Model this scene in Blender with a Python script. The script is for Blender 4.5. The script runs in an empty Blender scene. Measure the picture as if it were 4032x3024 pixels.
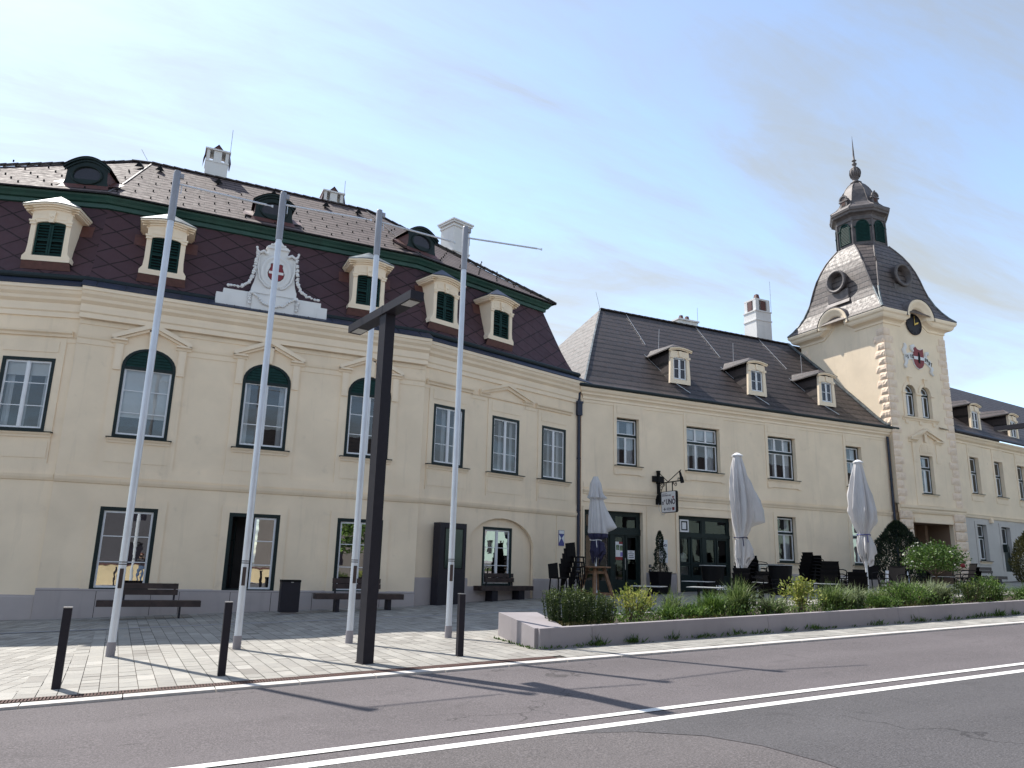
import bpy, bmesh, math, random
from mathutils import Matrix, Vector
R = math.radians
rng = random.Random(7)
SC = bpy.context.scene
COL = SC.collection

# ------------------------------------------------------------------ helpers
class MB:
    """collects faces; build() links them as ONE mesh object"""
    def __init__(s, M=None):
        s.v = []; s.f = []; s.uv = []; s.mi = []; s.sm = []; s.col = []
        s.M = M if M is not None else Matrix.Identity(4)
    def face(s, pts, uv=None, mi=0, sm=False, col=0.5):
        pts = [Vector(p) for p in pts]
        if uv is None:
            n = Vector((0, 0, 0))
            for i in range(len(pts)):
                a = pts[i]; b = pts[(i + 1) % len(pts)]
                n += Vector(((a.y - b.y) * (a.z + b.z), (a.z - b.z) * (a.x + b.x), (a.x - b.x) * (a.y + b.y)))
            ax, ay, az = abs(n.x), abs(n.y), abs(n.z)
            if az >= ax and az >= ay: uv = [(p.x, p.y) for p in pts]
            elif ay >= ax: uv = [(p.x, p.z) for p in pts]
            else: uv = [(p.z, p.y) for p in pts]
        i0 = len(s.v)
        s.v += [s.M @ p for p in pts]
        s.f.append(tuple(range(i0, i0 + len(pts)))); s.uv.append(uv); s.mi.append(mi); s.sm.append(sm); s.col.append(col)
    def box(s, x0, x1, y0, y1, z0, z1, mi=0, col=0.5):
        if x0 > x1: x0, x1 = x1, x0
        if y0 > y1: y0, y1 = y1, y0
        if z0 > z1: z0, z1 = z1, z0
        p = [(x, y, z) for z in (z0, z1) for y in (y0, y1) for x in (x0, x1)]
        for q in ((0, 2, 3, 1), (4, 5, 7, 6), (0, 1, 5, 4), (2, 6, 7, 3), (1, 3, 7, 5), (0, 4, 6, 2)):
            s.face([p[i] for i in q], mi=mi, col=col)
    def prism(s, poly, z0, z1, mi=0, col=0.5, cap0=True):
        """polygon (x,y) extruded along local z"""
        n = len(poly)
        s.face([(p[0], p[1], z1) for p in poly], mi=mi, col=col)
        if cap0: s.face([(p[0], p[1], z0) for p in reversed(poly)], mi=mi, col=col)
        for i in range(n):
            a = poly[i]; b = poly[(i + 1) % n]
            s.face([(a[0], a[1], z0), (b[0], b[1], z0), (b[0], b[1], z1), (a[0], a[1], z1)], mi=mi, col=col)
    def grid(s, rows, closed=False, mi=0, sm=True, col=0.5, uvf=None):
        """rows of points, shared vertices"""
        n = len(rows[0]); i0 = len(s.v)
        for r in rows: s.v += [s.M @ Vector(p) for p in r]
        for j in range(len(rows) - 1):
            for i in range(n if closed else n - 1):
                k = (i + 1) % n
                s.f.append((i0 + j * n + i, i0 + j * n + k, i0 + (j + 1) * n + k, i0 + (j + 1) * n + i))
                u = [(i * .1, j * .1), ((i + 1) * .1, j * .1), ((i + 1) * .1, j * .1 + .1), (i * .1, j * .1 + .1)]
                if uvf: u = [uvf(i, j), uvf(i + 1, j), uvf(i + 1, j + 1), uvf(i, j + 1)]
                s.uv.append(u); s.mi.append(mi); s.sm.append(sm); s.col.append(col)
    def lathe(s, prof, c=(0, 0, 0), n=16, mi=0, sm=True, col=0.5, phase=0, cap=True):
        rows = [[(c[0] + r * math.cos(phase + 2 * math.pi * i / n), c[1] + r * math.sin(phase + 2 * math.pi * i / n), c[2] + z) for i in range(n)] for r, z in prof]
        s.grid(rows, closed=True, mi=mi, sm=sm, col=col)
        if cap:
            if prof[-1][0] > 1e-4: s.face(rows[-1], mi=mi, col=col)
            if prof[0][0] > 1e-4: s.face(list(reversed(rows[0])), mi=mi, col=col)
    def tube(s, pts, r, n=8, mi=0, sm=True, col=0.5):
        pts = [Vector(p) for p in pts]; rows = []
        for i, p in enumerate(pts):
            d = (pts[min(i + 1, len(pts) - 1)] - pts[max(i - 1, 0)]).normalized()
            a = Vector((0, 0, 1)) if abs(d.z) < .9 else Vector((1, 0, 0))
            x = d.cross(a).normalized(); y = d.cross(x)
            rr = r[i] if isinstance(r, (list, tuple)) else r
            rows.append([p + (x * math.cos(2 * math.pi * k / n) + y * math.sin(2 * math.pi * k / n)) * rr for k in range(n)])
        s.grid(rows, closed=True, mi=mi, sm=sm, col=col)
        s.face(list(reversed(rows[0])), mi=mi, col=col); s.face(rows[-1], mi=mi, col=col)
    def bar(s, a, b, w, h, mi=0, col=0.5):
        """rectangular bar from a to b"""
        a = Vector(a); b = Vector(b); d = (b - a).normalized()
        up = Vector((0, 0, 1)) if abs(d.z) < .95 else Vector((0, 1, 0))
        x = d.cross(up).normalized() * (w / 2); y = x.cross(d).normalized() * (h / 2)
        p = [a - x - y, a + x - y, a + x + y, a - x + y, b - x - y, b + x - y, b + x + y, b - x + y]
        for q in ((0, 3, 2, 1), (4, 5, 6, 7), (0, 1, 5, 4), (1, 2, 6, 5), (2, 3, 7, 6), (3, 0, 4, 7)):
            s.face([p[i] for i in q], mi=mi, col=col)
    def blob(s, c, r, n=6, mi=0, col=0.5):
        c = Vector(c); r = r if isinstance(r, (tuple, list)) else (r, r, r)
        rows = []
        for j in range(n + 1):
            t = math.pi * j / n
            q = max(math.sin(t), .02)
            rows.append([(c.x + r[0] * q * math.cos(2 * math.pi * i / (n + 2)), c.y + r[1] * q * math.sin(2 * math.pi * i / (n + 2)), c.z - r[2] * math.cos(t)) for i in range(n + 2)])
        s.grid(rows, closed=True, mi=mi, col=col)
    def build(s, name, mats, parent=None, loc=None):
        """parent given: stored relative to the parent's (unrotated) location, or loc for locally built parts"""
        if not isinstance(mats, (list, tuple)): mats = [mats]
        o0 = Vector((0, 0, 0))
        if parent is not None and loc is None: o0 = worldloc(parent)
        me = bpy.data.meshes.new(name)
        me.from_pydata([v - o0 for v in s.v], [], s.f)
        for m in mats: me.materials.append(m)
        uvl = me.uv_layers.new(name='UVMap')
        flat = [c for u in s.uv for p in u for c in p]
        uvl.data.foreach_set('uv', flat)
        me.polygons.foreach_set('material_index', s.mi)
        me.polygons.foreach_set('use_smooth', s.sm)
        at = me.attributes.new('Col', 'FLOAT', 'FACE'); at.data.foreach_set('value', s.col)
        me.update()
        o = bpy.data.objects.new(name, me); COL.objects.link(o)
        if parent is not None: o.parent = parent
        return o

def worldloc(o):
    v = Vector((0, 0, 0))
    while o is not None:
        v += o.location; o = o.parent
    return v
def tag(o, label=None, cat=None, group=None, kind=None):
    if label: o['label'] = label
    if cat: o['category'] = cat
    if group: o['group'] = group
    if kind: o['kind'] = kind
    return o
def thing(name, label, cat, loc=(0, 0, 0), rz=0, group=None):
    o = bpy.data.objects.new(name, None); COL.objects.link(o)
    o.location = loc; o.rotation_euler = (0, 0, rz); o.empty_display_size = .2
    return tag(o, label, cat, group)
def kids(o): return [c for c in COL.objects if c.parent == o]
def dup(root, loc, rz, label, group=None):
    """copy of a thing with copies of its parts and their sub-parts"""
    r = root.copy(); COL.objects.link(r); r.location = loc; r.rotation_euler = (0, 0, rz)
    r['label'] = label
    if group: r['group'] = group
    for ch in kids(root):
        c = ch.copy(); COL.objects.link(c); c.parent = r
        for g in kids(ch):
            d = g.copy(); COL.objects.link(d); d.parent = c
    return r

# ------------------------------------------------------------------ materials
def nodes(name):
    m = bpy.data.materials.new(name); m.use_nodes = True
    nt = m.node_tree; b = nt.nodes['Principled BSDF']
    return m, nt, b
def N(nt, t, **k):
    n = nt.nodes.new(t)
    for a, v in k.items():
        if a.startswith('i_'): n.inputs[a[2:].replace('_', ' ')].default_value = v
        else: setattr(n, a, v)
    return n
def L(nt, a, b): nt.links.new(a, b)
def rgba(c): return (c[0], c[1], c[2], 1)
def ramp(nt, fac, stops):
    r = N(nt, 'ShaderNodeValToRGB'); el = r.color_ramp.elements
    while len(el) < len(stops): el.new(.5)
    for e, (p, c) in zip(el, stops): e.position = p; e.color = rgba(c)
    L(nt, fac, r.inputs[0]); return r.outputs[0]
def noise(nt, scale, detail=4, coord=None, dist=0, rough=.55):
    n = N(nt, 'ShaderNodeTexNoise'); n.inputs['Scale'].default_value = scale; n.inputs['Detail'].default_value = detail
    n.inputs['Roughness'].default_value = rough; n.inputs['Distortion'].default_value = dist
    if coord is not None: L(nt, coord, n.inputs['Vector'])
    return n.outputs['Fac']
def pos(nt): return N(nt, 'ShaderNodeNewGeometry').outputs['Position']
def uvc(nt): return N(nt, 'ShaderNodeTexCoord').outputs['UV']
def mixc(nt, fac, a, b, mode='MIX'):
    m = N(nt, 'ShaderNodeMix', data_type='RGBA', blend_type=mode)
    for s, v in ((m.inputs[6], a), (m.inputs[7], b)):
        if isinstance(v, tuple): s.default_value = rgba(v)
        else: L(nt, v, s)
    if isinstance(fac, (int, float)): m.inputs[0].default_value = fac
    else: L(nt, fac, m.inputs[0])
    return m.outputs[2]
def math_(nt, op, a, b=None, c=None):
    m = N(nt, 'ShaderNodeMath', operation=op)
    for i, v in enumerate((a, b, c)):
        if v is None: continue
        if isinstance(v, (int, float)): m.inputs[i].default_value = v
        else: L(nt, v, m.inputs[i])
    return m.outputs[0]
def bump(nt, b, h, strength=.3, dist=.02):
    n = N(nt, 'ShaderNodeBump'); n.inputs['Strength'].default_value = strength; n.inputs['Distance'].default_value = dist
    L(nt, h, n.inputs['Height']); L(nt, n.outputs[0], b.inputs['Normal'])
def simple(name, c, rough=.6, metal=0, var=.12, scale=8, bmp=0, spec=None):
    m, nt, b = nodes(name)
    p = pos(nt)
    f = noise(nt, scale, 5, p)
    lo = tuple(max(0, x * (1 - var)) for x in c); hi = tuple(min(1, x * (1 + var)) for x in c)
    L(nt, ramp(nt, f, [(.3, lo), (.7, hi)]), b.inputs['Base Color'])
    b.inputs['Roughness'].default_value = rough; b.inputs['Metallic'].default_value = metal
    if spec is not None: b.inputs['Specular IOR Level'].default_value = spec
    if bmp: bump(nt, b, noise(nt, scale * 6, 4, p), bmp, .01)
    return m
def plaster(name, c, var=.07, rough_bump=.12, dirt=True):
    m, nt, b = nodes(name); p = pos(nt)
    f = noise(nt, .9, 6, p, .3)
    lo = tuple(x * (1 - var) for x in c); hi = tuple(min(1, x * (1 + var)) for x in c)
    col = ramp(nt, f, [(.3, lo), (.7, hi)])
    if dirt:
        mp = N(nt, 'ShaderNodeMapping'); mp.inputs['Scale'].default_value = (3.5, 3.5, .35); L(nt, p, mp.inputs[0])
        st = noise(nt, 1.2, 6, mp.outputs[0])
        col = mixc(nt, math_(nt, 'MULTIPLY', math_(nt, 'GREATER_THAN', st, .60), math_(nt, 'SUBTRACT', st, .56)), col, tuple(x * .55 for x in c))
        sp = noise(nt, 2.3, 3, p, .2)
        col = mixc(nt, math_(nt, 'MULTIPLY', math_(nt, 'MAXIMUM', math_(nt, 'SUBTRACT', sp, .66), 0), 2.2), col, tuple(x * .6 for x in c))
    L(nt, col, b.inputs['Base Color']); b.inputs['Roughness'].default_value = .9
    b.inputs['Specular IOR Level'].default_value = .2
    h = math_(nt, 'ADD', noise(nt, 60, 3, p), math_(nt, 'MULTIPLY', noise(nt, 3, 3, p), 1.2))
    bump(nt, b, h, rough_bump, .02)
    return m
def tiles(name, cols, bw, rh, rot=0, mortar=.012, rough=.6, bstr=.6, spec=.5, mortcol=(.01, .008, .009), sx=1.0, off=.5, tilt=.5, line=0, jag=.25):
    """roof covering in UV metres: courses with a lapped edge"""
    m, nt, b = nodes(name); uv = uvc(nt)
    mp = N(nt, 'ShaderNodeMapping'); mp.inputs['Rotation'].default_value = (0, 0, rot); mp.inputs['Scale'].default_value = (sx, 1, 1)
    if rot:   # squeeze first, then turn, for a rhombus grid
        m0 = N(nt, 'ShaderNodeMapping'); m0.inputs['Scale'].default_value = (sx, 1, 1); L(nt, uv, m0.inputs[0])
        mp.inputs['Scale'].default_value = (1, 1, 1); L(nt, m0.outputs[0], mp.inputs[0])
    else: L(nt, uv, mp.inputs[0])
    wob = N(nt, 'ShaderNodeVectorMath', operation='MULTIPLY_ADD')
    nz = N(nt, 'ShaderNodeTexNoise'); nz.inputs['Scale'].default_value = 3; L(nt, uv, nz.inputs['Vector'])
    L(nt, nz.outputs['Color'], wob.inputs[0]); wob.inputs[1].default_value = (.03, .03, 0); L(nt, mp.outputs[0], wob.inputs[2])
    br = N(nt, 'ShaderNodeTexBrick'); L(nt, wob.outputs[0], br.inputs['Vector'])
    br.offset = off
    br.inputs['Scale'].default_value = 1; br.inputs['Brick Width'].default_value = bw; br.inputs['Row Height'].default_value = rh
    br.inputs['Mortar Size'].default_value = mortar; br.inputs['Mortar Smooth'].default_value = .2; br.inputs['Bias'].default_value = 0
    br.inputs['Color1'].default_value = rgba(cols[0]); br.inputs['Color2'].default_value = rgba(cols[1]); br.inputs['Mortar'].default_value = rgba(mortcol)
    f = noise(nt, 1.1, 6, uv, .4)
    col = mixc(nt, math_(nt, 'MULTIPLY', f, .55), br.outputs['Color'], cols[2])
    sep = N(nt, 'ShaderNodeSeparateXYZ'); L(nt, wob.outputs[0], sep.inputs[0])
    saw = math_(nt, 'FRACT', math_(nt, 'DIVIDE', sep.outputs['Y'], rh))
    if line:   # open joint under each lapped course, wider and narrower from tile to tile
        n4 = noise(nt, 2.2, 4, uv, .6); thr = math_(nt, 'MULTIPLY', n4, line * 2)
        mk = N(nt, 'ShaderNodeMapRange'); L(nt, math_(nt, 'SUBTRACT', saw, thr), mk.inputs[0]); mk.inputs[1].default_value = -.03; mk.inputs[2].default_value = .05; mk.inputs[3].default_value = .9; mk.inputs[4].default_value = 0
        col = mixc(nt, mk.outputs[0], col, mortcol)
    L(nt, col, b.inputs['Base Color'])
    b.inputs['Specular IOR Level'].default_value = spec
    rn = noise(nt, 5, 4, uv)
    L(nt, ramp(nt, rn, [(.3, (rough - .1,) * 3), (.7, (min(1, rough + .12),) * 3)]), b.inputs['Roughness'])
    h = math_(nt, 'SUBTRACT', math_(nt, 'MULTIPLY', math_(nt, 'SUBTRACT', 1, saw), tilt), math_(nt, 'MULTIPLY', br.outputs['Fac'], .5))
    h = math_(nt, 'ADD', h, math_(nt, 'MULTIPLY', noise(nt, 5, 3, uv), .35))
    bump(nt, b, h, bstr, .03)
    return m
def foliage(name, dark, mid, light, trans=.25, rough=.55):
    m, nt, b = nodes(name)
    a = N(nt, 'ShaderNodeAttribute', attribute_name='Col')
    col = ramp(nt, a.outputs['Fac'], [(0, dark), (.55, mid), (1, light)])
    L(nt, col, b.inputs['Base Color']); b.inputs['Roughness'].default_value = rough
    b.inputs['Specular IOR Level'].default_value = .35
    tr = N(nt, 'ShaderNodeBsdfTranslucent'); L(nt, col, tr.inputs[0])
    mx = N(nt, 'ShaderNodeMixShader'); mx.inputs[0].default_value = trans
    L(nt, b.outputs[0], mx.inputs[1]); L(nt, tr.outputs[0], mx.inputs[2])
    L(nt, mx.outputs[0], nt.nodes['Material Output'].inputs[0])
    return m
def glass(name, refl=.22, tint=(.84, .87, .88), wav=.0):
    m, nt, b = nodes(name); nt.nodes.remove(b)
    g = N(nt, 'ShaderNodeBsdfGlossy'); g.inputs['Roughness'].default_value = .008; g.inputs['Color'].default_value = (.92, .95, .97, 1)
    t = N(nt, 'ShaderNodeBsdfTransparent'); t.inputs[0].default_value = rgba(tint)
    fr = N(nt, 'ShaderNodeFresnel'); fr.inputs[0].default_value = 1.45
    fac = math_(nt, 'MINIMUM', math_(nt, 'ADD', math_(nt, 'MULTIPLY', fr.outputs[0], 1.6), refl - .06), 1)
    bn = N(nt, 'ShaderNodeBump'); bn.inputs['Strength'].default_value = .05; bn.inputs['Distance'].default_value = .02
    L(nt, noise(nt, 1.6, 2, pos(nt), .5), bn.inputs['Height'])
    L(nt, bn.outputs[0], g.inputs['Normal'])
    mx = N(nt, 'ShaderNodeMixShader'); L(nt, fac, mx.inputs[0]); L(nt, t.outputs[0], mx.inputs[1]); L(nt, g.outputs[0], mx.inputs[2])
    L(nt, mx.outputs[0], nt.nodes['Material Output'].inputs[0])
    return m

CREAM = (.86, .71, .53)
M = {}
M['cream'] = plaster('cream_plaster', CREAM)
M['trim'] = plaster('cream_trim', (.88, .735, .56), .05, .06, False)
M['sand'] = plaster('rusticated_stone', (.81, .65, .51), .08, .3)
M['quoin'] = None
M['greywall'] = plaster('pale_grey_plaster', (.55, .52, .49), .05, .12)
M['plinth'] = plaster('plinth_render', (.44, .39, .38), .08, .12)
M['stucco'] = plaster('white_stucco', (.74, .73, .72), .05, .1, False)
M['chim'] = plaster('white_chimney_render', (.72, .71, .70), .06, .12)
M['greendark'] = simple('dark_green_paint', (.006, .016, .016), .5, var=.2, spec=.3)
M['green'] = simple('green_paint', (.014, .062, .046), .5, var=.2, scale=3)
M['shutter'] = simple('shutter_green', (.009, .038, .034), .65, var=.2, spec=.2)
M['white'] = simple('white_paint', (.74, .75, .77), .4, var=.04)
M['blind'] = simple('window_blind_fabric', (.68, .67, .66), .8, var=.04)
M['curtain'] = simple('curtain_fabric', (.62, .62, .64), .85, var=.05)
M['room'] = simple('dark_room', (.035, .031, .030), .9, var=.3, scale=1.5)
M['glass'] = glass('window_glass', .09)
M['glassm'] = glass('coated_glass', .46, (.3, .32, .33))
M['glassd'] = glass('shop_glass', .045)
M['gutter'] = simple('green_black_gutter', (.010, .018, .020), .5, var=.2, spec=.3)
M['dkglass'] = simple('dark_oval_glass', (.02, .018, .026), .12, var=.2)
M['metalblue'] = simple('dark_sheet_metal', (.020, .027, .052), .5, .1, .3, 2)
M['sheet'] = simple('grey_sheet_metal', (.12, .14, .15), .55, .35, .6, 5)
M['copper'] = simple('red_flashing', (.105, .04, .034), .55, var=.2)
M['slate'] = tiles('rhombus_slate', ((.078, .040, .048), (.056, .030, .038), (.095, .050, .056)), .44, .44, R(45), .020, .6, .4, .25, (.006, .004, .005), .62, 0.0, .25)
M['tile'] = tiles('weathered_roof_tile', ((.135, .10, .095), (.095, .068, .066), (.165, .125, .12)), .7, .42, 0, .015, .8, .3, .2, (.010, .006, .007), line=.30)
M['tiledark'] = tiles('dark_roof_tile', ((.054, .039, .037), (.034, .026, .026), (.07, .052, .048)), .6, .46, 0, .010, .6, .4, .4, (.004, .003, .003), line=.24)
M['tilebell'] = tiles('bell_roof_tile', ((.115, .09, .082), (.075, .058, .056), (.15, .12, .108)), .3, .30, 0, .012, .56, .35, .5, (.012, .009, .010), line=.20)
M['lead'] = simple('lead_sheet', (.11, .095, .095), .62, .15, .3, 3)
M['gold'] = simple('gold_leaf', (.75, .5, .12), .35, .8)
M['red'] = simple('heraldic_red', (.20, .012, .018), .5)
M['black'] = simple('black_paint', (.006, .006, .007), .55, spec=.15)
M['anthracite'] = simple('anthracite_powder_coat', (.020, .018, .025), .5, var=.1, spec=.25)
M['alu'] = simple('painted_aluminium', (.62, .65, .70), .32, .25, .06, 3)
M['alud'] = simple('grey_pole_sleeve', (.30, .30, .32), .4, .3, .08, 3)
M['rust'] = simple('rusty_grating', (.075, .035, .028), .85, var=.3, scale=20)
M['rattan'] = simple('black_rattan', (.007, .006, .007), .6, var=.3, scale=30, spec=.12)
M['steel'] = simple('brushed_steel', (.45, .45, .46), .35, .7)
M['tabletop'] = simple('pale_tabletop', (.42, .43, .43), .3, var=.05)
M['darkwood'] = simple('dark_oiled_wood', (.040, .024, .022), .55, var=.45, scale=5)
M['wood'] = simple('weathered_oak', (.20, .105, .055), .65, var=.35, scale=6)
M['fabric'] = simple('off_white_canvas', (.56, .54, .54), .9, var=.05, scale=3)
M['navy'] = simple('navy_canvas', (.035, .033, .075), .9, var=.1)
M['concrete'] = plaster('planter_concrete', (.29, .265, .275), .10, .08)
M['granite'] = simple('granite_kerb', (.52, .49, .46), .7, var=.12, scale=14)
M['soil'] = simple('garden_soil', (.05, .036, .025), .95, var=.4, scale=12, bmp=.4)
M['pot'] = simple('black_planter_pot', (.009, .008, .010), .6, spec=.15)
M['pink'] = simple('pink_print', (.50, .12, .24), .6)
M['paper'] = simple('white_print', (.72, .72, .74), .5, var=.03)
M['blue'] = simple('enamel_blue', (.03, .035, .22), .4)
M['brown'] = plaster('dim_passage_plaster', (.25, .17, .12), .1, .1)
M['bark'] = simple('bark', (.10, .07, .05), .9, var=.4, scale=20)
M['lens'] = simple('lamp_diffuser', (.5, .5, .48), .3)
M['leafdark'] = foliage('dark_evergreen', (.006, .012, .008), (.016, .030, .014), (.045, .065, .03), .12)
M['leafolive'] = foliage('olive_conifer', (.016, .018, .006), (.05, .052, .014), (.13, .12, .035), .15)
M['leafbox'] = foliage('yew_green', (.010, .020, .007), (.042, .072, .016), (.19, .24, .06), .2)
M['leafyel'] = foliage('variegated_yellow', (.07, .11, .02), (.24, .28, .055), (.56, .54, .16), .3)
M['leafmid'] = foliage('fresh_green', (.022, .05, .010), (.085, .155, .028), (.22, .32, .075), .3)
M['blade'] = foliage('grass_blade', (.035, .062, .018), (.12, .18, .05), (.32, .37, .16), .3)
M['bladesil'] = foliage('silver_grass_blade', (.06, .08, .038), (.19, .235, .115), (.44, .47, .30), .3)
M['brownmoss'] = foliage('brown_groundcover', (.03, .03, .008), (.09, .08, .02), (.16, .13, .04), .2)
M['petal'] = simple('white_petal', (.72, .72, .62), .7)
# ------------------------------------------------------------------ camera, sun, sky
def camera():
    f, pt, ro, az = 1645., R(13.41), R(1.488), R(64.95)
    F = Vector((0, math.cos(pt), math.sin(pt))); U = Vector((0, -math.sin(pt), math.cos(pt))); X = Vector((1, 0, 0))
    c, s = math.cos(ro), math.sin(ro)
    r2 = c * X + s * U; u2 = -s * X + c * U
    W = Matrix(((math.sin(az), math.cos(az), 0), (-math.cos(az), math.sin(az), 0), (0, 0, 1)))
    F, r2, u2 = W @ F, W @ r2, W @ u2
    cd = bpy.data.cameras.new('camera'); cd.lens = f / 2212 * 36; cd.sensor_width = 36; cd.clip_end = 2000; cd.clip_start = .05
    o = bpy.data.objects.new('camera', cd); COL.objects.link(o)
    m = Matrix((r2, u2, -F)).transposed().to_4x4(); m.translation = (0, 0, 1.6)
    o.matrix_world = m; SC.camera = o
camera()
SUN_EL = R(52.6); SUNXY = Vector((-.407, .913))
def light():
    s = bpy.data.lights.new('sun', 'SUN'); s.energy = 3.2; s.angle = R(.53); s.color = (1, .95, .87)
    o = bpy.data.objects.new('sun', s); COL.objects.link(o)
    d = Vector((SUNXY.x * math.cos(SUN_EL), SUNXY.y * math.cos(SUN_EL), math.sin(SUN_EL)))
    o.rotation_euler = d.to_track_quat('Z', 'Y').to_euler(); o.location = (-10, 20, 40)
    w = bpy.data.worlds.new('World'); SC.world = w; w.use_nodes = True; nt = w.node_tree
    bg = nt.nodes['Background']; bg.inputs[1].default_value = .15
    sky = N(nt, 'ShaderNodeTexSky', sky_type='NISHITA'); sky.sun_disc = False
    sky.sun_elevation = SUN_EL; sky.sun_rotation = math.atan2(SUNXY.x, SUNXY.y)
    sky.air_density = 1.0; sky.dust_density = .35; sky.ozone_density = 1.3; sky.altitude = 200
    g = N(nt, 'ShaderNodeTexCoord').outputs['Generated']
    # thin cirrus: noise on the plane of the cloud layer (direction / height)
    sep = N(nt, 'ShaderNodeSeparateXYZ'); L(nt, g, sep.inputs[0])
    zz = math_(nt, 'ADD', math_(nt, 'MAXIMUM', sep.outputs['Z'], 0), .14)
    cmb = N(nt, 'ShaderNodeCombineXYZ'); L(nt, math_(nt, 'DIVIDE', sep.outputs['X'], zz), cmb.inputs[0]); L(nt, math_(nt, 'DIVIDE', sep.outputs['Y'], zz), cmb.inputs[1])
    mp = N(nt, 'ShaderNodeMapping'); mp.inputs['Rotation'].default_value = (0, 0, R(38)); mp.inputs['Scale'].default_value = (.55, 1.5, 1); L(nt, cmb.outputs[0], mp.inputs[0])
    n1 = noise(nt, 1.15, 8, mp.outputs[0], 1.1, .62)
    m2 = N(nt, 'ShaderNodeMapping'); m2.inputs['Rotation'].default_value = (0, 0, R(62)); m2.inputs['Scale'].default_value = (.45, 2.2, 1); m2.inputs['Location'].default_value = (3.1, 1.7, 0); L(nt, cmb.outputs[0], m2.inputs[0])
    n2 = noise(nt, 2.3, 9, m2.outputs[0], .8, .66)
    n3 = noise(nt, .55, 3, cmb.outputs[0], .4)
    d = math_(nt, 'ADD', math_(nt, 'MULTIPLY', n1, .62), math_(nt, 'MULTIPLY', n2, .38))
    d = math_(nt, 'ADD', d, math_(nt, 'MULTIPLY', math_(nt, 'SUBTRACT', n3, .5), .45))
    cl = ramp(nt, d, [(.38, (.20,) * 3), (.46, (.42,) * 3), (.54, (.72,) * 3), (.64, (1.0,) * 3)])
    cloud = N(nt, 'ShaderNodeVectorMath', operation='SCALE'); cloud.inputs[3].default_value = 1.0
    # cloud brightness follows the sky's own brightness (whiter towards the sun)
    bw = N(nt, 'ShaderNodeRGBToBW'); L(nt, sky.outputs[0], bw.inputs[0])
    br = math_(nt, 'MINIMUM', math_(nt, 'ADD', math_(nt, 'MULTIPLY', bw.outputs[0], .50), .70), 2.55)
    cc = N(nt, 'ShaderNodeCombineXYZ')
    for i, k in enumerate((.86, .95, 1.03)): L(nt, math_(nt, 'MULTIPLY', br, k), cc.inputs[i])
    L(nt, mixc(nt, cl, sky.outputs[0], cc.outputs[0]), bg.inputs[0])
light()
SC.view_settings.view_transform = 'Standard'; SC.view_settings.look = 'None'; SC.view_settings.gamma = 1
SC.view_settings.exposure = EXPOSURE if 'EXPOSURE' in globals() else 1.15
SC.cycles.max_bounces = 8; SC.cycles.transparent_max_bounces = 16; SC.cycles.diffuse_bounces = 4

# ------------------------------------------------------------------ ground
GR = .0339; RDX, RDY = math.cos(R(2.78)), math.sin(R(2.78))
def gz(x, y): return GR * (x * RDX + y * RDY)
def gp(x, y, d=0): return (x, y, gz(x, y) + d)
KERB = [(-60, 7.6), (-12, 9.3), (-6, 9.75), (-1.2, 10.15), (5, 10.55), (18, 11.2), (40, 12.2), (110, 15.5)]
def kerb_y(x):
    for a, b in zip(KERB, KERB[1:]):
        if x <= b[0]: return a[1] + (b[1] - a[1]) * (x - a[0]) / (b[0] - a[0])
    return KERB[-1][1]

def mat_asphalt(name, base, spread, speck=1.0):
    m, nt, b = nodes(name); p = pos(nt)
    big = noise(nt, .35, 5, p, .5)
    fine = noise(nt, 62, 3, p, rough=.8); mid = noise(nt, 22, 4, p)
    lo = tuple(x * (1 - spread) for x in base); hi = tuple(x * (1 + spread) for x in base)
    c = ramp(nt, big, [(.3, lo), (.7, hi)])
    sp = ramp(nt, fine, [(.36, (.38,) * 3), (.52, (1,) * 3), (.66, (1.0 + .9 * speck,) * 3)])
    c = mixc(nt, 1.0, c, sp, 'MULTIPLY')
    c = mixc(nt, .35, c, ramp(nt, mid, [(.3, lo), (.7, hi)]))
    # wheel tracks along the road, oil drips and hairline cracks
    sx = N(nt, 'ShaderNodeSeparateXYZ'); L(nt, p, sx.inputs[0])
    yr = math_(nt, 'SUBTRACT', sx.outputs['Y'], math_(nt, 'MULTIPLY', sx.outputs['X'], .0486))
    tr = math_(nt, 'SINE', math_(nt, 'ADD', math_(nt, 'MULTIPLY', yr, 3.6), math_(nt, 'MULTIPLY', noise(nt, .25, 2, p), 3)))
    c = mixc(nt, math_(nt, 'MULTIPLY', math_(nt, 'MAXIMUM', tr, 0), .16), c, tuple(x * 1.5 for x in base))
    st = noise(nt, 1.7, 5, p, .8)
    c = mixc(nt, math_(nt, 'MULTIPLY', math_(nt, 'MAXIMUM', math_(nt, 'SUBTRACT', st, .60), 0), 2.6), c, tuple(x * .45 for x in base))
    vo = N(nt, 'ShaderNodeTexVoronoi', feature='DISTANCE_TO_EDGE'); vo.inputs['Scale'].default_value = .33
    wv = N(nt, 'ShaderNodeVectorMath', operation='MULTIPLY_ADD'); nz = N(nt, 'ShaderNodeTexNoise'); nz.inputs['Scale'].default_value = 1.6; nz.inputs['Detail'].default_value = 6; L(nt, p, nz.inputs['Vector']); L(nt, nz.outputs['Color'], wv.inputs[0]); wv.inputs[1].default_value = (1.6, 1.6, 0); L(nt, p, wv.inputs[2]); L(nt, wv.outputs[0], vo.inputs['Vector'])
    ck = math_(nt, 'MULTIPLY', math_(nt, 'LESS_THAN', vo.outputs['Distance'], .004), math_(nt, 'GREATER_THAN', noise(nt, .3, 2, p), .53))
    c = mixc(nt, math_(nt, 'MULTIPLY', ck, .6), c, tuple(x * .3 for x in base))
    L(nt, c, b.inputs['Base Color']); b.inputs['Roughness'].default_value = .85; b.inputs['Specular IOR Level'].default_value = .3
    bump(nt, b, math_(nt, 'ADD', fine, mid), .55, .012)
    return m
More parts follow.
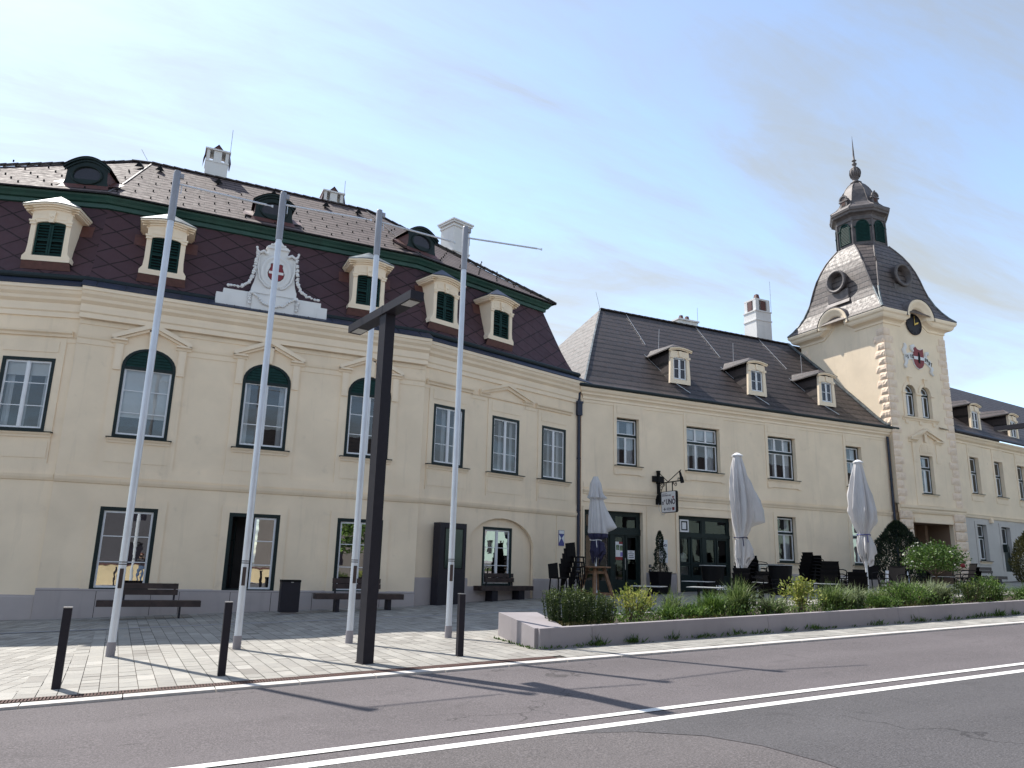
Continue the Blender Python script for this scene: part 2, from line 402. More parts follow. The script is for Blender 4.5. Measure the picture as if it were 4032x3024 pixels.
M['asphalt'] = mat_asphalt('asphalt', (.118, .104, .107), .16)
M['asphalt2'] = mat_asphalt('darker_asphalt', (.086, .081, .084), .14)
M['asphalt3'] = mat_asphalt('coarse_asphalt', (.112, .100, .100), .16, 1.2)
def mat_line():
    m, nt, b = nodes('road_paint'); p = pos(nt)
    f = noise(nt, 40, 4, p)
    L(nt, ramp(nt, f, [(.28, (.30, .29, .28)), (.40, (.72, .71, .68)), (.8, (.80, .79, .76))]), b.inputs['Base Color'])
    b.inputs['Roughness'].default_value = .7; bump(nt, b, f, .3, .01); return m
M['line'] = mat_line()
def mat_slab():
    m, nt, b = nodes('quartzite_paving'); p = pos(nt)
    a = N(nt, 'ShaderNodeAttribute', attribute_name='Col')
    c = ramp(nt, a.outputs['Fac'], [(0, (.20, .185, .165)), (.35, (.275, .26, .235)), (.7, (.315, .30, .27)), (1, (.385, .365, .33))])
    mp = N(nt, 'ShaderNodeMapping'); mp.inputs['Scale'].default_value = (3, 9, 3); L(nt, p, mp.inputs[0])
    v = noise(nt, 2.2, 6, mp.outputs[0], 1.0)
    c = mixc(nt, 1, c, ramp(nt, v, [(.25, (.72, .74, .76)), (.55, (1, 1, 1)), (.8, (1.12, 1.06, .98))]), 'MULTIPLY')
    L(nt, c, b.inputs['Base Color']); b.inputs['Roughness'].default_value = .75; bump(nt, b, noise(nt, 30, 5, p), .25, .01)
    return m
M['slab'] = mat_slab()
M['joint'] = simple('paving_joint', (.085, .075, .065), .95, var=.3, scale=20)
M['bandstone'] = simple('grey_stone_band', (.27, .27, .29), .7, var=.1, scale=5)

def sheet(name, poly, d, mat, kind='structure'):
    mb = MB(); mb.face([gp(x, y, d) for x, y in poly], uv=[(x, y) for x, y in poly])
    o = mb.build(name, mat); tag(o, kind=kind); return o
sheet('ground', [(-220, -220), (260, -220), (260, 260), (-220, 260)], -.35, simple('far_ground', (.16, .15, .13), .95, scale=.5))
RD = -.012
road = MB(); xs = [-60, -12, -6, -1.2, 5, 18, 40, 110]
for a, b in zip(xs, xs[1:]):
    road.face([gp(a, -2.2 + .0486 * a, RD), gp(b, -2.2 + .0486 * b, RD), gp(b, kerb_y(b), RD), gp(a, kerb_y(a), RD)])
tag(road.build('road', M['asphalt']), kind='structure')
def dashline(name, y0, w):
    mb = MB()
    for i in range(-12, 40):
        a, b = i * 2., i * 2. + 2.
        mb.face([gp(a, y0 - w / 2 + .0486 * a, RD + .008), gp(b, y0 - w / 2 + .0486 * b, RD + .008), gp(b, y0 + w / 2 + .0486 * b, RD + .008), gp(a, y0 + w / 2 + .0486 * a, RD + .008)])
    tag(mb.build(name, M['line']), kind='structure')
dashline('road_marking', 6.80, .125); dashline('road_marking', 6.42, .145)
# newer, darker lane surface on the near side, with a curved seam to an old coarse patch
seam = [(3.6, 6.55), (4.3, 6.30), (4.75, 5.9), (4.95, 5.4), (5.0, 4.8), (4.9, 4.0), (4.6, 2.6), (4.3, 1.2), (4.1, -1.9)]
dk = MB()
pts = [(x, y) for x, y in seam] + [(60, .6), (60, 6.32 + .0486 * 60)]
for i in range(len(seam) - 1):
    a, b = seam[i], seam[i + 1]
    ya = (6.50 + .0486 * 60, 5.0, 4.5, 4, 3.5, 3, 2.5, 2, 1)[i]; yb = (5.0, 4.5, 4, 3.5, 3, 2.5, 2, 1, .6)[i]
    dk.face([gp(a[0], a[1], RD + .004), gp(60, ya, RD + .004), gp(60, yb, RD + .004), gp(b[0], b[1], RD + .004)])
tag(dk.build('road', M['asphalt2']), kind='structure')
cp = MB()
L0 = [(-40, 6.36 - 1.94)] + [(1.2, 6.42)] + [(s[0] - .02, s[1] - .0) for s in seam]
cp.face([gp(x, y, RD + .004) for x, y in [(-30, -1.9 - 1.4), (4.05, -1.9)] + [(s[0] - .03, s[1]) for s in reversed(seam)] + [(-30, 6.38 - 1.46)]])
tag(cp.build('road', M['asphalt3']), kind='structure')
# kerb of pale granite, laid in one-metre stones
kb = MB()
x = -14.0
while x < 60:
    ln = 1.0 if x > -3 else 2.0
    a, b = x + .006, x + ln - .006
    w = .22; t = .018 + rng.uniform(-.002, .002)
    p = [(a, kerb_y(a)), (b, kerb_y(b)), (b, kerb_y(b) + w), (a, kerb_y(a) + w)]
    c = rng.random()
    kb.face([gp(q[0], q[1], t) for q in p], col=c)
    for i in range(4):
        q, r = p[i], p[(i + 1) % 4]
        kb.face([gp(q[0], q[1], -.2), gp(r[0], r[1], -.2), gp(r[0], r[1], t), gp(q[0], q[1], t)], col=c)
    x += ln
tag(kb.build('kerb', M['granite']), kind='structure')
base = MB()
for a, b in zip(xs, xs[1:]):
    base.face([gp(a, kerb_y(a) + .22, .006), gp(b, kerb_y(b) + .22, .006), gp(b, 60, .006), gp(a, 60, .006)])
tag(base.build('pavement', M['joint']), kind='structure')

RCX, LCX, YC = 7.696, -2.32, 23.2
AR, AL = R(18.2), R(-16.55)
def fdist(x, y):
    """distance in front of the long facade line"""
    return max(YC + .1 - y, (YC + .1 - y) * math.cos(AR) + (x - RCX) * math.sin(AR), (YC + .1 - y) * math.cos(AL) + (x - LCX) * math.sin(AL)) if x < 15 else 25.6 - y
def slabs():
    mb = MB(); r2 = random.Random(3)
    def lay(ang, x0, x1, inside, w, zt=.018):
        c, s = math.cos(ang), math.sin(ang)   # row direction (c,s), across (s,-c)
        n = int((x1 - x0) / w)
        for i in range(n):
            u = x0 + i * w; v = kerb_y(u + w / 2) + (.455 if u < 5.95 else .23); fst = True
            while v < 26.5:
                ln = r2.choice((.26, .33, .4, .48, .55)) * (r2.uniform(.4, 1) if fst else 1); fst = False
                mx, my = u + w / 2, v + ln / 2
                def T(a, b2): 
                    b2 -= 10.5
                    return (a + b2 * c / s * 1.0, 10.5 + b2)
                cx, cy = T(mx, my)
                if inside(cx, cy):
                    g = .0045; tl = r2.uniform(-.002, .002)
                    q = [T(u + g, v + g), T(u + w - g, v + g), T(u + w - g, v + ln - g), T(u + g, v + ln - g)]
                    mb.face([gp(p[0], p[1], zt + tl * (1 if k < 2 else -1)) for k, p in enumerate(q)], col=min(1, max(0, r2.gauss(.55, .22))))
                v += ln
    seamx = lambda y: -1.30 + (y - 10.5) * .085
    def ok(x, y):
        f = fdist(x, y)
        return f > -.3
    lay(R(91.5), -2.6, 24, lambda x, y: x > seamx(y) and ok(x, y), .213, .022)
    lay(R(73.5), -9, 3, lambda x, y: x <= seamx(y) + .3 and ok(x, y), .225, .016)
    lay(R(90), 24, 46, lambda x, y: ok(x, y) and y < 25, .3)
    return mb
tag(slabs().build('pavement', M['slab']), kind='structure')
def band():
    mb = MB(); pts = []
    dl = (-math.cos(AL), -math.sin(AL)); 
    P = [(LCX + 8 * dl[0], YC + .1 + 8 * dl[1]), (LCX, YC + .1), (RCX, YC + .1), (RCX + 4.5 * math.cos(AR), YC + .1 + 4.5 * math.sin(AR))]
    for dd in (4.01, 3.83):
        row = []
        for i, p in enumerate(P):
            an = [AL, AL / 2, AR / 2, AR][i]; k = 1 / math.cos(an / 2 if i in (1, 2) and False else (an if i in (1, 2) else 0))
            row.append((p[0] + math.sin(an) * dd * k, p[1] - math.cos(an) * dd * k))
        pts.append(row)
    for i in range(3):
        n = 12
        for j in range(n):
            t0, t1 = (j + .008) / n, (j + .992) / n
            lerp = lambda a, b, t: (a[0] + (b[0] - a[0]) * t, a[1] + (b[1] - a[1]) * t)
            q = [lerp(pts[0][i], pts[0][i + 1], t0), lerp(pts[0][i], pts[0][i + 1], t1), lerp(pts[1][i], pts[1][i + 1], t1), lerp(pts[1][i], pts[1][i + 1], t0)]
            mb.face([gp(x, y, .027) for x, y in q])
    tag(mb.build('pavement', M['bandstone']), kind='structure')
band()
def drain():
    mb = MB(); x = -12.0
    while x < 5.95:
        y = kerb_y(x) + .235
        mb.box(0, 0, 0, 0, 0, 0) if False else None
        a, b = x, x + .022
        p = [(a, y + .004), (b, y + .004), (b, y + .205), (a, y + .205)]
        mb.face([gp(q[0], q[1], .024) for q in p])
        mb.face([gp(a, y, .008), gp(a, y + .2, .008), gp(a, y + .2, .024), gp(a, y, .024)])
        mb.face([gp(b, y, .008), gp(b, y + .2, .008), gp(b, y + .2, .024), gp(b, y, .024)])
        x += .036
    for o in (.226, .440):
        for i in range(-12, 6):
            a, b = float(i), min(i + 1., 5.95)
            mb.face([gp(a, kerb_y(a) + o, .026), gp(b, kerb_y(b) + o, .026), gp(b, kerb_y(b) + o + .014, .026), gp(a, kerb_y(a) + o + .014, .026)])
    tag(mb.build('drain_grate', M['rust']), 'long rusty slotted drain grate set in the paving behind the kerb', 'drain')
drain()
# ------------------------------------------------------------------ facade kit (local u along the wall, v up, w outwards)
def FM(x, y, ang):
    d = Vector((math.cos(ang), math.sin(ang), 0)); o = Vector((math.sin(ang), -math.cos(ang), 0))
    m = Matrix((d, Vector((0, 0, 1)), o)).transposed().to_4x4(); m.translation = (x, y, 0); return m
def arc_pts(u0, u1, vs, rise, n=14):
    c, a = (u0 + u1) / 2, (u1 - u0) / 2
    return [(c - a * math.cos(math.pi * i / n), vs + rise * math.sin(math.pi * i / n)) for i in range(n + 1)]
def holewall(mb, u0, u1, v0, v1, holes, w=0, depth=0, mi=0):
    """holes: (u0,u1,v0,v1[,rise]) - rise = height of an arch that ends at v1"""
    us = sorted({u0, u1, *[h[0] for h in holes], *[h[1] for h in holes]}); vs = sorted({v0, v1, *[h[2] for h in holes], *[h[3] for h in holes]})
    us = [u for u in us if u0 <= u <= u1]; vs = [v for v in vs if v0 <= v <= v1]
    for a, b in zip(us, us[1:]):
        run = None
        for c, d in zip(vs, vs[1:]):
            mu, mv = (a + b) / 2, (c + d) / 2
            if any(h[0] < mu < h[1] and h[2] < mv < h[3] for h in holes):
                if run: mb.face([(a, run[0], w), (b, run[0], w), (b, run[1], w), (a, run[1], w)], mi=mi); run = None
            else: run = (run[0], d) if run else (c, d)
        if run: mb.face([(a, run[0], w), (b, run[0], w), (b, run[1], w), (a, run[1], w)], mi=mi)
    for h in holes:
        a, b, c, d = h[:4]; rise = h[4] if len(h) > 4 else 0
        vs_ = d - rise
        if rise:
            P = arc_pts(a, b, vs_, rise)
            for p, q in zip(P, P[1:]):
                mb.face([(p[0], p[1], w), (q[0], q[1], w), (q[0], d, w), (p[0], d, w)], mi=mi)
                if depth: mb.face([(p[0], p[1], w), (q[0], q[1], w), (q[0], q[1], w - depth), (p[0], p[1], w - depth)], mi=mi)
        elif depth: mb.face([(a, d, w), (b, d, w), (b, d, w - depth), (a, d, w - depth)], mi=mi)
        if depth:
            mb.face([(a, c, w), (a, vs_, w), (a, vs_, w - depth), (a, c, w - depth)], mi=mi)
            mb.face([(b, c, w), (b, vs_, w), (b, vs_, w - depth), (b, c, w - depth)], mi=mi)
            mb.face([(a, c, w), (b, c, w), (b, c, w - depth), (a, c, w - depth)], mi=mi)
def slabrel(mb, u0, u1, v0, v1, holes, w0, w1, mi=0):
    """raised field with openings"""
    holewall(mb, u0, u1, v0, v1, holes, w1, w1 - w0, mi)
    for a, b in (((u0, v0), (u1, v0)), ((u1, v0), (u1, v1)), ((u1, v1), (u0, v1)), ((u0, v1), (u0, v0))):
        mb.face([(a[0], a[1], w1), (b[0], b[1], w1), (b[0], b[1], w0), (a[0], a[1], w0)], mi=mi)
def framebox(mb, u0, u1, v0, v1, t, w0, w1, tb=None, mi=0):
    tb = t if tb is None else tb
    mb.box(u0, u0 + t, v0, v1, w0, w1, mi); mb.box(u1 - t, u1, v0, v1, w0, w1, mi)
    mb.box(u0 + t, u1 - t, v0, v0 + tb, w0, w1, mi); mb.box(u0 + t, u1 - t, v1 - t, v1, w0, w1, mi)
def moulding(mb, u0, u1, prof, mi=0, caps=True):
    """profile [(w, v)] swept along u"""
    for (a, b), (c, d) in zip(prof, prof[1:]):
        mb.face([(u0, b, a), (u1, b, a), (u1, d, c), (u0, d, c)], uv=[(u0, b), (u1, b), (u1, d + c), (u0, d + c)], mi=mi)
    if caps:
        w = min(p[0] for p in prof)
        for u in (u0, u1): mb.face([(u, p[1], p[0]) for p in prof] + [(u, prof[-1][1], w), (u, prof[0][1], w)], mi=mi)
def sash(mb, u0, u1, v0, v1, w, t=.05, rows=(1 / 3, 2 / 3), bar=.022):
    framebox(mb, u0, u1, v0, v1, t, w - .035, w)
    for r in rows:
        v = v0 + (v1 - v0) * r
        mb.box(u0 + t, u1 - t, v - bar / 2, v + bar / 2, w - .03, w - .006)
def part(parent, name, fm, fn, mat):
    mb = MB(fm); fn(mb); return mb.build(name, mat, parent)
def room(parent, fm, u0, u1, v0, v1, w, deep=.7):
    mb = MB(fm)
    mb.face([(u0, v0, w - deep), (u1, v0, w - deep), (u1, v1, w - deep), (u0, v1, w - deep)])
    for a, b in (((u0, v0), (u1, v0)), ((u1, v0), (u1, v1)), ((u1, v1), (u0, v1)), ((u0, v1), (u0, v0))):
        mb.face([(a[0], a[1], w), (b[0], b[1], w), (b[0], b[1], w - deep), (a[0], a[1], w - deep)])
    mb.build('room_interior', M['room'], parent)
def drape(parent, fm, u0, u1, v0, v1, w, seed=0):
    r = random.Random(seed); mb = MB(fm); n = max(6, int((u1 - u0) / .025)); ph = r.uniform(0, 6)
    rows = []
    for v in (v1, v0): rows.append([(u0 + (u1 - u0) * i / n, v, w + .018 * math.sin(ph + i * 1.25) + .008 * math.sin(i * 3.1)) for i in range(n + 1)])
    mb.grid(rows); mb.build('curtain', M['curtain'], parent)
def sill(parent, fm, u0, u1, v, w0=0, metal=True, deep=.13):
    mb = MB(fm)
    moulding(mb, u0 + .03, u1 - .03, [(w0, v - .15), (w0 + .03, v - .15), (w0 + .05, v - .10), (w0 + deep - .03, v - .06), (w0 + deep - .02, v - .026), (w0, v - .026)])
    mb.build('sill', M['trim'], parent)
    if metal:
        mb = MB(fm); mb.box(u0, u1, v - .024, v, w0 - .02, w0 + deep + .01); mb.build('sill_flashing', M['greendark'], parent)
def window_a(B, fm, u0, u1, v0, v1, w=0.0, arch=0, curtains=0, blind=0, gl='glass', seed=0, rows=(1 / 3, 2 / 3), sillw=.1, name='window', t=.085, opened=False):
    """flush window: dark green casing, white casements, three rows of panes; arch = rise of a green louvred lunette"""
    vt = v1 - (arch + .06 if arch else 0)
    mb = MB(fm)
    framebox(mb, u0, u1, v0, vt + (.06 if arch else 0), t, w - .10, w + .012)
    if arch:
        P = arc_pts(u0, u1, v1 - arch, arch)
        for p, q in zip(P, P[1:]):
            c = ((u0 + u1) / 2, v1 - arch); k = .88
            i0 = (c[0] + (p[0] - c[0]) * k, c[1] + (p[1] - c[1]) * k); i1 = (c[0] + (q[0] - c[0]) * k, c[1] + (q[1] - c[1]) * k)
            mb.face([(p[0], p[1], w + .012), (q[0], q[1], w + .012), (i1[0], i1[1], w + .012), (i0[0], i0[1], w + .012)])
            mb.face([(i0[0], i0[1], w + .012), (i1[0], i1[1], w + .012), (i1[0], i1[1], w - .04), (i0[0], i0[1], w - .04)])
    W = mb.build(name, M['greendark'], B)
    a, b, c, d = u0 + t, u1 - t, v0 + t, vt - (0 if arch else t)
    if arch: d = vt - .0
    mid = (a + b) / 2
    if not opened:
        mb = MB(fm); sash(mb, a, mid - .004, c, d, w - .03, .05, rows); mb.build('casement', M['white'], W)
    mb = MB(fm); sash(mb, mid + .004, b, c, d, w - .03, .05, rows)
    if not opened: mb.box(mid - .03, mid + .03, c, d, w - .0298, w - .018)
    mb.build('casement', M['white'], W)
    if opened:   # the left casement swung inwards
        mb = MB(fm)
        framebox(mb, 0, mid - a, c, d, .05, -.035, 0)
        for r in rows: mb.box(.05, mid - a - .05, c + (d - c) * r - .012, c + (d - c) * r + .012, -.03, -.006)
        rot = Matrix.Translation((a, 0, w - .06)) @ Matrix.Rotation(R(72), 4, 'Y')
        mb.v = [fm @ (rot @ (fm.inverted() @ v)) for v in mb.v]
        mb.build('open_sash', M['greendark'], W)
    if arch:
        mb = MB(fm); P = arc_pts(u0 + .08, u1 - .08, v1 - arch, arch * .88)
        mb.face([(u0 + .08, vt, w - .03)] + [(p[0], p[1], w - .03) for p in P] + [(u1 - .08, vt, w - .03)])
        v = vt + .05
        while v < v1 - .14:
            s = math.sqrt(max(0, 1 - ((v + .04 - (v1 - arch)) / (arch * .88)) ** 2)) if v + .04 > v1 - arch else 1
            h = (u1 - u0 - .16) / 2 * s
            cc = (u0 + u1) / 2
            for q0, q1 in ((cc - h + .02, cc - .035), (cc + .035, cc + h - .02)):
                if q1 > q0: mb.face([(q0, v, w - .005), (q1, v, w - .005), (q1, v + .065, w - .028), (q0, v + .065, w - .028)])
            v += .085
        mb.box((u0 + u1) / 2 - .035, (u0 + u1) / 2 + .035, vt, v1 - .09, w - .03, w - .002)
        mb.build('lunette_louvre', M['shutter'], W)
    mb = MB(fm)
    mb.face([((mid if opened else a) + .02, c + .02, w - .05), (b - .02, c + .02, w - .05), (b - .02, d - .02, w - .05), ((mid if opened else a) + .02, d - .02, w - .05)])
    mb.build('pane', M[gl], W)
    room(W, fm, a, b, c, d, w - .1)
    if blind:
        mb = MB(fm); mb.face([(a + .02, d - (d - c) * blind, w - .14), (b - .02, d - (d - c) * blind, w - .14), (b - .02, d, w - .13), (a + .02, d, w - .13)])
        mb.box(a + .02, b - .02, d - (d - c) * blind - .02, d - (d - c) * blind, w - .15, w - .125)
        mb.build('blind', M['blind'], W)
    if curtains:
        cw = (b - a) * curtains
        drape(W, fm, a + .03, a + .03 + cw, c + .02, d - .02, w - .24, seed); drape(W, fm, b - .03 - cw, b - .03, c + .02, d - .02, w - .24, seed + 5)
        if curtains < .2: drape(W, fm, mid - cw / 2 - .05, mid + cw / 2 - .05, c + .02, d - .02, w - .26, seed + 9)
    if sillw: sill(W, fm, u0 - sillw - .03, u1 + sillw + .03, v0 - .002, w)
    return W
def window_b(B, fm, u0, u1, v0, v1, depth=.17, cols=2, split=.36, curtains=.28, blind=0, seed=0, gl='glass', arch=0, sl=True, dark=True):
    """window set back in its reveal: dark casing and transom, white casements"""
    w = -depth; t = .045
    mb = MB(fm)
    vs = v1 - arch
    mb.box(u0, u0 + t, v0, vs, w - .08, w); mb.box(u1 - t, u1, v0, vs, w - .08, w); mb.box(u0 + t, u1 - t, v0, v0 + .09, w - .08, w + .004)
    if not arch: mb.box(u0 + t, u1 - t, v1 - .06, v1, w - .08, w)
    vt = v1 - (v1 - v0) * split
    if arch: vt = vs - .06
    mb.box(u0 + t, u1 - t, vt - .045, vt + .045, w - .08, w + .025)
    if arch:
        P = arc_pts(u0, u1, vs, arch); Q = arc_pts(u0 + .04, u1 - .04, vs, arch - .04)
        for i in range(len(P) - 1): mb.face([(*P[i], w), (*P[i + 1], w), (*Q[i + 1], w), (*Q[i], w)])
    W = mb.build('window', M['greendark'], B)
    a, b, c, d = u0 + t, u1 - t, v0 + .09, v1 - .06
    cw = (b - a) / cols
    for i in range(cols):
        mb = MB(fm); sash(mb, a + i * cw + .002, a + (i + 1) * cw - .002, c, vt - .045, w - .012, .045, ()); mb.build('casement', M['white'], W)
    mb = MB(fm)
    if arch:
        P = arc_pts(u0 + .045, u1 - .045, vs - .0, arch - .045); Q = arc_pts(u0 + .09, u1 - .09, vs, arch - .09)
        for i in range(len(P) - 1):
            mb.face([(*P[i], w - .012), (*P[i + 1], w - .012), (*Q[i + 1], w - .012), (*Q[i], w - .012)])
            mb.face([(*Q[i], w - .012), (*Q[i + 1], w - .012), (*Q[i + 1], w - .05), (*Q[i], w - .05)])
        mb.box(a + .045, b - .045, vt + .045, vt + .09, w - .04, w - .012)
    elif cols == 2 or cols == 1: sash(mb, a, b, vt + .045, d, w - .012, .045, ())
    else:
        for i in range(cols): sash(mb, a + i * cw + .002, a + (i + 1) * cw - .002, vt + .045, d, w - .012, .045, ())
    mb.build('top_light', M['white'], W)
    mb = MB(fm)
    if arch: mb.face([(u0 + .06, c, w - .03), (u1 - .06, c, w - .03)] + [(p[0], p[1], w - .03) for p in reversed(arc_pts(u0 + .06, u1 - .06, vs, arch - .06))])
    else: mb.face([(a, c, w - .03), (b, c, w - .03), (b, d, w - .03), (a, d, w - .03)])
    mb.build('pane', M[gl], W)
    room(W, fm, u0, u1, v0, v1, w - .085)
    if curtains:
        k = (b - a) * curtains
        drape(W, fm, a + .02, a + .02 + k, c, vt - .05 if blind else d - .05, w - .2, seed); drape(W, fm, b - .02 - k, b - .02, c, vt - .05 if blind else d - .05, w - .2, seed + 3)
        if cols == 3: drape(W, fm, a + cw * 1.05, a + cw * 1.05 + k * .8, c, d - .05, w - .22, seed + 7)
    if blind:
        mb = MB(fm); mb.face([(a, d - (d - vt) * blind, w - .1), (b, d - (d - vt) * blind, w - .1), (b, d, w - .1), (a, d, w - .1)]); mb.build('blind', M['blind'], W)
    if sl: sill(W, fm, u0 - .13, u1 + .13, v0 - .002, 0)
    return W
# plan rings for roofs and cornices
def inset(poly, d):
    """offset a closed plan polygon (counter-clockwise) inwards by d with mitred corners"""
    n = len(poly); out = []
    for i in range(n):
        p0, p1, p2 = Vector(poly[i - 1]), Vector(poly[i]), Vector(poly[(i + 1) % n])
        e1 = (p1 - p0).normalized(); e2 = (p2 - p1).normalized()
        n1 = Vector((-e1.y, e1.x)); n2 = Vector((-e2.y, e2.x))
        k = (n1 + n2); k = k / k.length; out.append(tuple(p1 + k * (d / k.dot(n1))))
    return out
def rings(mb, poly, prof, mi=0, skip=(), col=.5):
    """sweep profile [(inset, z)] round the plan; UVs run in metres along and up the slope"""
    R_ = [inset(poly, o) for o, z in prof]; n = len(poly)
    sl = [0]
    for (a, b), (c, d) in zip(prof, prof[1:]): sl.append(sl[-1] + math.hypot(c - a, d - b))
    for i in range(n):
        if i in skip: continue
        k = (i + 1) % n
        p, q = Vector(poly[i]), Vector(poly[k]); e = (q - p).normalized()
        for j in range(len(prof) - 1):
            pts = [(*R_[j][i], prof[j][1]), (*R_[j][k], prof[j][1]), (*R_[j + 1][k], prof[j + 1][1]), (*R_[j + 1][i], prof[j + 1][1])]
            uv = [((Vector(x[:2]) - p).dot(e), sl[j if m < 2 else j + 1]) for m, x in enumerate(pts)]
            if (Vector(pts[2]) - Vector(pts[3])).length < 1e-3: pts = pts[:3]; uv = uv[:3]
            mb.face(pts, uv=uv, mi=mi, col=col)
def text_part(parent, name, s, fm, u, v, w, size, mat, sx=1, bold=0, align='LEFT', depth=.002):
    cu = bpy.data.curves.new('t', 'FONT'); cu.body = s; cu.size = size; cu.extrude = depth; cu.offset = bold; cu.align_x = align
    cu.resolution_u = 3
    t = bpy.data.objects.new('t', cu); COL.objects.link(t)
    dg = bpy.context.evaluated_depsgraph_get(); me = bpy.data.meshes.new_from_object(t.evaluated_get(dg))
    bpy.data.objects.remove(t)
    loc = worldloc(parent) if parent else Vector((0, 0, 0))
    m = Matrix.Translation(-loc) @ fm @ Matrix.Translation((u, v, w)) @ Matrix.Diagonal((sx, 1, 1, 1))
    me.transform(m); me.name = name
    me.materials.clear(); me.materials.append(mat)
    o = bpy.data.objects.new(name, me); COL.objects.link(o)
    if parent: o.parent = parent
    return o
# ------------------------------------------------------------------ the mansard-roofed town building
B1 = thing('mansard_building', 'long cream building with bowed front, dark mansard roof and white crest', 'building', (2.7, 23.3, 0))
FC = FM(0, YC, 0); FR = FM(RCX, YC + .1, AR); FL = FM(LCX, YC + .1, AL)
dR = Vector((math.cos(AR), math.sin(AR))); dL = Vector((math.cos(AL), math.sin(AL)))
RC = Vector((RCX, YC + .1)); LC = Vector((LCX, YC + .1)); WL = 7.66
RE = RC + dR * WL; LE = LC - dL * WL
nR = Vector((-dR.y, dR.x)); nL = Vector((-dL.y, dL.x)); DEP = 12.2
def back(p, na, nb):  # parallel back line corner
    k = (na + nb).normalized(); return p + k * (DEP / k.dot(na))
nC = Vector((0, 1))
PLAN = [tuple(LE), tuple(LC), tuple(RC), tuple(RE), tuple(RE + nR * DEP), tuple(back(RC, nC, nR)), tuple(back(LC, nC, nL)), tuple(LE + nL * DEP)]
AW = [-.45, 2.76, 5.89]          # axes of the centre bay's windows
hw = .69
arches = [(c - hw, c + hw, 4.73, 7.29, .55) for c in AW]
grounds = [(c - .70, c + .70, .67, 2.86) for c in (-.44, 2.81, 5.88)]
def wall1():
    mb = MB(FC); u0, u1 = LCX, RCX
    holes = [h for h in arches] + grounds
    holewall(mb, u0, u1, -.6, 8.3, holes, 0, .12)
    for u in (u0, u1): mb.face([(u, -.6, 0), (u, 8.3, 0), (u, 8.3, -.3), (u, -.6, -.3)])
    # relief: band under the windows, corner strips, bays round the windows
    slabrel(mb, u0 + .004, u1 - .004, 3.60, 3.915, [], 0, .035)
    slabrel(mb, u0 + .3, u1 - .3, 3.64, 3.80, [], .035, .05)
    for c, h in zip(AW, arches): slabrel(mb, c - .93, c + .93, 3.915, 7.38, [h], 0, .03)
    for c in AW:
        slabrel(mb, c - .78, c + .78, 4.05, 4.52, [], .03, .042)
    for g in grounds: slabrel(mb, g[0] - .21, g[1] + .21, .70, 3.06, [g], 0, .028)
    for p, q in ((u0 + .004, AW[0] - .93), (AW[0] + .93, AW[1] - .93), (AW[1] + .93, AW[2] - .93), (AW[2] + .93, u1 - .004)):
        moulding(mb, p, q, [(0, 7.22), (.02, 7.22), (.02, 7.36), (.05, 7.40), (.06, 7.46), (0, 7.47)])
    slabrel(mb, u0 + .004, u1 - .004, 7.78, 8.0, [], 0, .025)
    moulding(mb, u0, u1, [(0, 3.44), (.035, 3.46), (.07, 3.53), (.085, 3.60), (0, 3.60)])
    # side wings
    for fm, s in ((FR, 1), (FL, -1)):
        mb.M = fm
        W = [tuple(sorted((s * a, s * b))) for a, b in ((.44, 1.76), (3.04, 4.36), (5.55, 6.86))]
        holes = [(a, b, 4.74, 6.75) for a, b in W]
        arch = tuple(sorted((s * 2.15, s * 5.23)))
        gw = tuple(sorted((s * 2.92, s * 4.28)))
        ah = (arch[0], arch[1], .0 if s > 0 else -.3, 3.19, 1.0)
        holewall(mb, *sorted((0, s * WL)), -.6, 8.3, holes + [ah], 0, .12)
        holewall(mb, arch[0], arch[1], -.6, 3.3, [(gw[0], gw[1], .9, 2.88)], -.14, .12)
        e = s * WL
        mb.box(*sorted((s * .002, e)), 3.62, 3.915, 0, .03)
        moulding(mb, *sorted((s * .002, e)), [(0, 3.46), (.035, 3.48), (.07, 3.55), (.085, 3.62), (0, 3.62)])
        for i, ((a, b), h) in enumerate(zip(W, holes)):
            slabrel(mb, a - .2, b + .2, 3.915, 7.32, [h], 0, .03)
            slabrel(mb, a - .04, b + .04, 6.92, 7.24, [], .03, .045)
            slabrel(mb, a - .15, b + .15, 4.05, 4.5, [], .03, .045)
            if i == 1: slabrel(mb, a - .12, b + .12, 3.3, 3.72, [], .0875, .092) if False else None
            if i != 1: moulding(mb, a - .34, b + .34, [(.0, 7.36), (.05, 7.37), (.07, 7.43), (.13, 7.47), (.14, 7.52), (.0, 7.54)])
            else:
                moulding(mb, a - .64, a - .2, [(.0, 7.36), (.05, 7.37), (.07, 7.43), (.13, 7.47), (.14, 7.50), (.0, 7.52)])
                moulding(mb, b + .2, b + .64, [(.0, 7.36), (.05, 7.37), (.07, 7.43), (.13, 7.47), (.14, 7.50), (.0, 7.52)])
                moulding(mb, a - .2, b + .2, [(0, 7.36), (.05, 7.37), (.06, 7.42), (0, 7.43)])
                c = (a + b) / 2
                for q in (-1, 1):
                    P = [(c + q * 1.3, 7.50), (c + q * 1.3, 7.58), (c, 8.0), (c, 7.90)]
                    mb.prism(P if q < 0 else P[::-1], 0, .14); P2 = [(c + q * 1.2, 7.44), (c + q * 1.3, 7.50), (c, 7.90), (c, 7.80)]
                    mb.prism(P2 if q < 0 else P2[::-1], 0, .08)
        sp = sorted((s * 6.4, s * 6.42))
        slabrel(mb, *sorted((s * 6.42, e - s * .003)), .0 if s < 0 else 1.16, 3.46, [], 0, .025)
        for q in ((.003, .26), (2.08, 2.72), (4.68, 5.24)):   # plain strings between the window heads
            moulding(mb, *sorted((s * q[0], s * q[1])), [(0, 7.22), (.02, 7.22), (.02, 7.33), (.05, 7.36), (0, 7.37)], caps=False)
    # side and back walls
    mb.M = Matrix.Identity(4)
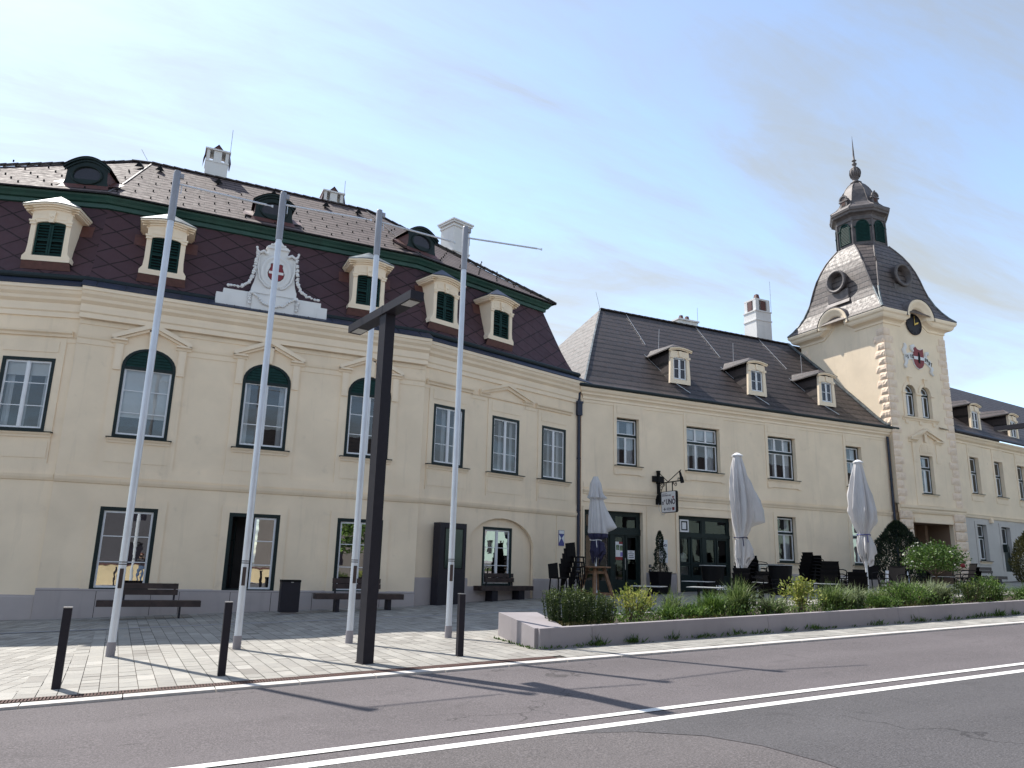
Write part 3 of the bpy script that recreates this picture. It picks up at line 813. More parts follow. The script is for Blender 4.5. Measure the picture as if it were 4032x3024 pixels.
    for i in range(3, 8):
        a, b = PLAN[i], PLAN[(i + 1) % 8]
        ln = (Vector(b) - Vector(a)).length
        mb.face([(*a, -.8), (*b, -.8), (*b, 8.4), (*a, 8.4)], uv=[(0, 0), (ln, 0), (ln, 9), (0, 9)])
    return mb.build('wall', M['cream'], B1)
wall1()
def pediments():
    for c in AW:   # broken triangular pediments on corbels with a keystone
        mb = MB(FC)
        for q in (-1, 1):
            e = c + q * 1.03
            P = [(e, 7.44), (e, 7.56), (c, 8.03), (c, 7.90)]
            mb.prism(P if q < 0 else P[::-1], 0, .17)
            P = [(c + q * .93, 7.41), (e - q * .03, 7.44), (c, 7.90), (c, 7.82)]
            mb.prism(P if q < 0 else P[::-1], 0, .10)
            moulding(mb, *sorted((e, e - q * .40)), [(.0, 7.34), (.07, 7.35), (.09, 7.41), (.17, 7.43), (.17, 7.475), (0, 7.476)])
            a, b = sorted((e - q * .12, e - q * .32))
            slabrel(mb, a, b, 6.60, 7.34, [], .03, .075)
            mb.box(a + .03, b - .03, 6.66, 7.28, .075, .082)
        mb.prism([(c - .075, 7.30), (c + .075, 7.30), (c + .11, 7.83), (c - .11, 7.83)], .03, .10)
        mb.build('window_pediment', M['trim'], B1)
pediments()
def plinth1():
    mb = MB(FC); mb.box(LCX - .0, RCX + .0, -.6, .685, 0, .06)
    moulding(mb, LCX, RCX, [(.06, .685), (.045, .70), (.045, .73), (0, .75)], caps=False)
    xs = [LCX, -.95, .35, 1.05, 2.35, 3.45, 4.6, 5.3, 6.6, RCX]
    mb.M = FR; t = 1.12
    for a, b in ((.003, 2.15), (5.23, WL)): mb.box(a, b, -.4, t, 0, .05); moulding(mb, a, b, [(.05, t), (.035, t + .012), (.035, t + .04), (0, t + .05)], caps=False)
    mb.box(2.16, 2.85, -.4, .9, -.14, -.10); mb.box(4.35, 5.22, -.4, .9, -.14, -.10); mb.box(2.86, 4.34, -.4, .86, -.14, -.105)
    mb.M = FL; mb.box(-WL, -.003, -.7, .52, 0, .05); moulding(mb, -WL, -.003, [(.05, .52), (.035, .535), (.035, .56), (0, .57)], caps=False)
    mb.build('plinth', M['plinth'], B1)
    jb = MB(FC)
    for x in xs[1:-1]: jb.box(x - .006, x + .006, -.55, .683, .06, .0615)
    jb.box(LCX + .01, RCX - .01, .688, .694, .058, .0595)
    jb.M = FR
    for x in (1.9, 6.4): jb.box(x - .005, x + .005, -.3, 1.118, .05, .0515)
    jb.build('plinth_joint', M['black'], B1)
plinth1()
def cornice1():
    prof = [(0, 7.92), (-.05, 7.93), (-.05, 8.06), (-.09, 8.10), (-.10, 8.22), (-.10, 8.30), (-.20, 8.38), (-.22, 8.46), (-.30, 8.54), (-.33, 8.62), (-.36, 8.64), (-.37, 8.73), (-.34, 8.745), (0, 8.80)]
    mb = MB(); rings(mb, PLAN, prof)
    mb.M = FC; moulding(mb, LCX - .02, RCX + .02, [(-o + .1, z) for o, z in prof])
    mb.build('cornice', M['trim'], B1)
    mb = MB(); rings(mb, PLAN, [(-.385, 8.735), (-.385, 8.765), (-.2, 8.88), (.03, 9.03)])
    mb.M = FC; moulding(mb, LCX - .06, RCX + .06, [(.485, 8.737), (.485, 8.768), (.3, 8.884), (.05, 9.03)])
    mb.M = Matrix.Identity(4)
    prof = [(.05 + .10 * math.cos(t), 9.10 + .10 * math.sin(t)) for t in [math.pi * (1.55 - k / 6) for k in range(9)]]
    mb.build('cornice_flashing', M['metalblue'], B1); mb = MB(); rings(mb, PLAN, prof); mb.build('gutter', M['gutter'], B1); mb = MB()
    for i in range(14):   # upstand seams
        u = LCX + .3 + i * .72
        mb.M = FC; mb.bar((u, 8.785, .47), (u, 9.03, .07), .012, .02)
    mb.build('flashing_seams', M['gutter'], B1)
cornice1()
def roof1():
    mb = MB(); rings(mb, PLAN, [(.05, 8.93), (.17, 9.2), (.34, 9.58), (.52, 10.05), (.70, 10.6), (.86, 11.1), (1.06, 11.74)])
    r = mb.build('mansard_slope', M['slate'], B1)
    mb = MB(); rings(mb, PLAN, [(1.06, 11.70), (.98, 11.72), (.97, 11.84), (.90, 11.86), (.86, 11.93), (.80, 12.0), (.79, 12.06), (.86, 12.075)])
    mb.build('green_cornice', M['green'], B1)
    UR = [(.70, 12.05), (.70, 12.09), (1.4, 12.56), (2.5, 13.32), (4.0, 14.42), (6.085, 15.95)]
    mb = MB(); rings(mb, PLAN, UR)
    t = mb.build('roof', M['tile'], B1)
    mb = MB(); mb.M = Matrix.Identity(4); rings(mb, PLAN, [(.69, 12.05), (.69, 12.095)])
    # ridge and hip cappings as overlapping caps
    ring = inset(PLAN, 6.085)
    def caps(a, b, m, step=.36):
        a, b = Vector(a), Vector(b); n = max(1, int((b - a).length / step)); d = (b - a) / n
        for i in range(n):
            p, q = a + d * i, a + d * (i + 1.12)
            m.bar(p + Vector((0, 0, .03)), q + Vector((0, 0, .005)), .20, .055)
    for i in range(3): caps((*ring[i], 15.95), (*ring[i + 1], 15.95), mb)
    e0 = inset(PLAN, .70)
    caps((*ring[3], 15.95), (*e0[3], 12.1), mb); caps((*ring[0], 15.95), (*e0[0], 12.1), mb)
    mb.build('ridge_tiles', M['tiledark'], t)
    # seam flashings on the bends
    mb = MB()
    e1 = inset(PLAN, 1.06); e2 = inset(PLAN, .05); em = inset(PLAN, .52)
    for i in (1, 2):
        for a, b in (((*e0[i], 12.1), (*inset(PLAN, 2.5)[i], 13.33)), ((*inset(PLAN, 2.5)[i], 13.33), (*inset(PLAN, 4.)[i], 14.43)), ((*inset(PLAN, 4.)[i], 14.43), (*ring[i], 15.96))):
            mb.bar(Vector(a) + Vector((0, 0, .012)), Vector(b) + Vector((0, 0, .012)), .05, .02)
    mb.build('bend_flashing', M['lead'], t)
    # snow guards: one part, more than a hundred
    mb = MB(); r2 = random.Random(5)
    def on(fm, u, off): 
        z = [UR[k][1] + (UR[k + 1][1] - UR[k][1]) * (off - UR[k][0]) / (UR[k + 1][0] - UR[k][0]) for k in range(1, 5) if UR[k][0] <= off <= UR[k + 1][0]][0]
        return z
    for fm, u0, u1 in ((FC, LCX + .3, RCX - .3), (FR, .3, 6.5), (FL, -6.5, -.3)):
        j = 0; off = 1.05
        w_off = .1 if fm is FC else 0
        while off < 4.6:
            u = u0 + (.45 if j % 2 else 0)
            while u < u1 - off * .12:
                z = on(fm, u, off); mb.M = fm
                mb.box(u - .02, u + .02, z, z + .075, -off - .03 - w_off, -off - w_off)
                u += .93
            off += .52; j += 1
    o = mb.build('snow_guards', M['black'], t); o['kind'] = 'stuff'
    # little triangular vents near the ridge
    for fm, us in ((FC, (-1.1, .9, 2.9, 4.9, 6.2)), (FL, (-2.6, -.9))):
        for u in us:
            w_off = .1 if fm is FC else 0
            mb = MB(fm); z = on(fm, u, 5.0)
            w = -5.0 - w_off
            mb.face([(u - .16, z + .02, w + .1), (u + .16, z + .02, w + .1), (u, z + .24, w + .08)])
            mb.face([(u - .16, z + .02, w + .1), (u, z + .24, w + .08), (u, z + .3, w - .4)]); mb.face([(u + .16, z + .02, w + .1), (u, z + .24, w + .08), (u, z + .3, w - .4)])
            mb.build('roof_vent', M['black'], t)
    return t
ROOF1 = roof1()
def mans_off(z):
    P = [(.05, 8.93), (.17, 9.2), (.34, 9.58), (.52, 10.05), (.70, 10.6), (.86, 11.1), (1.06, 11.74)]
    for (a, b), (c, d) in zip(P, P[1:]):
        if b <= z <= d: return a + (c - a) * (z - b) / (d - b)
    return 1.06
def dormer1(fm, c, w_off=0, sheet='metalblue'):
    """mansard dormer: cream surround with curved head, green louvred shutters, small hipped metal roof"""
    f = -.12 - w_off         # front plane
    hw = .395; z0, zt, rise = 9.74, 10.70, .08
    mb = MB(fm)
    body = [(c - .63, 9.58), (c + .63, 9.58), (c + .63, 9.70), (c + .55, 9.82), (c + .53, 10.05), (c + .53, 11.0), (c - .53, 11.0), (c - .53, 10.05), (c - .55, 9.82), (c - .63, 9.70)]
    # front with the window opening cut out
    A = arc_pts(c - hw, c + hw, zt, rise, 8)
    for lo, hi in ((0, 0),):
        mb.face([(c - .63, 9.58, f), (c + .63, 9.58, f), (c + .63, 9.70, f), (c + hw, z0, f), (c - hw, z0, f), (c - .63, 9.70, f)])
    for s in (-1, 1):
        mb.face([(c + s * .63, 9.70, f), (c + s * .55, 9.82, f), (c + s * .53, 10.05, f), (c + s * .53, 11.0, f), (c + s * hw, 11.0, f), (c + s * hw, z0, f)])
        mb.face([(c + s * hw, z0, f), (c + s * hw, zt, f), (c + s * hw, zt, f - .1), (c + s * hw, z0, f - .1)])
        # cheek back to the slates
        prof = [(9.58, .63), (9.70, .63), (9.82, .55), (10.05, .53), (11.0, .53), (11.12, .53)]
        for (za, ha), (zb, hb) in zip(prof, prof[1:]):
            mb.face([(c + s * ha, za, f), (c + s * hb, zb, f), (c + s * hb, zb, -mans_off(zb) - .08 - w_off), (c + s * ha, za, -mans_off(za) - .08 - w_off)])
        # capital block
        mb.box(c + s * .40, c + s * .56, 10.66, 10.74, f, f + .035); mb.box(c + s * .42, c + s * .58, 10.74, 10.79, f, f + .055)
    for p, q in zip(A, A[1:]): mb.face([(p[0], p[1], f), (q[0], q[1], f), (q[0], 11.0, f), (p[0], 11.0, f)]); mb.face([(p[0], p[1], f), (q[0], q[1], f), (q[0], q[1], f - .1), (p[0], p[1], f - .1)])
    for s in (-1, 1): mb.box(c + s * .08 if s > 0 else c - .40, c + .40 if s > 0 else c - .08, 10.84, 10.98, f, f + .012)
    mb.prism([(c - .065, 10.74), (c + .065, 10.74), (c + .10, 11.06), (c - .10, 11.06)], f, f + .06)
    mb.M = fm @ Matrix.Translation((c, 10.90, f + .06)); mb.lathe([(.05, 0), (.04, .02), (.01, .03)], n=10); mb.M = fm
    # curved cornice: two moulded courses, swept along an arc, returning along the cheeks
    n = 10; AA = [(c - .76 + 1.52 * i / n, 11.03 + .12 * math.sin(math.pi * i / n) ** 1.2) for i in range(n + 1)]
    for p, q in zip(AA, AA[1:]):
        pu, qu = c + (p[0] - c) * .76, c + (q[0] - c) * .76
        mb.face([(pu, 10.99, f + .004), (qu, 10.99, f + .004), (qu, q[1] + .05, f + .004), (pu, p[1] + .05, f + .004)])
    for d0, d1, o in ((0, .05, .05), (.05, .10, .11), (.10, .17, .16)):
        k = .88 + o * .7
        for p, q in zip(AA, AA[1:]):
            pu, qu = c + (p[0] - c) * k, c + (q[0] - c) * k
            mb.face([(pu, p[1] + d0, f + o), (qu, q[1] + d0, f + o), (qu, q[1] + d1, f + o), (pu, p[1] + d1, f + o)])
            mb.face([(pu, p[1] + d0, f - .02), (qu, q[1] + d0, f - .02), (qu, q[1] + d0, f + o), (pu, p[1] + d0, f + o)])
        for s in (-1, 1):
            u = c + s * .76 * k
            mb.face([(u, 11.03 + d0, f + o), (u, 11.03 + d1, f + o), (u, 11.03 + d1, -1.1 - w_off), (u, 11.03 + d0, -1.1 - w_off)])
            mb.face([(u, 11.03 + d0, f + o), (c + s * .5, 11.03 + d0, f + o), (c + s * .5, 11.03 + d0, -1.1 - w_off), (u, 11.03 + d0, -1.1 - w_off)])
    D = mb.build('dormer', M['trim'], B1)
    # hipped little roof
    mb = MB(fm); k = .99
    top = (c, 11.70, f - .30); 
    E_ = [(c + (p[0] - c) * 1.02, p[1] + .172, f + .175) for p in AA]
    for p, q in zip(E_, E_[1:]): mb.face([p, q, top])
    mb.face([E_[0], top, (c, 11.68, -1.2 - w_off), (E_[0][0], 11.22, -1.2 - w_off)]); mb.face([E_[-1], top, (c, 11.68, -1.2 - w_off), (E_[-1][0], 11.22, -1.2 - w_off)])
    for p, q in zip(E_, E_[1:]): mb.face([p, q, (q[0], q[1] - .025, q[2]), (p[0], p[1] - .025, p[2])])
    mb.build('dormer_roof', M[sheet], D)
    # shutters
    for s in (-1, 1):
        mb = MB(fm); a, b = sorted((c + s * .005, c + s * (hw - .005)))
        fw = f - .05
        top_ = zt + (.02 if s < 0 else .02)
        framebox(mb, a, b, z0 + .005, zt + .03, .05, fw - .03, fw)
        mb.box(a + .05, b - .05, (z0 + zt) / 2 - .02, (z0 + zt) / 2 + .02, fw - .03, fw)
        A2 = [p for p in arc_pts(c - hw, c + hw, zt, rise, 16) if a - .001 <= p[0] <= b + .001]
        mb.prism([(a, zt), (b, zt)] + [(p[0], p[1] - .003) for p in reversed(A2)], fw - .03, fw)
        v = z0 + .07
        while v < zt - .06:
            if abs(v + .03 - (z0 + zt) / 2) > .05: mb.face([(a + .05, v, fw - .002), (b - .05, v, fw - .002), (b - .05, v + .062, fw - .05), (a + .05, v + .062, fw - .05)], mi=0)
            mb.face([(a + .05, v, fw - .002), (b - .05, v, fw - .002), (b - .05, v, fw - .05), (a + .05, v, fw - .05)], mi=0)
            v += .088
        mb.face([(a + .04, z0, fw - .055), (b - .04, z0, fw - .055), (b - .04, zt, fw - .055), (a + .04, zt, fw - .055)], mi=1)
        mb.build('shutter', [M['shutter'], M['black']], D)
    # red flashing at foot and shoulders
    mb = MB(fm)
    z = 9.36; mb.face([(c - .66, z, -mans_off(z) + .02 - w_off), (c + .66, z, -mans_off(z) + .02 - w_off), (c + .63, 9.58, f - .02), (c - .63, 9.58, f - .02)]); mb.build('flashing', M['copper'], D)
    for s in (-1, 1):
        mb = MB(fm)
        za, zb = 10.62, 11.0
        pts = [(c + s * .53, za, -mans_off(za) + .015 - w_off), (c + s * .88, za, -mans_off(za) + .015 - w_off), (c + s * .88, zb, -mans_off(zb) + .015 - w_off), (c + s * .53, zb, -mans_off(zb) + .015 - w_off)]
        mb.face(pts); mb.build('flashing', M['copper'], D)
for fm, c, o, sh in ((FL, -1.22, 0, 'sheet'), (FC, -.46, .1, 'sheet'), (FC, 5.67, .1, 'sheet'), (FR, .84, 0, 'metalblue'), (FR, 3.48, 0, 'metalblue')): dormer1(fm, c, o, sh)
def oval_dormer(fm, c, w_off=0):
    """eyebrow dormer on the upper slope: green front with an oval pane"""
    f = -1.22 - w_off; z0 = 12.50
    mb = MB(fm)
    top = lambda u: 13.02 + .34 * math.cos(min(1, abs(u) / .62) * math.pi / 2) ** .9 + .02
    n = 28
    us = [-.62 + 1.24 * i / n for i in range(n + 1)]
    ov = lambda t, k=1: (c + .40 * k * math.cos(t), 12.84 + .28 * k * math.sin(t))
    # front ring between outline and oval
    out = [(c - .66, z0), (c + .66, z0), (c + .60, 12.66), (c + .58, 12.98)] + [(c + u, top(u)) for u in reversed(us)] + [(c - .58, 12.98), (c - .60, 12.66)]
    m = len(out)
    # resample outline by angle around oval centre
    cu, cv = c, 12.84
    import bisect
    ang = sorted([(math.atan2(p[1] - cv, p[0] - cu), p) for p in out])
    P = [p for _, p in ang]
    I = [ov(a) for a, _ in ang]
    for i in range(len(P)):
        k = (i + 1) % len(P); mb.face([(*P[i], f), (*P[k], f), (*I[k], f), (*I[i], f)])
    T = [2 * math.pi * i / 28 for i in range(29)]
    mb.grid([[(*ov(t, 1.16), f) for t in T], [(*ov(t, 1.13), f + .05) for t in T], [(*ov(t, 1.0), f + .05) for t in T], [(*ov(t, .96), f - .03) for t in T]])
    # moulded hood
    for d0, d1, o in ((-.09, -.02, .04), (-.02, .04, .09)):
        for p, q in zip(us, us[1:]):
            k = 1.0 + o
            mb.face([(c + p * k, top(p) + d0, f + o), (c + q * k, top(q) + d0, f + o), (c + q * k, top(q) + d1, f + o), (c + p * k, top(p) + d1, f + o)])
            mb.face([(c + p * k, top(p) + d0, f), (c + q * k, top(q) + d0, f), (c + q * k, top(q) + d0, f + o), (c + p * k, top(p) + d0, f + o)])
    D = mb.build('oval_dormer', M['greendark'], B1)
    mb = MB(fm); mb.face([(*ov(t, .99), f - .02) for t in T[:-1]]); mb.build('oval_pane', M['dkglass'], D)
    mb = MB(fm)   # tiled back
    for p, q in zip(us, us[1:]):
        a, b = (c + p * 1.12, top(p) + .05, f + .12), (c + q * 1.12, top(q) + .05, f + .12)
        wa, wb = -(.7 + (top(p) + .03 - 12.09) / .70) - w_off - .12, -(.7 + (top(q) + .03 - 12.09) / .70) - w_off - .12
        ln = abs(wa) - abs(f)
        mb.face([a, b, (c + q * 1.05, top(q) + .03, wb), (c + p * 1.05, top(p) + .03, wa)], uv=[(p, 0), (q, 0), (q, ln), (p, ln)])
    mb.build('dormer_roof', M['tile'], D)
    for s in (-1, 1):
        mb = MB(fm)
        mb.face([(c + s * .60, z0 - .02, f), (c + s * .58, 13.04, f), (c + s * .58, 13.04, -2.2 - w_off), (c + s * .60, z0 - .02, f - .1)])
        mb.face([(c + s * .60, z0 + .01, f + .02), (c + s * .95, z0 + .08, f - .06), (c + s * .9, 12.9, f - .55), (c + s * .6, 12.95, f - .55)]); mb.build('flashing', M['copper'], D)
    mb = MB(fm)
    mb.face([(c - .72, z0 - .16, f + .16), (c + .72, z0 - .16, f + .16), (c + .66, z0 + .03, f + .01), (c - .66, z0 + .03, f + .01)])
    mb.build('flashing', M['copper'], D)
for fm, c, o in ((FL, -.98, 0), (FC, 2.58, .1), (FR, .47, 0)): oval_dormer(fm, c, o)
def crest():
    """white stucco crest standing on the cornice"""
    c = 2.66; w0, w1 = .02, .32
    mb = MB(FC)
    mb.box(c - 1.62, c + 1.62, 8.80, 9.22, w0, w1); mb.box(c - 1.43, c + 1.43, 9.22, 9.38, w0, w1 - .05); mb.box(c - .66, c + .66, 9.38, 9.56, w0, w1 - .02)
    mb.box(c - .62, c + .62, 8.82, 9.30, w1, w1 + .03)
    for s in (-1, 1):
        for q in (.70, .78, 1.25, 1.33): mb.box(c + s * q - .015, c + s * q + .015, 8.81, 9.21, w1, w1 + .012)
    h = [(.66, 9.56), (.60, 9.75), (.56, 10.0), (.58, 10.3), (.57, 10.5), (.60, 10.66), (.62, 10.76), (.55, 10.70), (.50, 10.62), (.42, 10.72), (.33, 10.70), (.30, 10.66), (.31, 10.86), (.34, 10.90), (.30, 10.97), (.18, 11.02), (.10, 11.12), (.05, 11.22)]
    P = [(c + a, b) for a, b in h] + [(c - a, b) for a, b in reversed(h)]
    mb.prism(P[::1], w0 + .02, w1 - .06)
    mb.box(c - .345, c + .345, 10.87, 10.915, w0, w1); mb.box(c - .22, c + .22, 10.99, 11.04, w0, w1 - .03)
    # oval cartouche rings
    T = [2 * math.pi * i / 32 for i in range(33)]
    f = w1 - .06
    ell = lambda t, a, b, w: (c + a * math.cos(t), 10.12 + b * math.sin(t), w)
    mb.grid([[ell(t, .47, .55, f) for t in T], [ell(t, .46, .54, f + .04) for t in T], [ell(t, .38, .46, f + .07) for t in T], [ell(t, .34, .42, f + .02) for t in T], [ell(t, .31, .39, f + .045) for t in T], [ell(t, .27, .36, f + .05) for t in T]])
    mb.face([ell(t, .27, .36, f + .05) for t in T[:-1]])
    for s in (-1, 1):     # scrolls
        mb.tube([(c + s * x, z, f + .04) for x, z in ((.52, 10.55), (.54, 10.2), (.46, 9.85), (.30, 9.66), (.17, 9.60), (.14, 9.66))], [.03, .03, .03, .03, .035, .05], 8)
        mb.tube([(c + s * x, z, f + .05) for x, z in ((.30, 10.66), (.42, 10.73), (.53, 10.66), (.60, 10.72), (.63, 10.82))], [.045, .05, .045, .04, .02], 8)
        mb.blob((c + s * .62, 10.82, f + .04), .04)
    K = mb.build('crest', M['stucco'], B1)
    r2 = random.Random(2)   # leaf garlands
    def leafrow(pts, size):
        mb = MB(FC)
        for i, (x, z) in enumerate(pts):
            for k in range(2):
                mb.blob((c + x + r2.uniform(-.02, .02), z + r2.uniform(-.02, .02), f + .05 + r2.uniform(0, .03)), (size * r2.uniform(.7, 1.1), size * r2.uniform(.5, .8), .035), 5)
        mb.build('garland', M['stucco'], K)
    def path(P, n):
        out = []
        for (a, b), (d, e) in zip(P, P[1:]): out += [(a + (d - a) * k / n, b + (e - b) * k / n) for k in range(n)]
        return out
    for s in (-1, 1):
        leafrow([(s * x, z) for x, z in path([(.58, 10.6), (.62, 10.25), (.66, 9.9), (.76, 9.65), (.95, 9.50), (1.40, 9.44)], 5)], .055)
    f = w1
    for s in (-1, 1):
        leafrow([(s * x, z) for x, z in path([(.72, 9.30), (.70, 9.15), (.69, 8.92)], 4)], .045)
        leafrow([(s * x, z) for x, z in path([(.62, 9.33), (.5, 9.25), (.3, 9.06), (.1, 9.0), (0, 8.99)], 4)], .045)
        mb = MB(FC) if s < 0 else mb
        mb.tube([(c + s * .66, 9.34, f - .02), (c + s * .66, 9.34, f + .06)], .06, 10)
    mb.build('rosette', M['stucco'], K)
    f = w1 - .06 + .055; 
    sh = [(-.17, 10.36), (-.10, 10.38), (0, 10.33), (.10, 10.38), (.17, 10.36), (.165, 10.27), (.20, 10.18), (.235, 10.08), (.21, 9.96), (.13, 9.87), (0, 9.82), (-.13, 9.87), (-.21, 9.96), (-.235, 10.08), (-.20, 10.18), (-.165, 10.27)]
    mb = MB(FC); mb.prism([(c + x * 1.07, 10.1 + (z - 10.1) * 1.06) for x, z in reversed(sh)], f - .02, f); mb.build('shield_edge', M['black'], K)
    mb = MB(FC); mb.prism([(c + x, z) for x, z in reversed(sh)], f - .02, f + .012); mb.build('shield', M['red'], K)
    mb = MB(FC); mb.box(c - .215, c + .215, 10.05, 10.13, f, f + .02); mb.build('shield_bar', M['stucco'], K)
crest()
# windows
window_a(B1, FC, *arches[0][:4], w=.03, arch=.55, blind=.72, seed=1)
window_a(B1, FC, *arches[1][:4], w=.03, arch=.55, seed=2, curtains=.13)
window_a(B1, FC, *arches[2][:4], w=.03, arch=.55, seed=3)
for i, g in enumerate(grounds): window_a(B1, FC, *g, w=.02, gl='glassm', sillw=0, t=.10, opened=(i == 1), seed=20 + i)
for i, (a, b) in enumerate(((.44, 1.76), (3.04, 4.36), (5.55, 6.86))):
    window_a(B1, FR, a, b, 4.74, 6.75, w=.03, curtains=.14, seed=30 + i, sillw=.2)
    window_a(B1, FL, -b, -a, 4.74, 6.75, w=.03, curtains=.14, blind=.2, seed=40 + i, sillw=.2)
window_a(B1, FR, 2.92, 4.28, .9, 2.88, w=-.14, gl='glassm', sillw=0, t=.09, seed=50)
window_a(B1, FL, -4.28, -2.92, .9, 2.88, w=-.14, gl='glassm', sillw=0, t=.09, seed=51)
# chimneys
def chimney_part(parent, x, y, z0, z1, sx, sy, style, rod=0, ang=0):
    fm = Matrix.Translation((x, y, 0)) @ Matrix.Rotation(ang, 4, 'Z')
    mb = MB(fm)
    if style == 'hood':        # square stack with overhanging slab and tile hoods
        mb.box(-sx / 2, sx / 2, -sy / 2, sy / 2, z0, z1 - .5); mb.box(-sx / 2 - .02, sx / 2 + .02, -sy / 2 - .02, sy / 2 + .02, z1 - .56, z1 - .5)
        for s in (-1, 1): mb.box(s * sx / 2 - (.12 if s > 0 else 0), s * sx / 2 + (.12 if s < 0 else 0), -sy / 2, sy / 2, z1 - .5, z1 - .06)
        mb.box(-sx * .18, sx * .18, -sy / 2, sy / 2, z1 - .5, z1 - .06)
        mb.prism([(-sx / 2 - .06, -sy / 2 - .06), (sx / 2 + .06, -sy / 2 - .06), (sx / 2 + .06, sy / 2 + .06), (-sx / 2 - .06, sy / 2 + .06)], z1 - .06, z1)
    elif style == 'tall':
        mb.box(-sx / 2, sx / 2, -sy / 2, sy / 2, z0, z1)
        for z, o, t in ((z0 + (z1 - z0) * .35, .035, .07), (z0 + (z1 - z0) * .62, .04, .08), (z1 - .32, .05, .08), (z1 - .16, .10, .08), (z1 - .07, .14, .07)): mb.box(-sx / 2 - o, sx / 2 + o, -sy / 2 - o, sy / 2 + o, z, z + t)
    elif style == 'low':
        mb.box(-sx / 2, sx / 2, -sy / 2, sy / 2, z0, z1 - .08); mb.box(-sx / 2 - .09, sx / 2 + .09, -sy / 2 - .09, sy / 2 + .09, z1 - .08, z1)
    elif style == 'tower':
        zs = z1 - .75
        mb.box(-sx / 2, sx / 2, -sy / 2, sy / 2, z0, zs)
        for z in (z0 + .5, zs - .62, zs - .06): mb.box(-sx / 2 - .04, sx / 2 + .04, -sy / 2 - .04, sy / 2 + .04, z, z + .07)
        k = .36
        for a in (-1, 1):
            for b in (-1, 1): mb.box(a * sx * k - .12, a * sx * k + .12, b * sy * k - .12, b * sy * k + .12, zs, z1 - .1)
        mb.box(-sx * .2, sx * .2, -sy * .2, sy * .2, zs, z1 - .1)
        mb.box(-sx * .47, sx * .47, -sy * .47, sy * .47, z1 - .1, z1)
    C_ = mb.build('chimney', M['chim'], parent)
    mb = MB(fm)
    if style == 'hood':
        for s in (-1, 1):      # lean-to tiles at the sides and a little gable on top
            mb.face([(s * sx / 2 + s * .02, -sy / 2 - .04, z1 - .08), (s * sx / 2 + s * .02, sy / 2 + .04, z1 - .08), (s * sx / 2 + s * .1, sy / 2 + .04, z1 - .5), (s * sx / 2 + s * .1, -sy / 2 - .04, z1 - .5)])
            mb.face([(s * .0, -sy / 2, z1 + .24), (s * .0, sy / 2, z1 + .24), (s * .19, sy / 2, z1 + .02), (s * .19, -sy / 2, z1 + .02)])
        mb.face([(-.16, -sy / 2 + .05, z1), (.16, -sy / 2 + .05, z1), (0, -sy / 2 + .05, z1 + .22)])
    elif style in ('low', 'tall'):
        for q in ((-.2, .2) if style == 'low' else (-.1,)):
            mb.lathe([(.17, z1), (.15, z1 + .05), (.10, z1 + .32)], (q, 0, 0), 4, sm=False, phase=R(45))
    else:
        mb.lathe([(.26, z1), (.2, z1 + .1), (.13, z1 + .42)], (0, 0, 0), 4, sm=False, phase=R(45))
        for s in (-1, 1):
            mb.prism([(s * .02 - .2, -sy * .48), (s * .02 + .2, -sy * .48), (.16, -sy * .46), (-.16, -sy * .46)], z1 - .72, z1 - .14) if s > 0 else None
            mb.box(s * sx * .47 - .02, s * sx * .47 + .02, -.16, .16, z1 - .7, z1 - .14)
    mb.build('chimney_cap', M['copper'], C_)
    if rod:
        mb = MB(fm); mb.tube([(sx / 2 + .03, -sy / 2, z1 - .8), (sx / 2 + .03, -sy / 2, z1 + rod)], .012, 5); mb.build('lightning_rod', M['steel'], C_)
    return C_
chimney_part(ROOF1, .80, 30.0, 15.2, 17.28, .82, .7, 'hood', 1.0)
chimney_part(ROOF1, 5.42, 30.0, 15.2, 16.62, .80, .7, 'hood', .6)
chimney_part(ROOF1, 11.45, 31.2, 13.0, 17.1, .95, .95, 'tall', 0, AR)
# lightning conductor spikes
mb = MB(); 
for p, q in (((-1.6, 29.3, 16.0), (-1.85, 29.3, 16.4)),): mb.tube([p, q], .01, 5)
mb.build('lightning_rod', M['steel'], ROOF1)
# rain pipe in the angle with the next house
def downpipe(parent, x, y, z0, z1, hopper=True):
    mb = MB(); mb.tube([(x, y, z0), (x, y, z1)], .06, 10)
    z = z0 + 1.2
    while z < z1 - .5: mb.lathe([(.075, z), (.075, z + .05)], (x, y, 0), 10); z += 2.0
    if hopper:
        mb.box(x - .11, x + .11, y - .09, y + .1, z1 - .62, z1 - .1); mb.box(x - .135, x + .135, y - .115, y + .1, z1 - .14, z1 - .06)
        mb.tube([(x, y, z1 - .1), (x, y - .05, z1 + .3), (x, y - .25, z1 + .62)], .05, 8)
    return mb.build('downpipe', M['metalblue'], parent)
downpipe(B1, RE.x - .06, RE.y - .10, .5, 8.05)
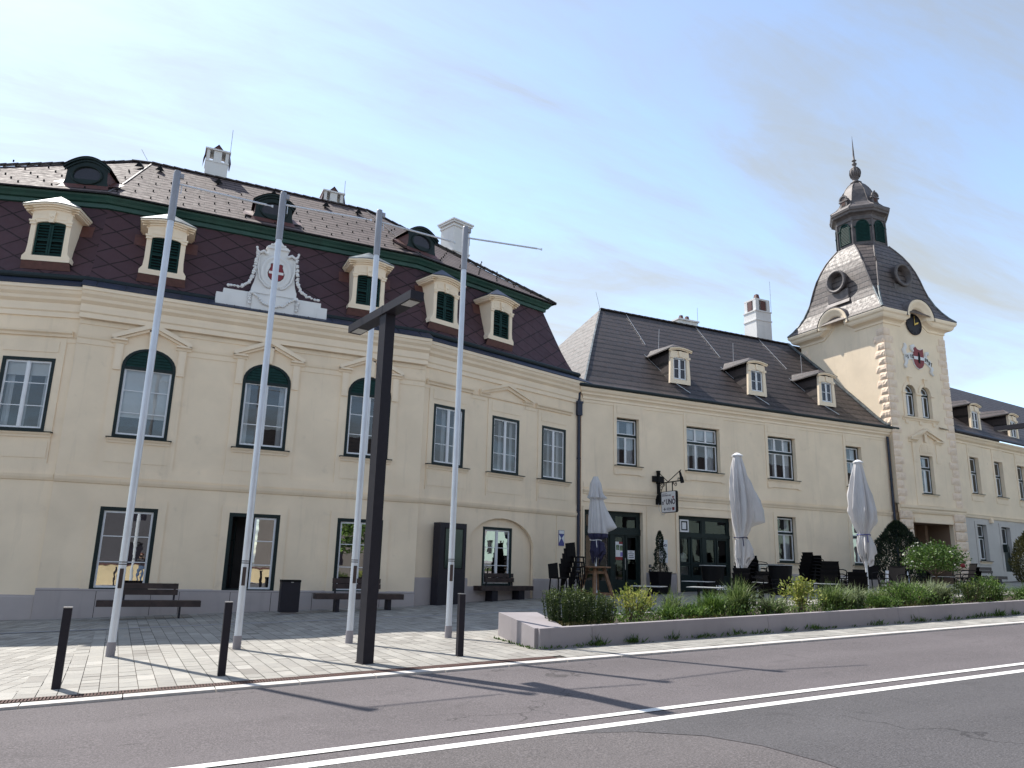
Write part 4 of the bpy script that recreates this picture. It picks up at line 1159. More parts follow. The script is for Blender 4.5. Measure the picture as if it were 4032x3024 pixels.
# ------------------------------------------------------------------ the lower cream house with the restaurant
YB, XB0, XB1 = 25.6, 15.12, 32.6
B2 = thing('restaurant_house', 'two storey cream house with dark tiled hipped roof and three small dormers', 'building', (23.8, 25.6, 0.8))
FB = FM(0, YB, 0)
UW = [(16.66, 17.74, 5.60, 7.55, 2), (20.14, 21.90, 5.64, 7.55, 3), (24.63, 26.26, 5.62, 7.55, 3), (29.45, 30.47, 5.60, 7.53, 2)]
GW = [(24.93, 26.02, 2.03, 4.0), (29.47, 30.52, 2.03, 4.0)]
SHOP = [(15.16, 17.84, -.3, 3.78), (19.60, 22.37, -.3, 3.77)]
def wall2():
    mb = MB(FB)
    holes = [w[:4] for w in UW] + GW + SHOP
    holewall(mb, XB0 - .1, XB1, -.3, 8.4, holes, 0, .2)
    slabrel(mb, XB0, XB1, 8.0, 8.12, [], 0, .02)
    for i, w in enumerate(UW):
        slabrel(mb, w[0] - .14, w[1] + .24, 5.25, 8.12, [w[:4]], 0, .028)
        slabrel(mb, w[0] - .0, w[1] + .04, 7.72, 8.0, [], .028, .04)
        a, b = w[0] - .1, w[1] + .2
        mb.prism([(a, 5.22), (a + .18, 5.22), (a + .22, 5.26), (b - .22, 5.26), (b - .18, 5.22), (b, 5.22), (b, 5.42), (a, 5.42)], .028, .045)
    for w in GW: slabrel(mb, w[0] - .2, w[1] + .2, 1.75, 4.18, [w], 0, .028)
    for h in SHOP:
        slabrel(mb, max(h[0] - .13, XB0 - .02), h[1] + .13, 0.2, h[3] + .13, [h], 0, .05)
    slabrel(mb, 18.05, 19.42, 1.2, 4.06, [], 0, .02)
    moulding(mb, XB0, 22.6, [(0, 4.08), (.03, 4.09), (.03, 4.13), (0, 4.14)])
    slabrel(mb, XB0, XB1, 4.62, 4.86, [], 0, .022)
    moulding(mb, XB0, XB1, [(0, 4.36), (.035, 4.38), (.05, 4.44), (.09, 4.50), (.10, 4.55), (0, 4.56)])
    P = [(XB0, YB), (XB1, YB), (XB1, YB + 11.8), (XB0, YB + 11.8)]
    mb.M = Matrix.Identity(4)
    for i in (2, 3):
        a, b = P[i], P[(i + 1) % 4]; ln = (Vector(b) - Vector(a)).length
        mb.face([(*a, -.8), (*b, -.8), (*b, 8.4), (*a, 8.4)], uv=[(0, 0), (ln, 0), (ln, 9), (0, 9)])
    mb.build('wall', M['cream'], B2)
    mb = MB(FB)
    for a, b, t in ((18.0, 19.45, 1.42), (22.52, XB1, 1.5)):
        mb.box(a, b, -.2, t, .0005, .035); moulding(mb, a, b, [(.035, t), (.02, t + .012), (.02, t + .04), (0, t + .05)])
    mb.build('plinth', M['plinth'], B2)
    PL2 = [(XB0, YB), (XB1 - .14, YB), (XB1 - .14, YB + 11.8), (XB0, YB + 11.8)]
    mb = MB(); rings(mb, PL2, [(0, 8.12), (-.05, 8.13), (-.05, 8.22), (-.10, 8.28), (-.16, 8.31), (-.17, 8.38), (-.24, 8.43), (-.28, 8.50), (-.29, 8.56), (0, 8.58)], skip=(1,))
    mb.build('cornice', M['trim'], B2)
    mb = MB(); rings(mb, PL2, [(-.31 + .07 * math.cos(t), 8.63 + .07 * math.sin(t)) for t in [math.pi * (1.6 - k / 6) for k in range(10)]], skip=(1,))
    rings(mb, PL2, [(-.27, 8.585), (-.05, 8.70)], skip=(1,))
    mb.build('gutter', M['gutter'], B2)
wall2()
def roof2():
    P = [(XB0 + .05, YB), (40, YB), (40, YB + 11.8), (XB0 + .05, YB + 11.8)]
    prof = [(-.28, 8.68), (.0, 8.86), (.5, 9.30), (1.2, 10.0), (3.0, 11.74), (5.9, 14.42)]
    mb = MB(); RR = [[(XB0 + .05 + o * .745, YB + o), (40, YB + o), (40, YB + 11.8 - o), (XB0 + .05 + o * .745, YB + 11.8 - o)] for o, z in prof]
    sl = [0]
    for (a, b), (c, d) in zip(prof, prof[1:]): sl.append(sl[-1] + math.hypot(c - a, d - b))
    XR = 32.40
    for j in range(len(prof) - 1):
        z0, z1 = prof[j][1], prof[j + 1][1]
        a, b = RR[j][0], RR[j + 1][0]
        mb.face([(*a, z0), (XR, a[1], z0), (XR, b[1], z1), (*b, z1)], uv=[(a[0], sl[j]), (XR, sl[j]), (XR, sl[j + 1]), (b[0], sl[j + 1])])
        c, d = RR[j][3], RR[j + 1][3]
        mb.face([(*c, z0), (*a, z0), (*b, z1), (*d, z1)], uv=[(-c[1], sl[j]), (-a[1], sl[j]), (-b[1], sl[j + 1]), (-d[1], sl[j + 1])])
        mb.face([(XR + 8, c[1], z0), (*c, z0), (*d, z1), (XR + 8, d[1], z1)], uv=[(XR, sl[j]), (c[0], sl[j]), (d[0], sl[j + 1]), (XR, sl[j + 1])])
    T = mb.build('roof', M['tiledark'], B2)
    mb = MB()
    for j in range(len(prof) - 1):
        mb.bar(Vector((*RR[j][0], prof[j][1] + .02)), Vector((*RR[j + 1][0], prof[j + 1][1] + .02)), .07, .05)
    mb.build('hip_flashing', M['sheet'], T)
    rx = RR[-1][0][0]
    mb = MB(); x = rx
    while x < XR - .3: mb.bar((x, YB + 5.9, 14.44), (x + .42, YB + 5.9, 14.425), .22, .06); x += .38
    mb.build('ridge_tiles', M['tiledark'], T)
    # lightning conductor wires down the slope
    mb = MB()
    S = lambda x, o: (x, YB + o, [prof[k][1] + (prof[k + 1][1] - prof[k][1]) * (o - prof[k][0]) / (prof[k + 1][0] - prof[k][0]) for k in range(5) if prof[k][0] <= o <= prof[k + 1][0]][0] + .05)
    for x, xd in ((20.4, 19.75), (24.9, 24.2), (29.3, 28.6)):
        for o0, o1 in ((5.9, 4.2), (4.2, 3.2)): mb.bar(S(x + (o0 - 3.2) * .25, o0), S(x + (o1 - 3.2) * .25, o1), .02, .02)
        mb.bar(S(xd + .28, .9), S(xd + .8, .15), .025, .02); mb.bar(S(xd, 2.4), S(xd + .25, .95), .02, .02)
    mb.build('lightning_wire', M['steel'], T)
    mb = MB()
    mb.tube([(rx, YB + 5.9, 14.4), (rx - .25, YB + 5.9, 15.3)], .012, 5)
    for x in (20.45, 24.85, 29.3): mb.tube([(x - .1, YB + 2.1, 11.4), (x + .1, YB + 2.3, 12.5)], .01, 5)
    mb.build('lightning_rod', M['steel'], T)
    # tin valley along the tower
    mb = MB()
    for j in range(len(prof) - 1): mb.bar(Vector((32.26, YB + prof[j][0], prof[j][1] + .07)), Vector((32.26, YB + prof[j + 1][0], prof[j + 1][1] + .07)), .22, .06)
    mb.build('valley_flashing', M['sheet'], T)
    return T, prof
ROOF2, PROF2 = roof2()
def roof2_z(o):
    for (a, b), (c, d) in zip(PROF2, PROF2[1:]):
        if a <= o <= c: return b + (d - b) * (o - a) / (c - a)
def dormer2(B, fm, c, zf, f=-.62, back=2.2, hw=.55):
    """small roof dormer: cream front, white arched casement, tiled cheeks and swept hipped roof"""
    z0, zt, rise, ow = 9.72, 10.66, .07, .36
    mb = MB(fm)
    zb = zf
    mb.face([(c - hw, zb, f), (c + hw, zb, f), (c + hw, z0, f), (c - hw, z0, f)])
    for s in (-1, 1):
        mb.face([(c + s * hw, z0, f), (c + s * (hw - .06), 10.0, f), (c + s * (hw - .06), 11.0, f), (c + s * ow, 11.0, f), (c + s * ow, z0, f)])
        mb.face([(c + s * ow, z0, f), (c + s * ow, zt, f), (c + s * ow, zt, f - .1), (c + s * ow, z0, f - .1)])
        mb.face([(c + s * hw, zb, f), (c + s * hw, z0, f), (c + s * (hw - .06), 10, f), (c + s * (hw - .06), 11.0, f), (c + s * (hw - .06), 11.0, f - .12), (c + s * hw, zb, f - .12)])
        mb.box(*sorted((c + s * (ow + .02), c + s * (hw + .0))), 10.66, 10.76, f, f + .04)
    A = arc_pts(c - ow, c + ow, zt, rise, 8)
    for p, q in zip(A, A[1:]): mb.face([(*p, f), (*q, f), (q[0], 11.0, f), (p[0], 11.0, f)]); mb.face([(*p, f), (*q, f), (*q, f - .1), (*p, f - .1)])
    mb.prism([(c - .05, 10.74), (c + .05, 10.74), (c + .08, 11.0), (c - .08, 11.0)], f, f + .05)
    n = 10; AA = [(c - .62 + 1.24 * i / n, 10.98 + .10 * math.sin(math.pi * i / n)) for i in range(n + 1)]
    for d0, d1, o in ((-.02, .03, .05), (.03, .09, .11)):
        for p, q in zip(AA, AA[1:]):
            mb.face([(p[0], p[1] + d0, f + o), (q[0], q[1] + d0, f + o), (q[0], q[1] + d1, f + o), (p[0], p[1] + d1, f + o)])
            mb.face([(p[0], p[1] + d0, f), (q[0], q[1] + d0, f), (q[0], q[1] + d0, f + o), (p[0], p[1] + d0, f + o)])
    D = mb.build('dormer', M['trim'], B)
    for s in (-1, 1):    # cheeks
        mb = MB(fm); u = c + s * (hw - .07)
        mb.face([(u, zb, f - .1), (u, 11.02, f - .1), (u, 11.02, -back - .1), (u, zb + .02, f - .15)], uv=[(0, 0), (0, 1.5), (1.7, 1.5), (.05, 0)])
        mb.build('dormer_cheek', M['tiledark'], D)
    mb = MB(fm)    # roof: front hip and a long ridge running back, eaves swept out
    e = [(c + (p[0] - c) * 1.04, p[1] + .09, f + .13) for p in AA]
    pk = (c, 11.44, f - .42); rb = (c, 11.56, -back - .75)
    for p, q in zip(e, e[1:]): mb.face([p, q, pk], uv=[(p[0], 0), (q[0], 0), (c, .6)])
    for s, k in ((-1, 0), (1, -1)):
        el = (c + s * .70, 11.0, -back + .1); mid1 = (c + s * .33, 11.22, f - .2); mid2 = (c + s * .34, 11.25, -back - .35)
        mb.face([e[k], mid1, mid2, el], uv=[(0, 0), (0.1, .4), (1.9, .4), (1.9, 0)])
        mb.face([mid1, pk, rb, mid2], uv=[(0.1, .4), (.3, .8), (2.2, .8), (1.9, .4)])
        mb.face([e[k], pk, mid1], uv=[(0, 0), (.3, .8), (.1, .4)])
        mb.face([el, mid2, rb, (c + s * .95, 11.05, -back - .5)], uv=[(1.9, 0), (1.9, .4), (2.2, .8), (2.4, 0)])
        mb.face([(e[k][0], e[k][1] - .05, e[k][2]), e[k], el, (el[0], el[1] - .05, el[2])])
    mb.build('dormer_roof', M['tiledark'], D)
    mb = MB(fm)
    for s in (-1, 1): sash(mb, *sorted((c + s * .004, c + s * (ow - .03))), z0 + .02, zt + .01, f - .05, .045, (.5,), .025)
    for p, q in zip(A, A[1:]): mb.face([(*p, f - .05), (*q, f - .05), (q[0], zt - .02, f - .05), (p[0], zt - .02, f - .05)])
    W = mb.build('dormer_window', M['white'], D)
    mb = MB(fm); mb.face([(c - ow, z0, f - .085), (c + ow, z0, f - .085), (c + ow, zt, f - .085), (c - ow, zt, f - .085)]); mb.build('dormer_pane', M['dkglass'], D)
for c in (20.40, 24.80, 29.22): dormer2(B2, FB, c, 9.52)
for i, w in enumerate(UW): window_b(B2, FB, *w[:4], cols=w[4], seed=60 + i, curtains=.3 if w[4] == 2 else .2, blind=.75 if i == 1 else 0)
for i, w in enumerate(GW): window_b(B2, FB, *w, seed=70 + i, gl='glassm' if i else 'glass')
chimney_part(ROOF2, 25.4, 32.2, 13.0, 14.9, 1.25, .7, 'low', .8)
chimney_part(ROOF2, 31.1, 32.6, 13.0, 17.2, 1.15, 1.0, 'tower', 1.2)
downpipe(B2, 32.27, YB - .11, .9, 8.2, False)
# restaurant door and shop window
def door():
    a, b, z1 = SHOP[0][0], SHOP[0][1], SHOP[0][3]; w = -.14
    z0 = gz(16.5, 25.6) + .03
    mb = MB(FB)
    framebox(mb, a, b, z0, z1, .11, w - .08, w, .05); mb.box(a, b, 2.88, 3.06, w - .08, w + .03); mb.box(a, b, 3.06, 3.10, w - .08, w + .05)
    mb.box(16.42, 16.60, z0, z1, w - .08, w + .01)
    for q0, q1 in ((a + .11, 16.42), (16.60, b - .11)):
        framebox(mb, q0, q1, 3.10, z1 - .11, .07, w - .07, w - .01)
    D = mb.build('restaurant_door', M['greendark'], B2)
    mb = MB(FB)
    for q0, q1 in ((16.60, 17.12), (17.16, b - .11)):
        framebox(mb, q0, q1, z0, 2.88, .09, w - .09, w - .03, .55)
        mb.box(q0 + .12, q1 - .12, z0 + .12, z0 + .46, w - .05, w - .018)
    mb.build('door_leaf', M['greendark'], D)
    mb = MB(FB)
    framebox(mb, a + .11, 16.42, z0, 2.88, .07, w - .09, w - .03, .5)
    mb.build('side_panel', M['greendark'], D)
    mb = MB(FB)
    for q0, q1, c0, c1 in ((a + .15, 16.40, z0 + .45, 2.85), (16.65, 17.10, z0 + .5, 2.85), (17.2, b - .15, z0 + .5, 2.85), (a + .15, 16.4, 3.12, z1 - .14), (16.64, b - .15, 3.12, z1 - .14)):
        mb.face([(q0, c0, w - .06), (q1, c0, w - .06), (q1, c1, w - .06), (q0, c1, w - .06)])
    mb.build('pane', M['glassd'], D)
    mb = MB(FB); mb.tube([(17.10, 1.55, w + .03), (17.10, 2.0, w + .03)], .014, 8); mb.build('door_handle', M['steel'], D)
    room(D, FB, a, b, z0, z1, w - .1, 1.6)
    a, b, z1 = SHOP[1][0], SHOP[1][1], SHOP[1][3]; z0 = gz(21, 25.6) + .03
    mb = MB(FB)
    framebox(mb, a, b, z0, z1, .12, w - .08, w, .05); mb.box(a, b, 2.92, 3.06, w - .08, w + .03); mb.box(20.9, 21.06, z0, z1, w - .08, w + .01)
    mb.box(a, b, z0, z0 + .55, w - .08, w + .002)
    for q0, q1 in ((a + .12, 20.9), (21.06, b - .12)):
        framebox(mb, q0, q1, 3.06, z1 - .12, .05, w - .07, w - .01)
        m_ = (q0 + q1) / 2
        for r0, r1 in ((q0, m_ - .02), (m_ + .02, q1)):
            framebox(mb, r0, r1, 1.85, 2.92, .08, w - .07, w - .012); framebox(mb, r0, r1, z0 + .55, 1.83, .08, w - .07, w - .012)
    S_ = mb.build('shop_window', M['greendark'], B2)
    mb = MB(FB); mb.face([(a + .13, z0 + .5, w - .05), (b - .13, z0 + .5, w - .05), (b - .13, z1 - .13, w - .05), (a + .13, z1 - .13, w - .05)]); mb.build('pane', M['glassd'], S_)
    room(S_, FB, a, b, z0, z1, w - .1, 1.6)
    mb = MB(FB); mb.face([(19.98, 1.42, w - .5), (20.75, 1.35, w - .5), (20.8, 1.72, w - .5), (19.95, 1.82, w - .5)]); mb.blob((20.35, 2.1, w - .55), (.2, .22, .02)); mb.build('shop_display', M['tabletop'], S_)
door()

# ------------------------------------------------------------------ clock tower
TX0, TX1, TY = 32.44, 37.0, 25.3
TC = ((TX0 + TX1) / 2, TY + 2.7); HS = 2.32; TD = 5.4
T_ = thing('clock_tower', 'tall cream clock tower with rusticated corners, coat of arms and bell-shaped tiled roof', 'tower', (TC[0], TY, 1.2))
FT = FM(0, TY, 0); FTL = FM(TX0, TY + TD, -math.pi / 2)
ARC = (34.72, 1.02)
def tower_walls():
    mb = MB(FT)
    tw = [(33.56, 34.34, 9.36, 11.0, .39), (34.70, 35.46, 9.36, 11.0, .38)]
    w2 = (34.20, 35.12, 5.53, 7.44)
    port = (33.24, 36.18, -.4, 4.12)
    holewall(mb, TX0, TX1, -.4, 14.6, tw + [w2, port], 0, .22)
    for w in (tw[0], tw[1]):
        slabrel(mb, w[0] - .16, w[1] + .16, 9.36, 11.22, [], 0, .001) if False else None
        P = arc_pts(w[0] - .15, w[1] + .15, 10.62, .53); Q = arc_pts(w[0] - .0, w[1] + .0, 10.61, .39)
        for i in range(len(P) - 1):
            mb.face([(*P[i], .05), (*P[i + 1], .05), (*Q[i + 1], .05), (*Q[i], .05)]); mb.face([(*P[i], .05), (*P[i + 1], .05), (*P[i + 1], 0), (*P[i], 0)]); mb.face([(*Q[i], .05), (*Q[i + 1], .05), (*Q[i + 1], -.1), (*Q[i], -.1)])
        c = (w[0] + w[1]) / 2; mb.prism([(c - .06, 10.96), (c + .06, 10.96), (c + .10, 11.36), (c - .10, 11.36)], 0, .10); mb.box(c - .13, c + .13, 11.34, 11.40, 0, .13)
    for a, b in ((33.38, 33.56), (34.34, 34.70), (35.46, 35.64)):
        mb.box(a, b, 9.36, 10.5, 0, .05); mb.box(a - .04, b + .04, 10.5, 10.57, 0, .10); mb.box(a - .02, b + .02, 10.57, 10.62, 0, .07)
    moulding(mb, 33.22, 35.82, [(0, 9.14), (.03, 9.15), (.06, 9.22), (.12, 9.26), (.13, 9.33), (0, 9.345)])
    for c in (33.5, 34.5, 35.5): mb.box(c - .1, c + .1, 8.98, 9.14, 0, .06)
    # pedimented window
    c = 34.68
    slabrel(mb, 33.72, 35.62, 4.95, 8.1, [w2], 0, .03)
    for s in (-1, 1):
        P = [(c + s * 1.20, 8.20), (c + s * 1.20, 8.29), (c, 8.80), (c, 8.66)]; mb.prism(P if s < 0 else P[::-1], 0, .22)
        P = [(c + s * 1.02, 8.14), (c + s * 1.14, 8.20), (c, 8.66), (c, 8.55)]; mb.prism(P if s < 0 else P[::-1], 0, .12)
        moulding(mb, *sorted((c + s * .66, c + s * 1.2)), [(0, 8.04), (.06, 8.05), (.1, 8.12), (.22, 8.16), (.22, 8.215), (0, 8.22)])
        mb.box(*sorted((c + s * .72, c + s * .98)), 7.1, 8.04, 0, .06)
    mb.prism([(c - .07, 8.1), (c + .07, 8.1), (c + .1, 8.52), (c - .1, 8.52)], .03, .10)
    P = arc_pts(c - .5, c + .5, 7.56, .52); mb.prism([(p[0], p[1]) for p in reversed(P)], .03, .055)
    for i in range(4): z = 7.62 + i * .1; h = math.sqrt(1 - ((z - 7.56) / .52) ** 2) * .42; mb.box(c - h, c - .05, z, z + .055, .055, .07); mb.box(c + .05, c + h, z, z + .055, .055, .07)
    # band above the gate
    for fm, u0, u1 in ((FT, TX0 - .12, TX1 + .12),):
        mb.M = fm
        moulding(mb, u0, u1, [(0, 4.55), (.06, 4.57), (.10, 4.66), (.10, 4.74), (.16, 4.80), (.17, 4.92), (0, 4.94)])
        slabrel(mb, TX0 + .9, TX1 - .85, 4.12, 4.34, [], 0, .06)
    # left, right, back
    mb.M = FTL; holewall(mb, 0, TD, 5, 14.6, [], 0)
    mb.M = Matrix.Identity(4)
    mb.face([(TX1, TY, -.4), (TX1, TY + TD, -.4), (TX1, TY + TD, 14.6), (TX1, TY, 14.6)]); mb.face([(TX0, TY + TD, 5), (TX1, TY + TD, 5), (TX1, TY + TD, 14.6), (TX0, TY + TD, 14.6)])
    mb.build('wall', M['cream'], T_)
    # passage behind the gate
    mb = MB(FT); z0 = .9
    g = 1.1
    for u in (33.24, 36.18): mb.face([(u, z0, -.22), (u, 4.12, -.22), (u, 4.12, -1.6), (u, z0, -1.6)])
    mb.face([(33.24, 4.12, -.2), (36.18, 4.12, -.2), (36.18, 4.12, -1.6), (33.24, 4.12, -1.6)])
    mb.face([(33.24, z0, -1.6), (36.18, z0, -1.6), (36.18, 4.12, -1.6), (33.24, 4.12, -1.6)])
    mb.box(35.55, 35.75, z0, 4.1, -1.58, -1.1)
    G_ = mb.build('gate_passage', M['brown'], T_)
    mb = MB(FT); P = arc_pts(33.95, 35.0, 2.55, .30); mb.prism([(35.0, 1.0), (35.0, 2.55)] + list(reversed(P)) + [(33.95, 1.0)], -1.59, -1.50) ; mb.build('passage_door', M['greendark'], G_)
    mb = MB(FT); P = arc_pts(34.05, 34.9, 2.50, .24); mb.prism(list(reversed(P)), -1.5, -1.49); mb.build('fanlight', M['dkglass'], G_)
    # rusticated corner stones
    r2 = random.Random(11)
    def rough_block(mb, u0, u1, v0, v1, w1):
        nx = max(2, int((u1 - u0) / .09)); ny = max(2, int((v1 - v0) / .09))
        H = {}
        for i in range(nx + 1):
            for j in range(ny + 1):
                e = i in (0, nx) or j in (0, ny)
                H[i, j] = (u0 + (u1 - u0) * i / nx, v0 + (v1 - v0) * j / ny, w1 - (.035 if e else 0) + (0 if e else r2.uniform(-.018, .018)))
        for i in range(nx):
            for j in range(ny): mb.face([H[i, j], H[i + 1, j], H[i + 1, j + 1], H[i, j + 1]])
        for a, b in (((u0, v0), (u1, v0)), ((u1, v0), (u1, v1)), ((u1, v1), (u0, v1)), ((u0, v1), (u0, v0))):
            mb.face([(a[0], a[1], w1 - .035), (b[0], b[1], w1 - .035), (b[0], b[1], 0), (a[0], a[1], 0)])
    mb = MB(FT); hgt = .385; z = 4.97; i = 0
    while z + hgt < 14.2:
        l = .62 if i % 2 else .44
        mb.M = FT; rough_block(mb, TX0 - .05, TX0 + l, z, z + hgt - .035, .055); rough_block(mb, TX1 - l, TX1 + .05, z, z + hgt - .035, .055)
        if z > 8.4: mb.M = FTL; rough_block(mb, TD - l, TD + .0535, z, z + hgt - .035, .053); rough_block(mb, -.05, l, z, z + hgt - .035, .053)
        z += hgt; i += 1
    z = 1.05; i = 0
    mb.M = FT
    while z < 4.4:
        rough_block(mb, TX0 - .08, 33.2, z, z + .42, .11); rough_block(mb, 36.22, TX1 + .08, z, z + .42, .11); z += .46
    mb.build('corner_stones', M['sand'], T_)
tower_walls()
window_b(T_, FT, 33.56, 34.34, 9.36, 11.0, .14, 2, .33, arch=.39, seed=80, sl=False); window_b(T_, FT, 34.70, 35.46, 9.36, 11.0, .14, 2, .33, arch=.38, seed=81, sl=False)
window_b(T_, FT, 34.20, 35.12, 5.53, 7.44, .16, 2, .33, seed=82)
def tower_cornice():
    """cornice round the tower, rising over a half-round arch on the front and left faces"""
    prof = [(0, 14.02), (.05, 14.03), (.05, 14.14), (.12, 14.2), (.30, 14.26), (.36, 14.34), (.40, 14.46), (.47, 14.52), (.50, 14.62), (.50, 14.68), (.44, 14.70)]
    mb = MB()
    def run(fm, u0, u1, c, r):
        mb.M = fm
        for s, e in ((u0, -1), (u1, 1)):
            for (a, b), (q, d) in zip(prof, prof[1:]):
                x0a, x0b = s + e * a, s + e * q
                ci = c + e * (r + .02)
                mb.face([(x0a, b, a), (ci, b, a), (ci, d, q), (x0b, d, q)])
        # arch: same profile turned upwards round the half circle
        T = [math.pi * i / 20 for i in range(21)]
        rows = []
        for w, v in prof:
            rr = r + (v - 14.70) + .02
            rows.append([(c - rr * math.cos(t), 14.50 + rr * math.sin(t) * 1.0, w) for t in T])
        mb.grid(rows, sm=True)
        for e in (-1, 1):   # short verticals between the straight run and the arch
            pts = [(c + e * (r + v - 14.70 + .02), 14.50, w) for w, v in prof]
            low = [(c + e * (r + .02), v, w) for w, v in prof]
            for i in range(len(prof) - 1): mb.face([pts[i], pts[i + 1], low[i + 1], low[i]])
    run(FT, TX0, TX1, ARC[0], 1.0); run(FTL, 0, TD, TD / 2, 1.0)
    mb.M = Matrix.Identity(4)
    for (a, b), (q, d) in zip(prof, prof[1:]):
        mb.face([(TX1 + a, TY - a, b), (TX1 + a, TY + TD + a, b), (TX1 + q, TY + TD + q, d), (TX1 + q, TY - q, d)])
        mb.face([(TX0 - a, TY + TD + a, b), (TX1 + a, TY + TD + a, b), (TX1 + q, TY + TD + q, d), (TX0 - q, TY + TD + q, d)])
    # wall field inside the arches
    for fm, c in ((FT, ARC[0]), (FTL, TD / 2)):
        mb.M = fm; P = arc_pts(c - .95, c + .95, 14.45, .95, 20); mb.face([(p[0], p[1], .004) for p in P])
    mb.build('cornice', M['trim'], T_)
    mb = MB()
    for fm, c in ((FT, ARC[0]), (FTL, TD / 2)):    # sheet metal over the arches
        mb.M = fm; T = [math.pi * i / 20 for i in range(21)]
        mb.grid([[(c - 1.03 * math.cos(t), 14.50 + 1.03 * math.sin(t), .52) for t in T], [(c - 1.06 * math.cos(t), 14.50 + 1.06 * math.sin(t), .50) for t in T], [(c - 1.0 * math.cos(t), 14.55 + 1.0 * math.sin(t), -.75) for t in T]])
    mb.build('arch_flashing', M['lead'], T_)
tower_cornice()
def tower_roof():
    cx, cy = TC
    prof = [(2.80, .02, 14.70), (2.58, .03, 14.95), (2.36, .05, 15.3), (2.2, .10, 15.7), (2.08, .17, 16.2), (2.03, .28, 16.7), (1.99, .36, 17.2), (1.92, .44, 17.7), (1.80, .50, 18.2), (1.64, .56, 18.65), (1.46, .62, 19.0), (1.27, .70, 19.32)]
    rows = []; sl = [0]
    for i, (a, c, z) in enumerate(prof):
        b = a + .38 * max(0, min(1, (18.8 - z) / 3.6))
        rows.append([(cx - a + c, cy - b, z), (cx + a - c, cy - b, z), (cx + a, cy - b + c, z), (cx + a, cy + b - c, z), (cx + a - c, cy + b, z), (cx - a + c, cy + b, z), (cx - a, cy + b - c, z), (cx - a, cy - b + c, z)])
        if i: sl.append(sl[-1] + math.hypot(a - prof[i - 1][0], z - prof[i - 1][2]))
    mb = MB()
    for j in range(len(rows) - 1):
        for i in range(8):
            k = (i + 1) % 8
            p = [rows[j][i], rows[j][k], rows[j + 1][k], rows[j + 1][i]]
            w0 = (Vector(p[1]) - Vector(p[0])).length / 2; w1 = (Vector(p[2]) - Vector(p[3])).length / 2
            mb.face(p, uv=[(-w0 + i, sl[j]), (w0 + i, sl[j]), (w1 + i, sl[j + 1]), (-w1 + i, sl[j + 1])])
    RF = mb.build('roof', M['tilebell'], T_)
    mb = MB()
    for i in range(8):
        mb.tube([rows[j][i] for j in range(len(rows))], .05, 6)
    mb.build('hip_capping', M['lead'], RF)
    mb = MB()
    for i in range(8):
        mb = MB(); mb.tube([rows[j][i] for j in range(0, 5)], .058, 6); mb.build('lower_hip_capping', M['sheet'], RF)
    pass
    # round bull's eye openings
    for fm, c, wo in ((FT, TC[0], -.40), (FTL, TD / 2, -.14)):
        mb = MB(fm @ Matrix.Translation((c, 17.15, wo)) @ Matrix.Scale(1.42, 4))
        mb.lathe([(.40, -.55), (.42, .02), (.46, .05), (.46, .12), (.36, .12), (.36, -.3)], n=20, cap=False)
        mb.box(-.48, .48, -.78, -.40, -.5, .03); mb.face([(-.56, -.95, .10), (.56, -.95, .10), (.5, -.72, -.02), (-.5, -.72, -.02)])
        O = mb.build('bulls_eye', M['lead'], RF)
        mb = MB(fm @ Matrix.Translation((c, 17.15, wo)) @ Matrix.Scale(1.42, 4)); mb.face([(.36 * math.cos(t * .3927), .36 * math.sin(t * .3927), -.22) for t in range(16)]); mb.build('opening', M['black'], O)
    # octagonal lantern
    ap = 1.22; rr = ap / math.cos(math.pi / 8); ph = math.pi / 8
    mb = MB()
    mb.lathe([(rr, 19.25), (rr, 20.78), (rr + .06, 20.82), (rr + .06, 20.90), (rr, 20.94), (rr, 21.06), (rr + .10, 21.14), (rr + .25, 21.20), (rr + .26, 21.30), (rr + .32, 21.36), (rr + .34, 21.5)], (cx, cy, 0), 8, sm=False, phase=ph)
    for i in range(8):
        t = ph + i * math.pi / 4; mb.tube([(cx + rr * math.cos(t), cy + rr * math.sin(t), z) for z in (19.3, 20.8)], .06, 6)
    LN = mb.build('lantern', M['lead'], T_)
    for i in range(8):
        t = i * math.pi / 4 - math.pi / 2
        fm = FM(cx + ap * math.cos(t), cy + ap * math.sin(t), t + math.pi / 2)
        mb = MB(fm)
        P = arc_pts(-.31, .31, 20.42, .33, 12)
        mb.prism([(.31, 19.5), (.31, 20.42)] + list(reversed(P))[1:-1] + [(-.31, 20.42), (-.31, 19.5)], -.05, .012)
        Q = [(p[0] * 1.0, p[1]) for p in P]
        for p, q in zip(Q, Q[1:]): mb.bar((p[0], p[1], .03), (q[0], q[1], .03), .05, .06)
        for s in (-1, 1): mb.box(s * .33 - .025, s * .33 + .025, 19.5, 20.42, 0, .06); mb.box(s * .37 - .06, s * .37 + .06, 20.36, 20.42, 0, .08)
        z = 19.55
        while z < 20.6:
            h = .28 if z < 20.42 else .28 * math.sqrt(max(.05, 1 - ((z - 20.42) / .33) ** 2))
            mb.face([(-h, z, .05), (h, z, .05), (h, z + .075, .015), (-h, z + .075, .015)]); z += .085
        mb.build('louvre', M['shutter'], LN)
    # upper dome
    mb = MB()
    pr = [(1.66, 21.5), (1.62, 21.56), (1.34, 21.74), (1.12, 21.98), (.99, 22.3), (.90, 22.6), (.80, 22.88), (.66, 23.14), (.48, 23.38), (.28, 23.55), (.2, 23.6)]
    mb.lathe(pr, (cx, cy, 0), 8, sm=False, phase=ph)
    DM = mb.build('dome', M['lead'], T_)
    mb = MB()
    for i in range(8):
        t = ph + i * math.pi / 4; mb.tube([(cx + r * math.cos(t), cy + r * math.sin(t), z) for r, z in pr], .028, 6)
    mb.build('dome_ribs', M['lead'], DM)
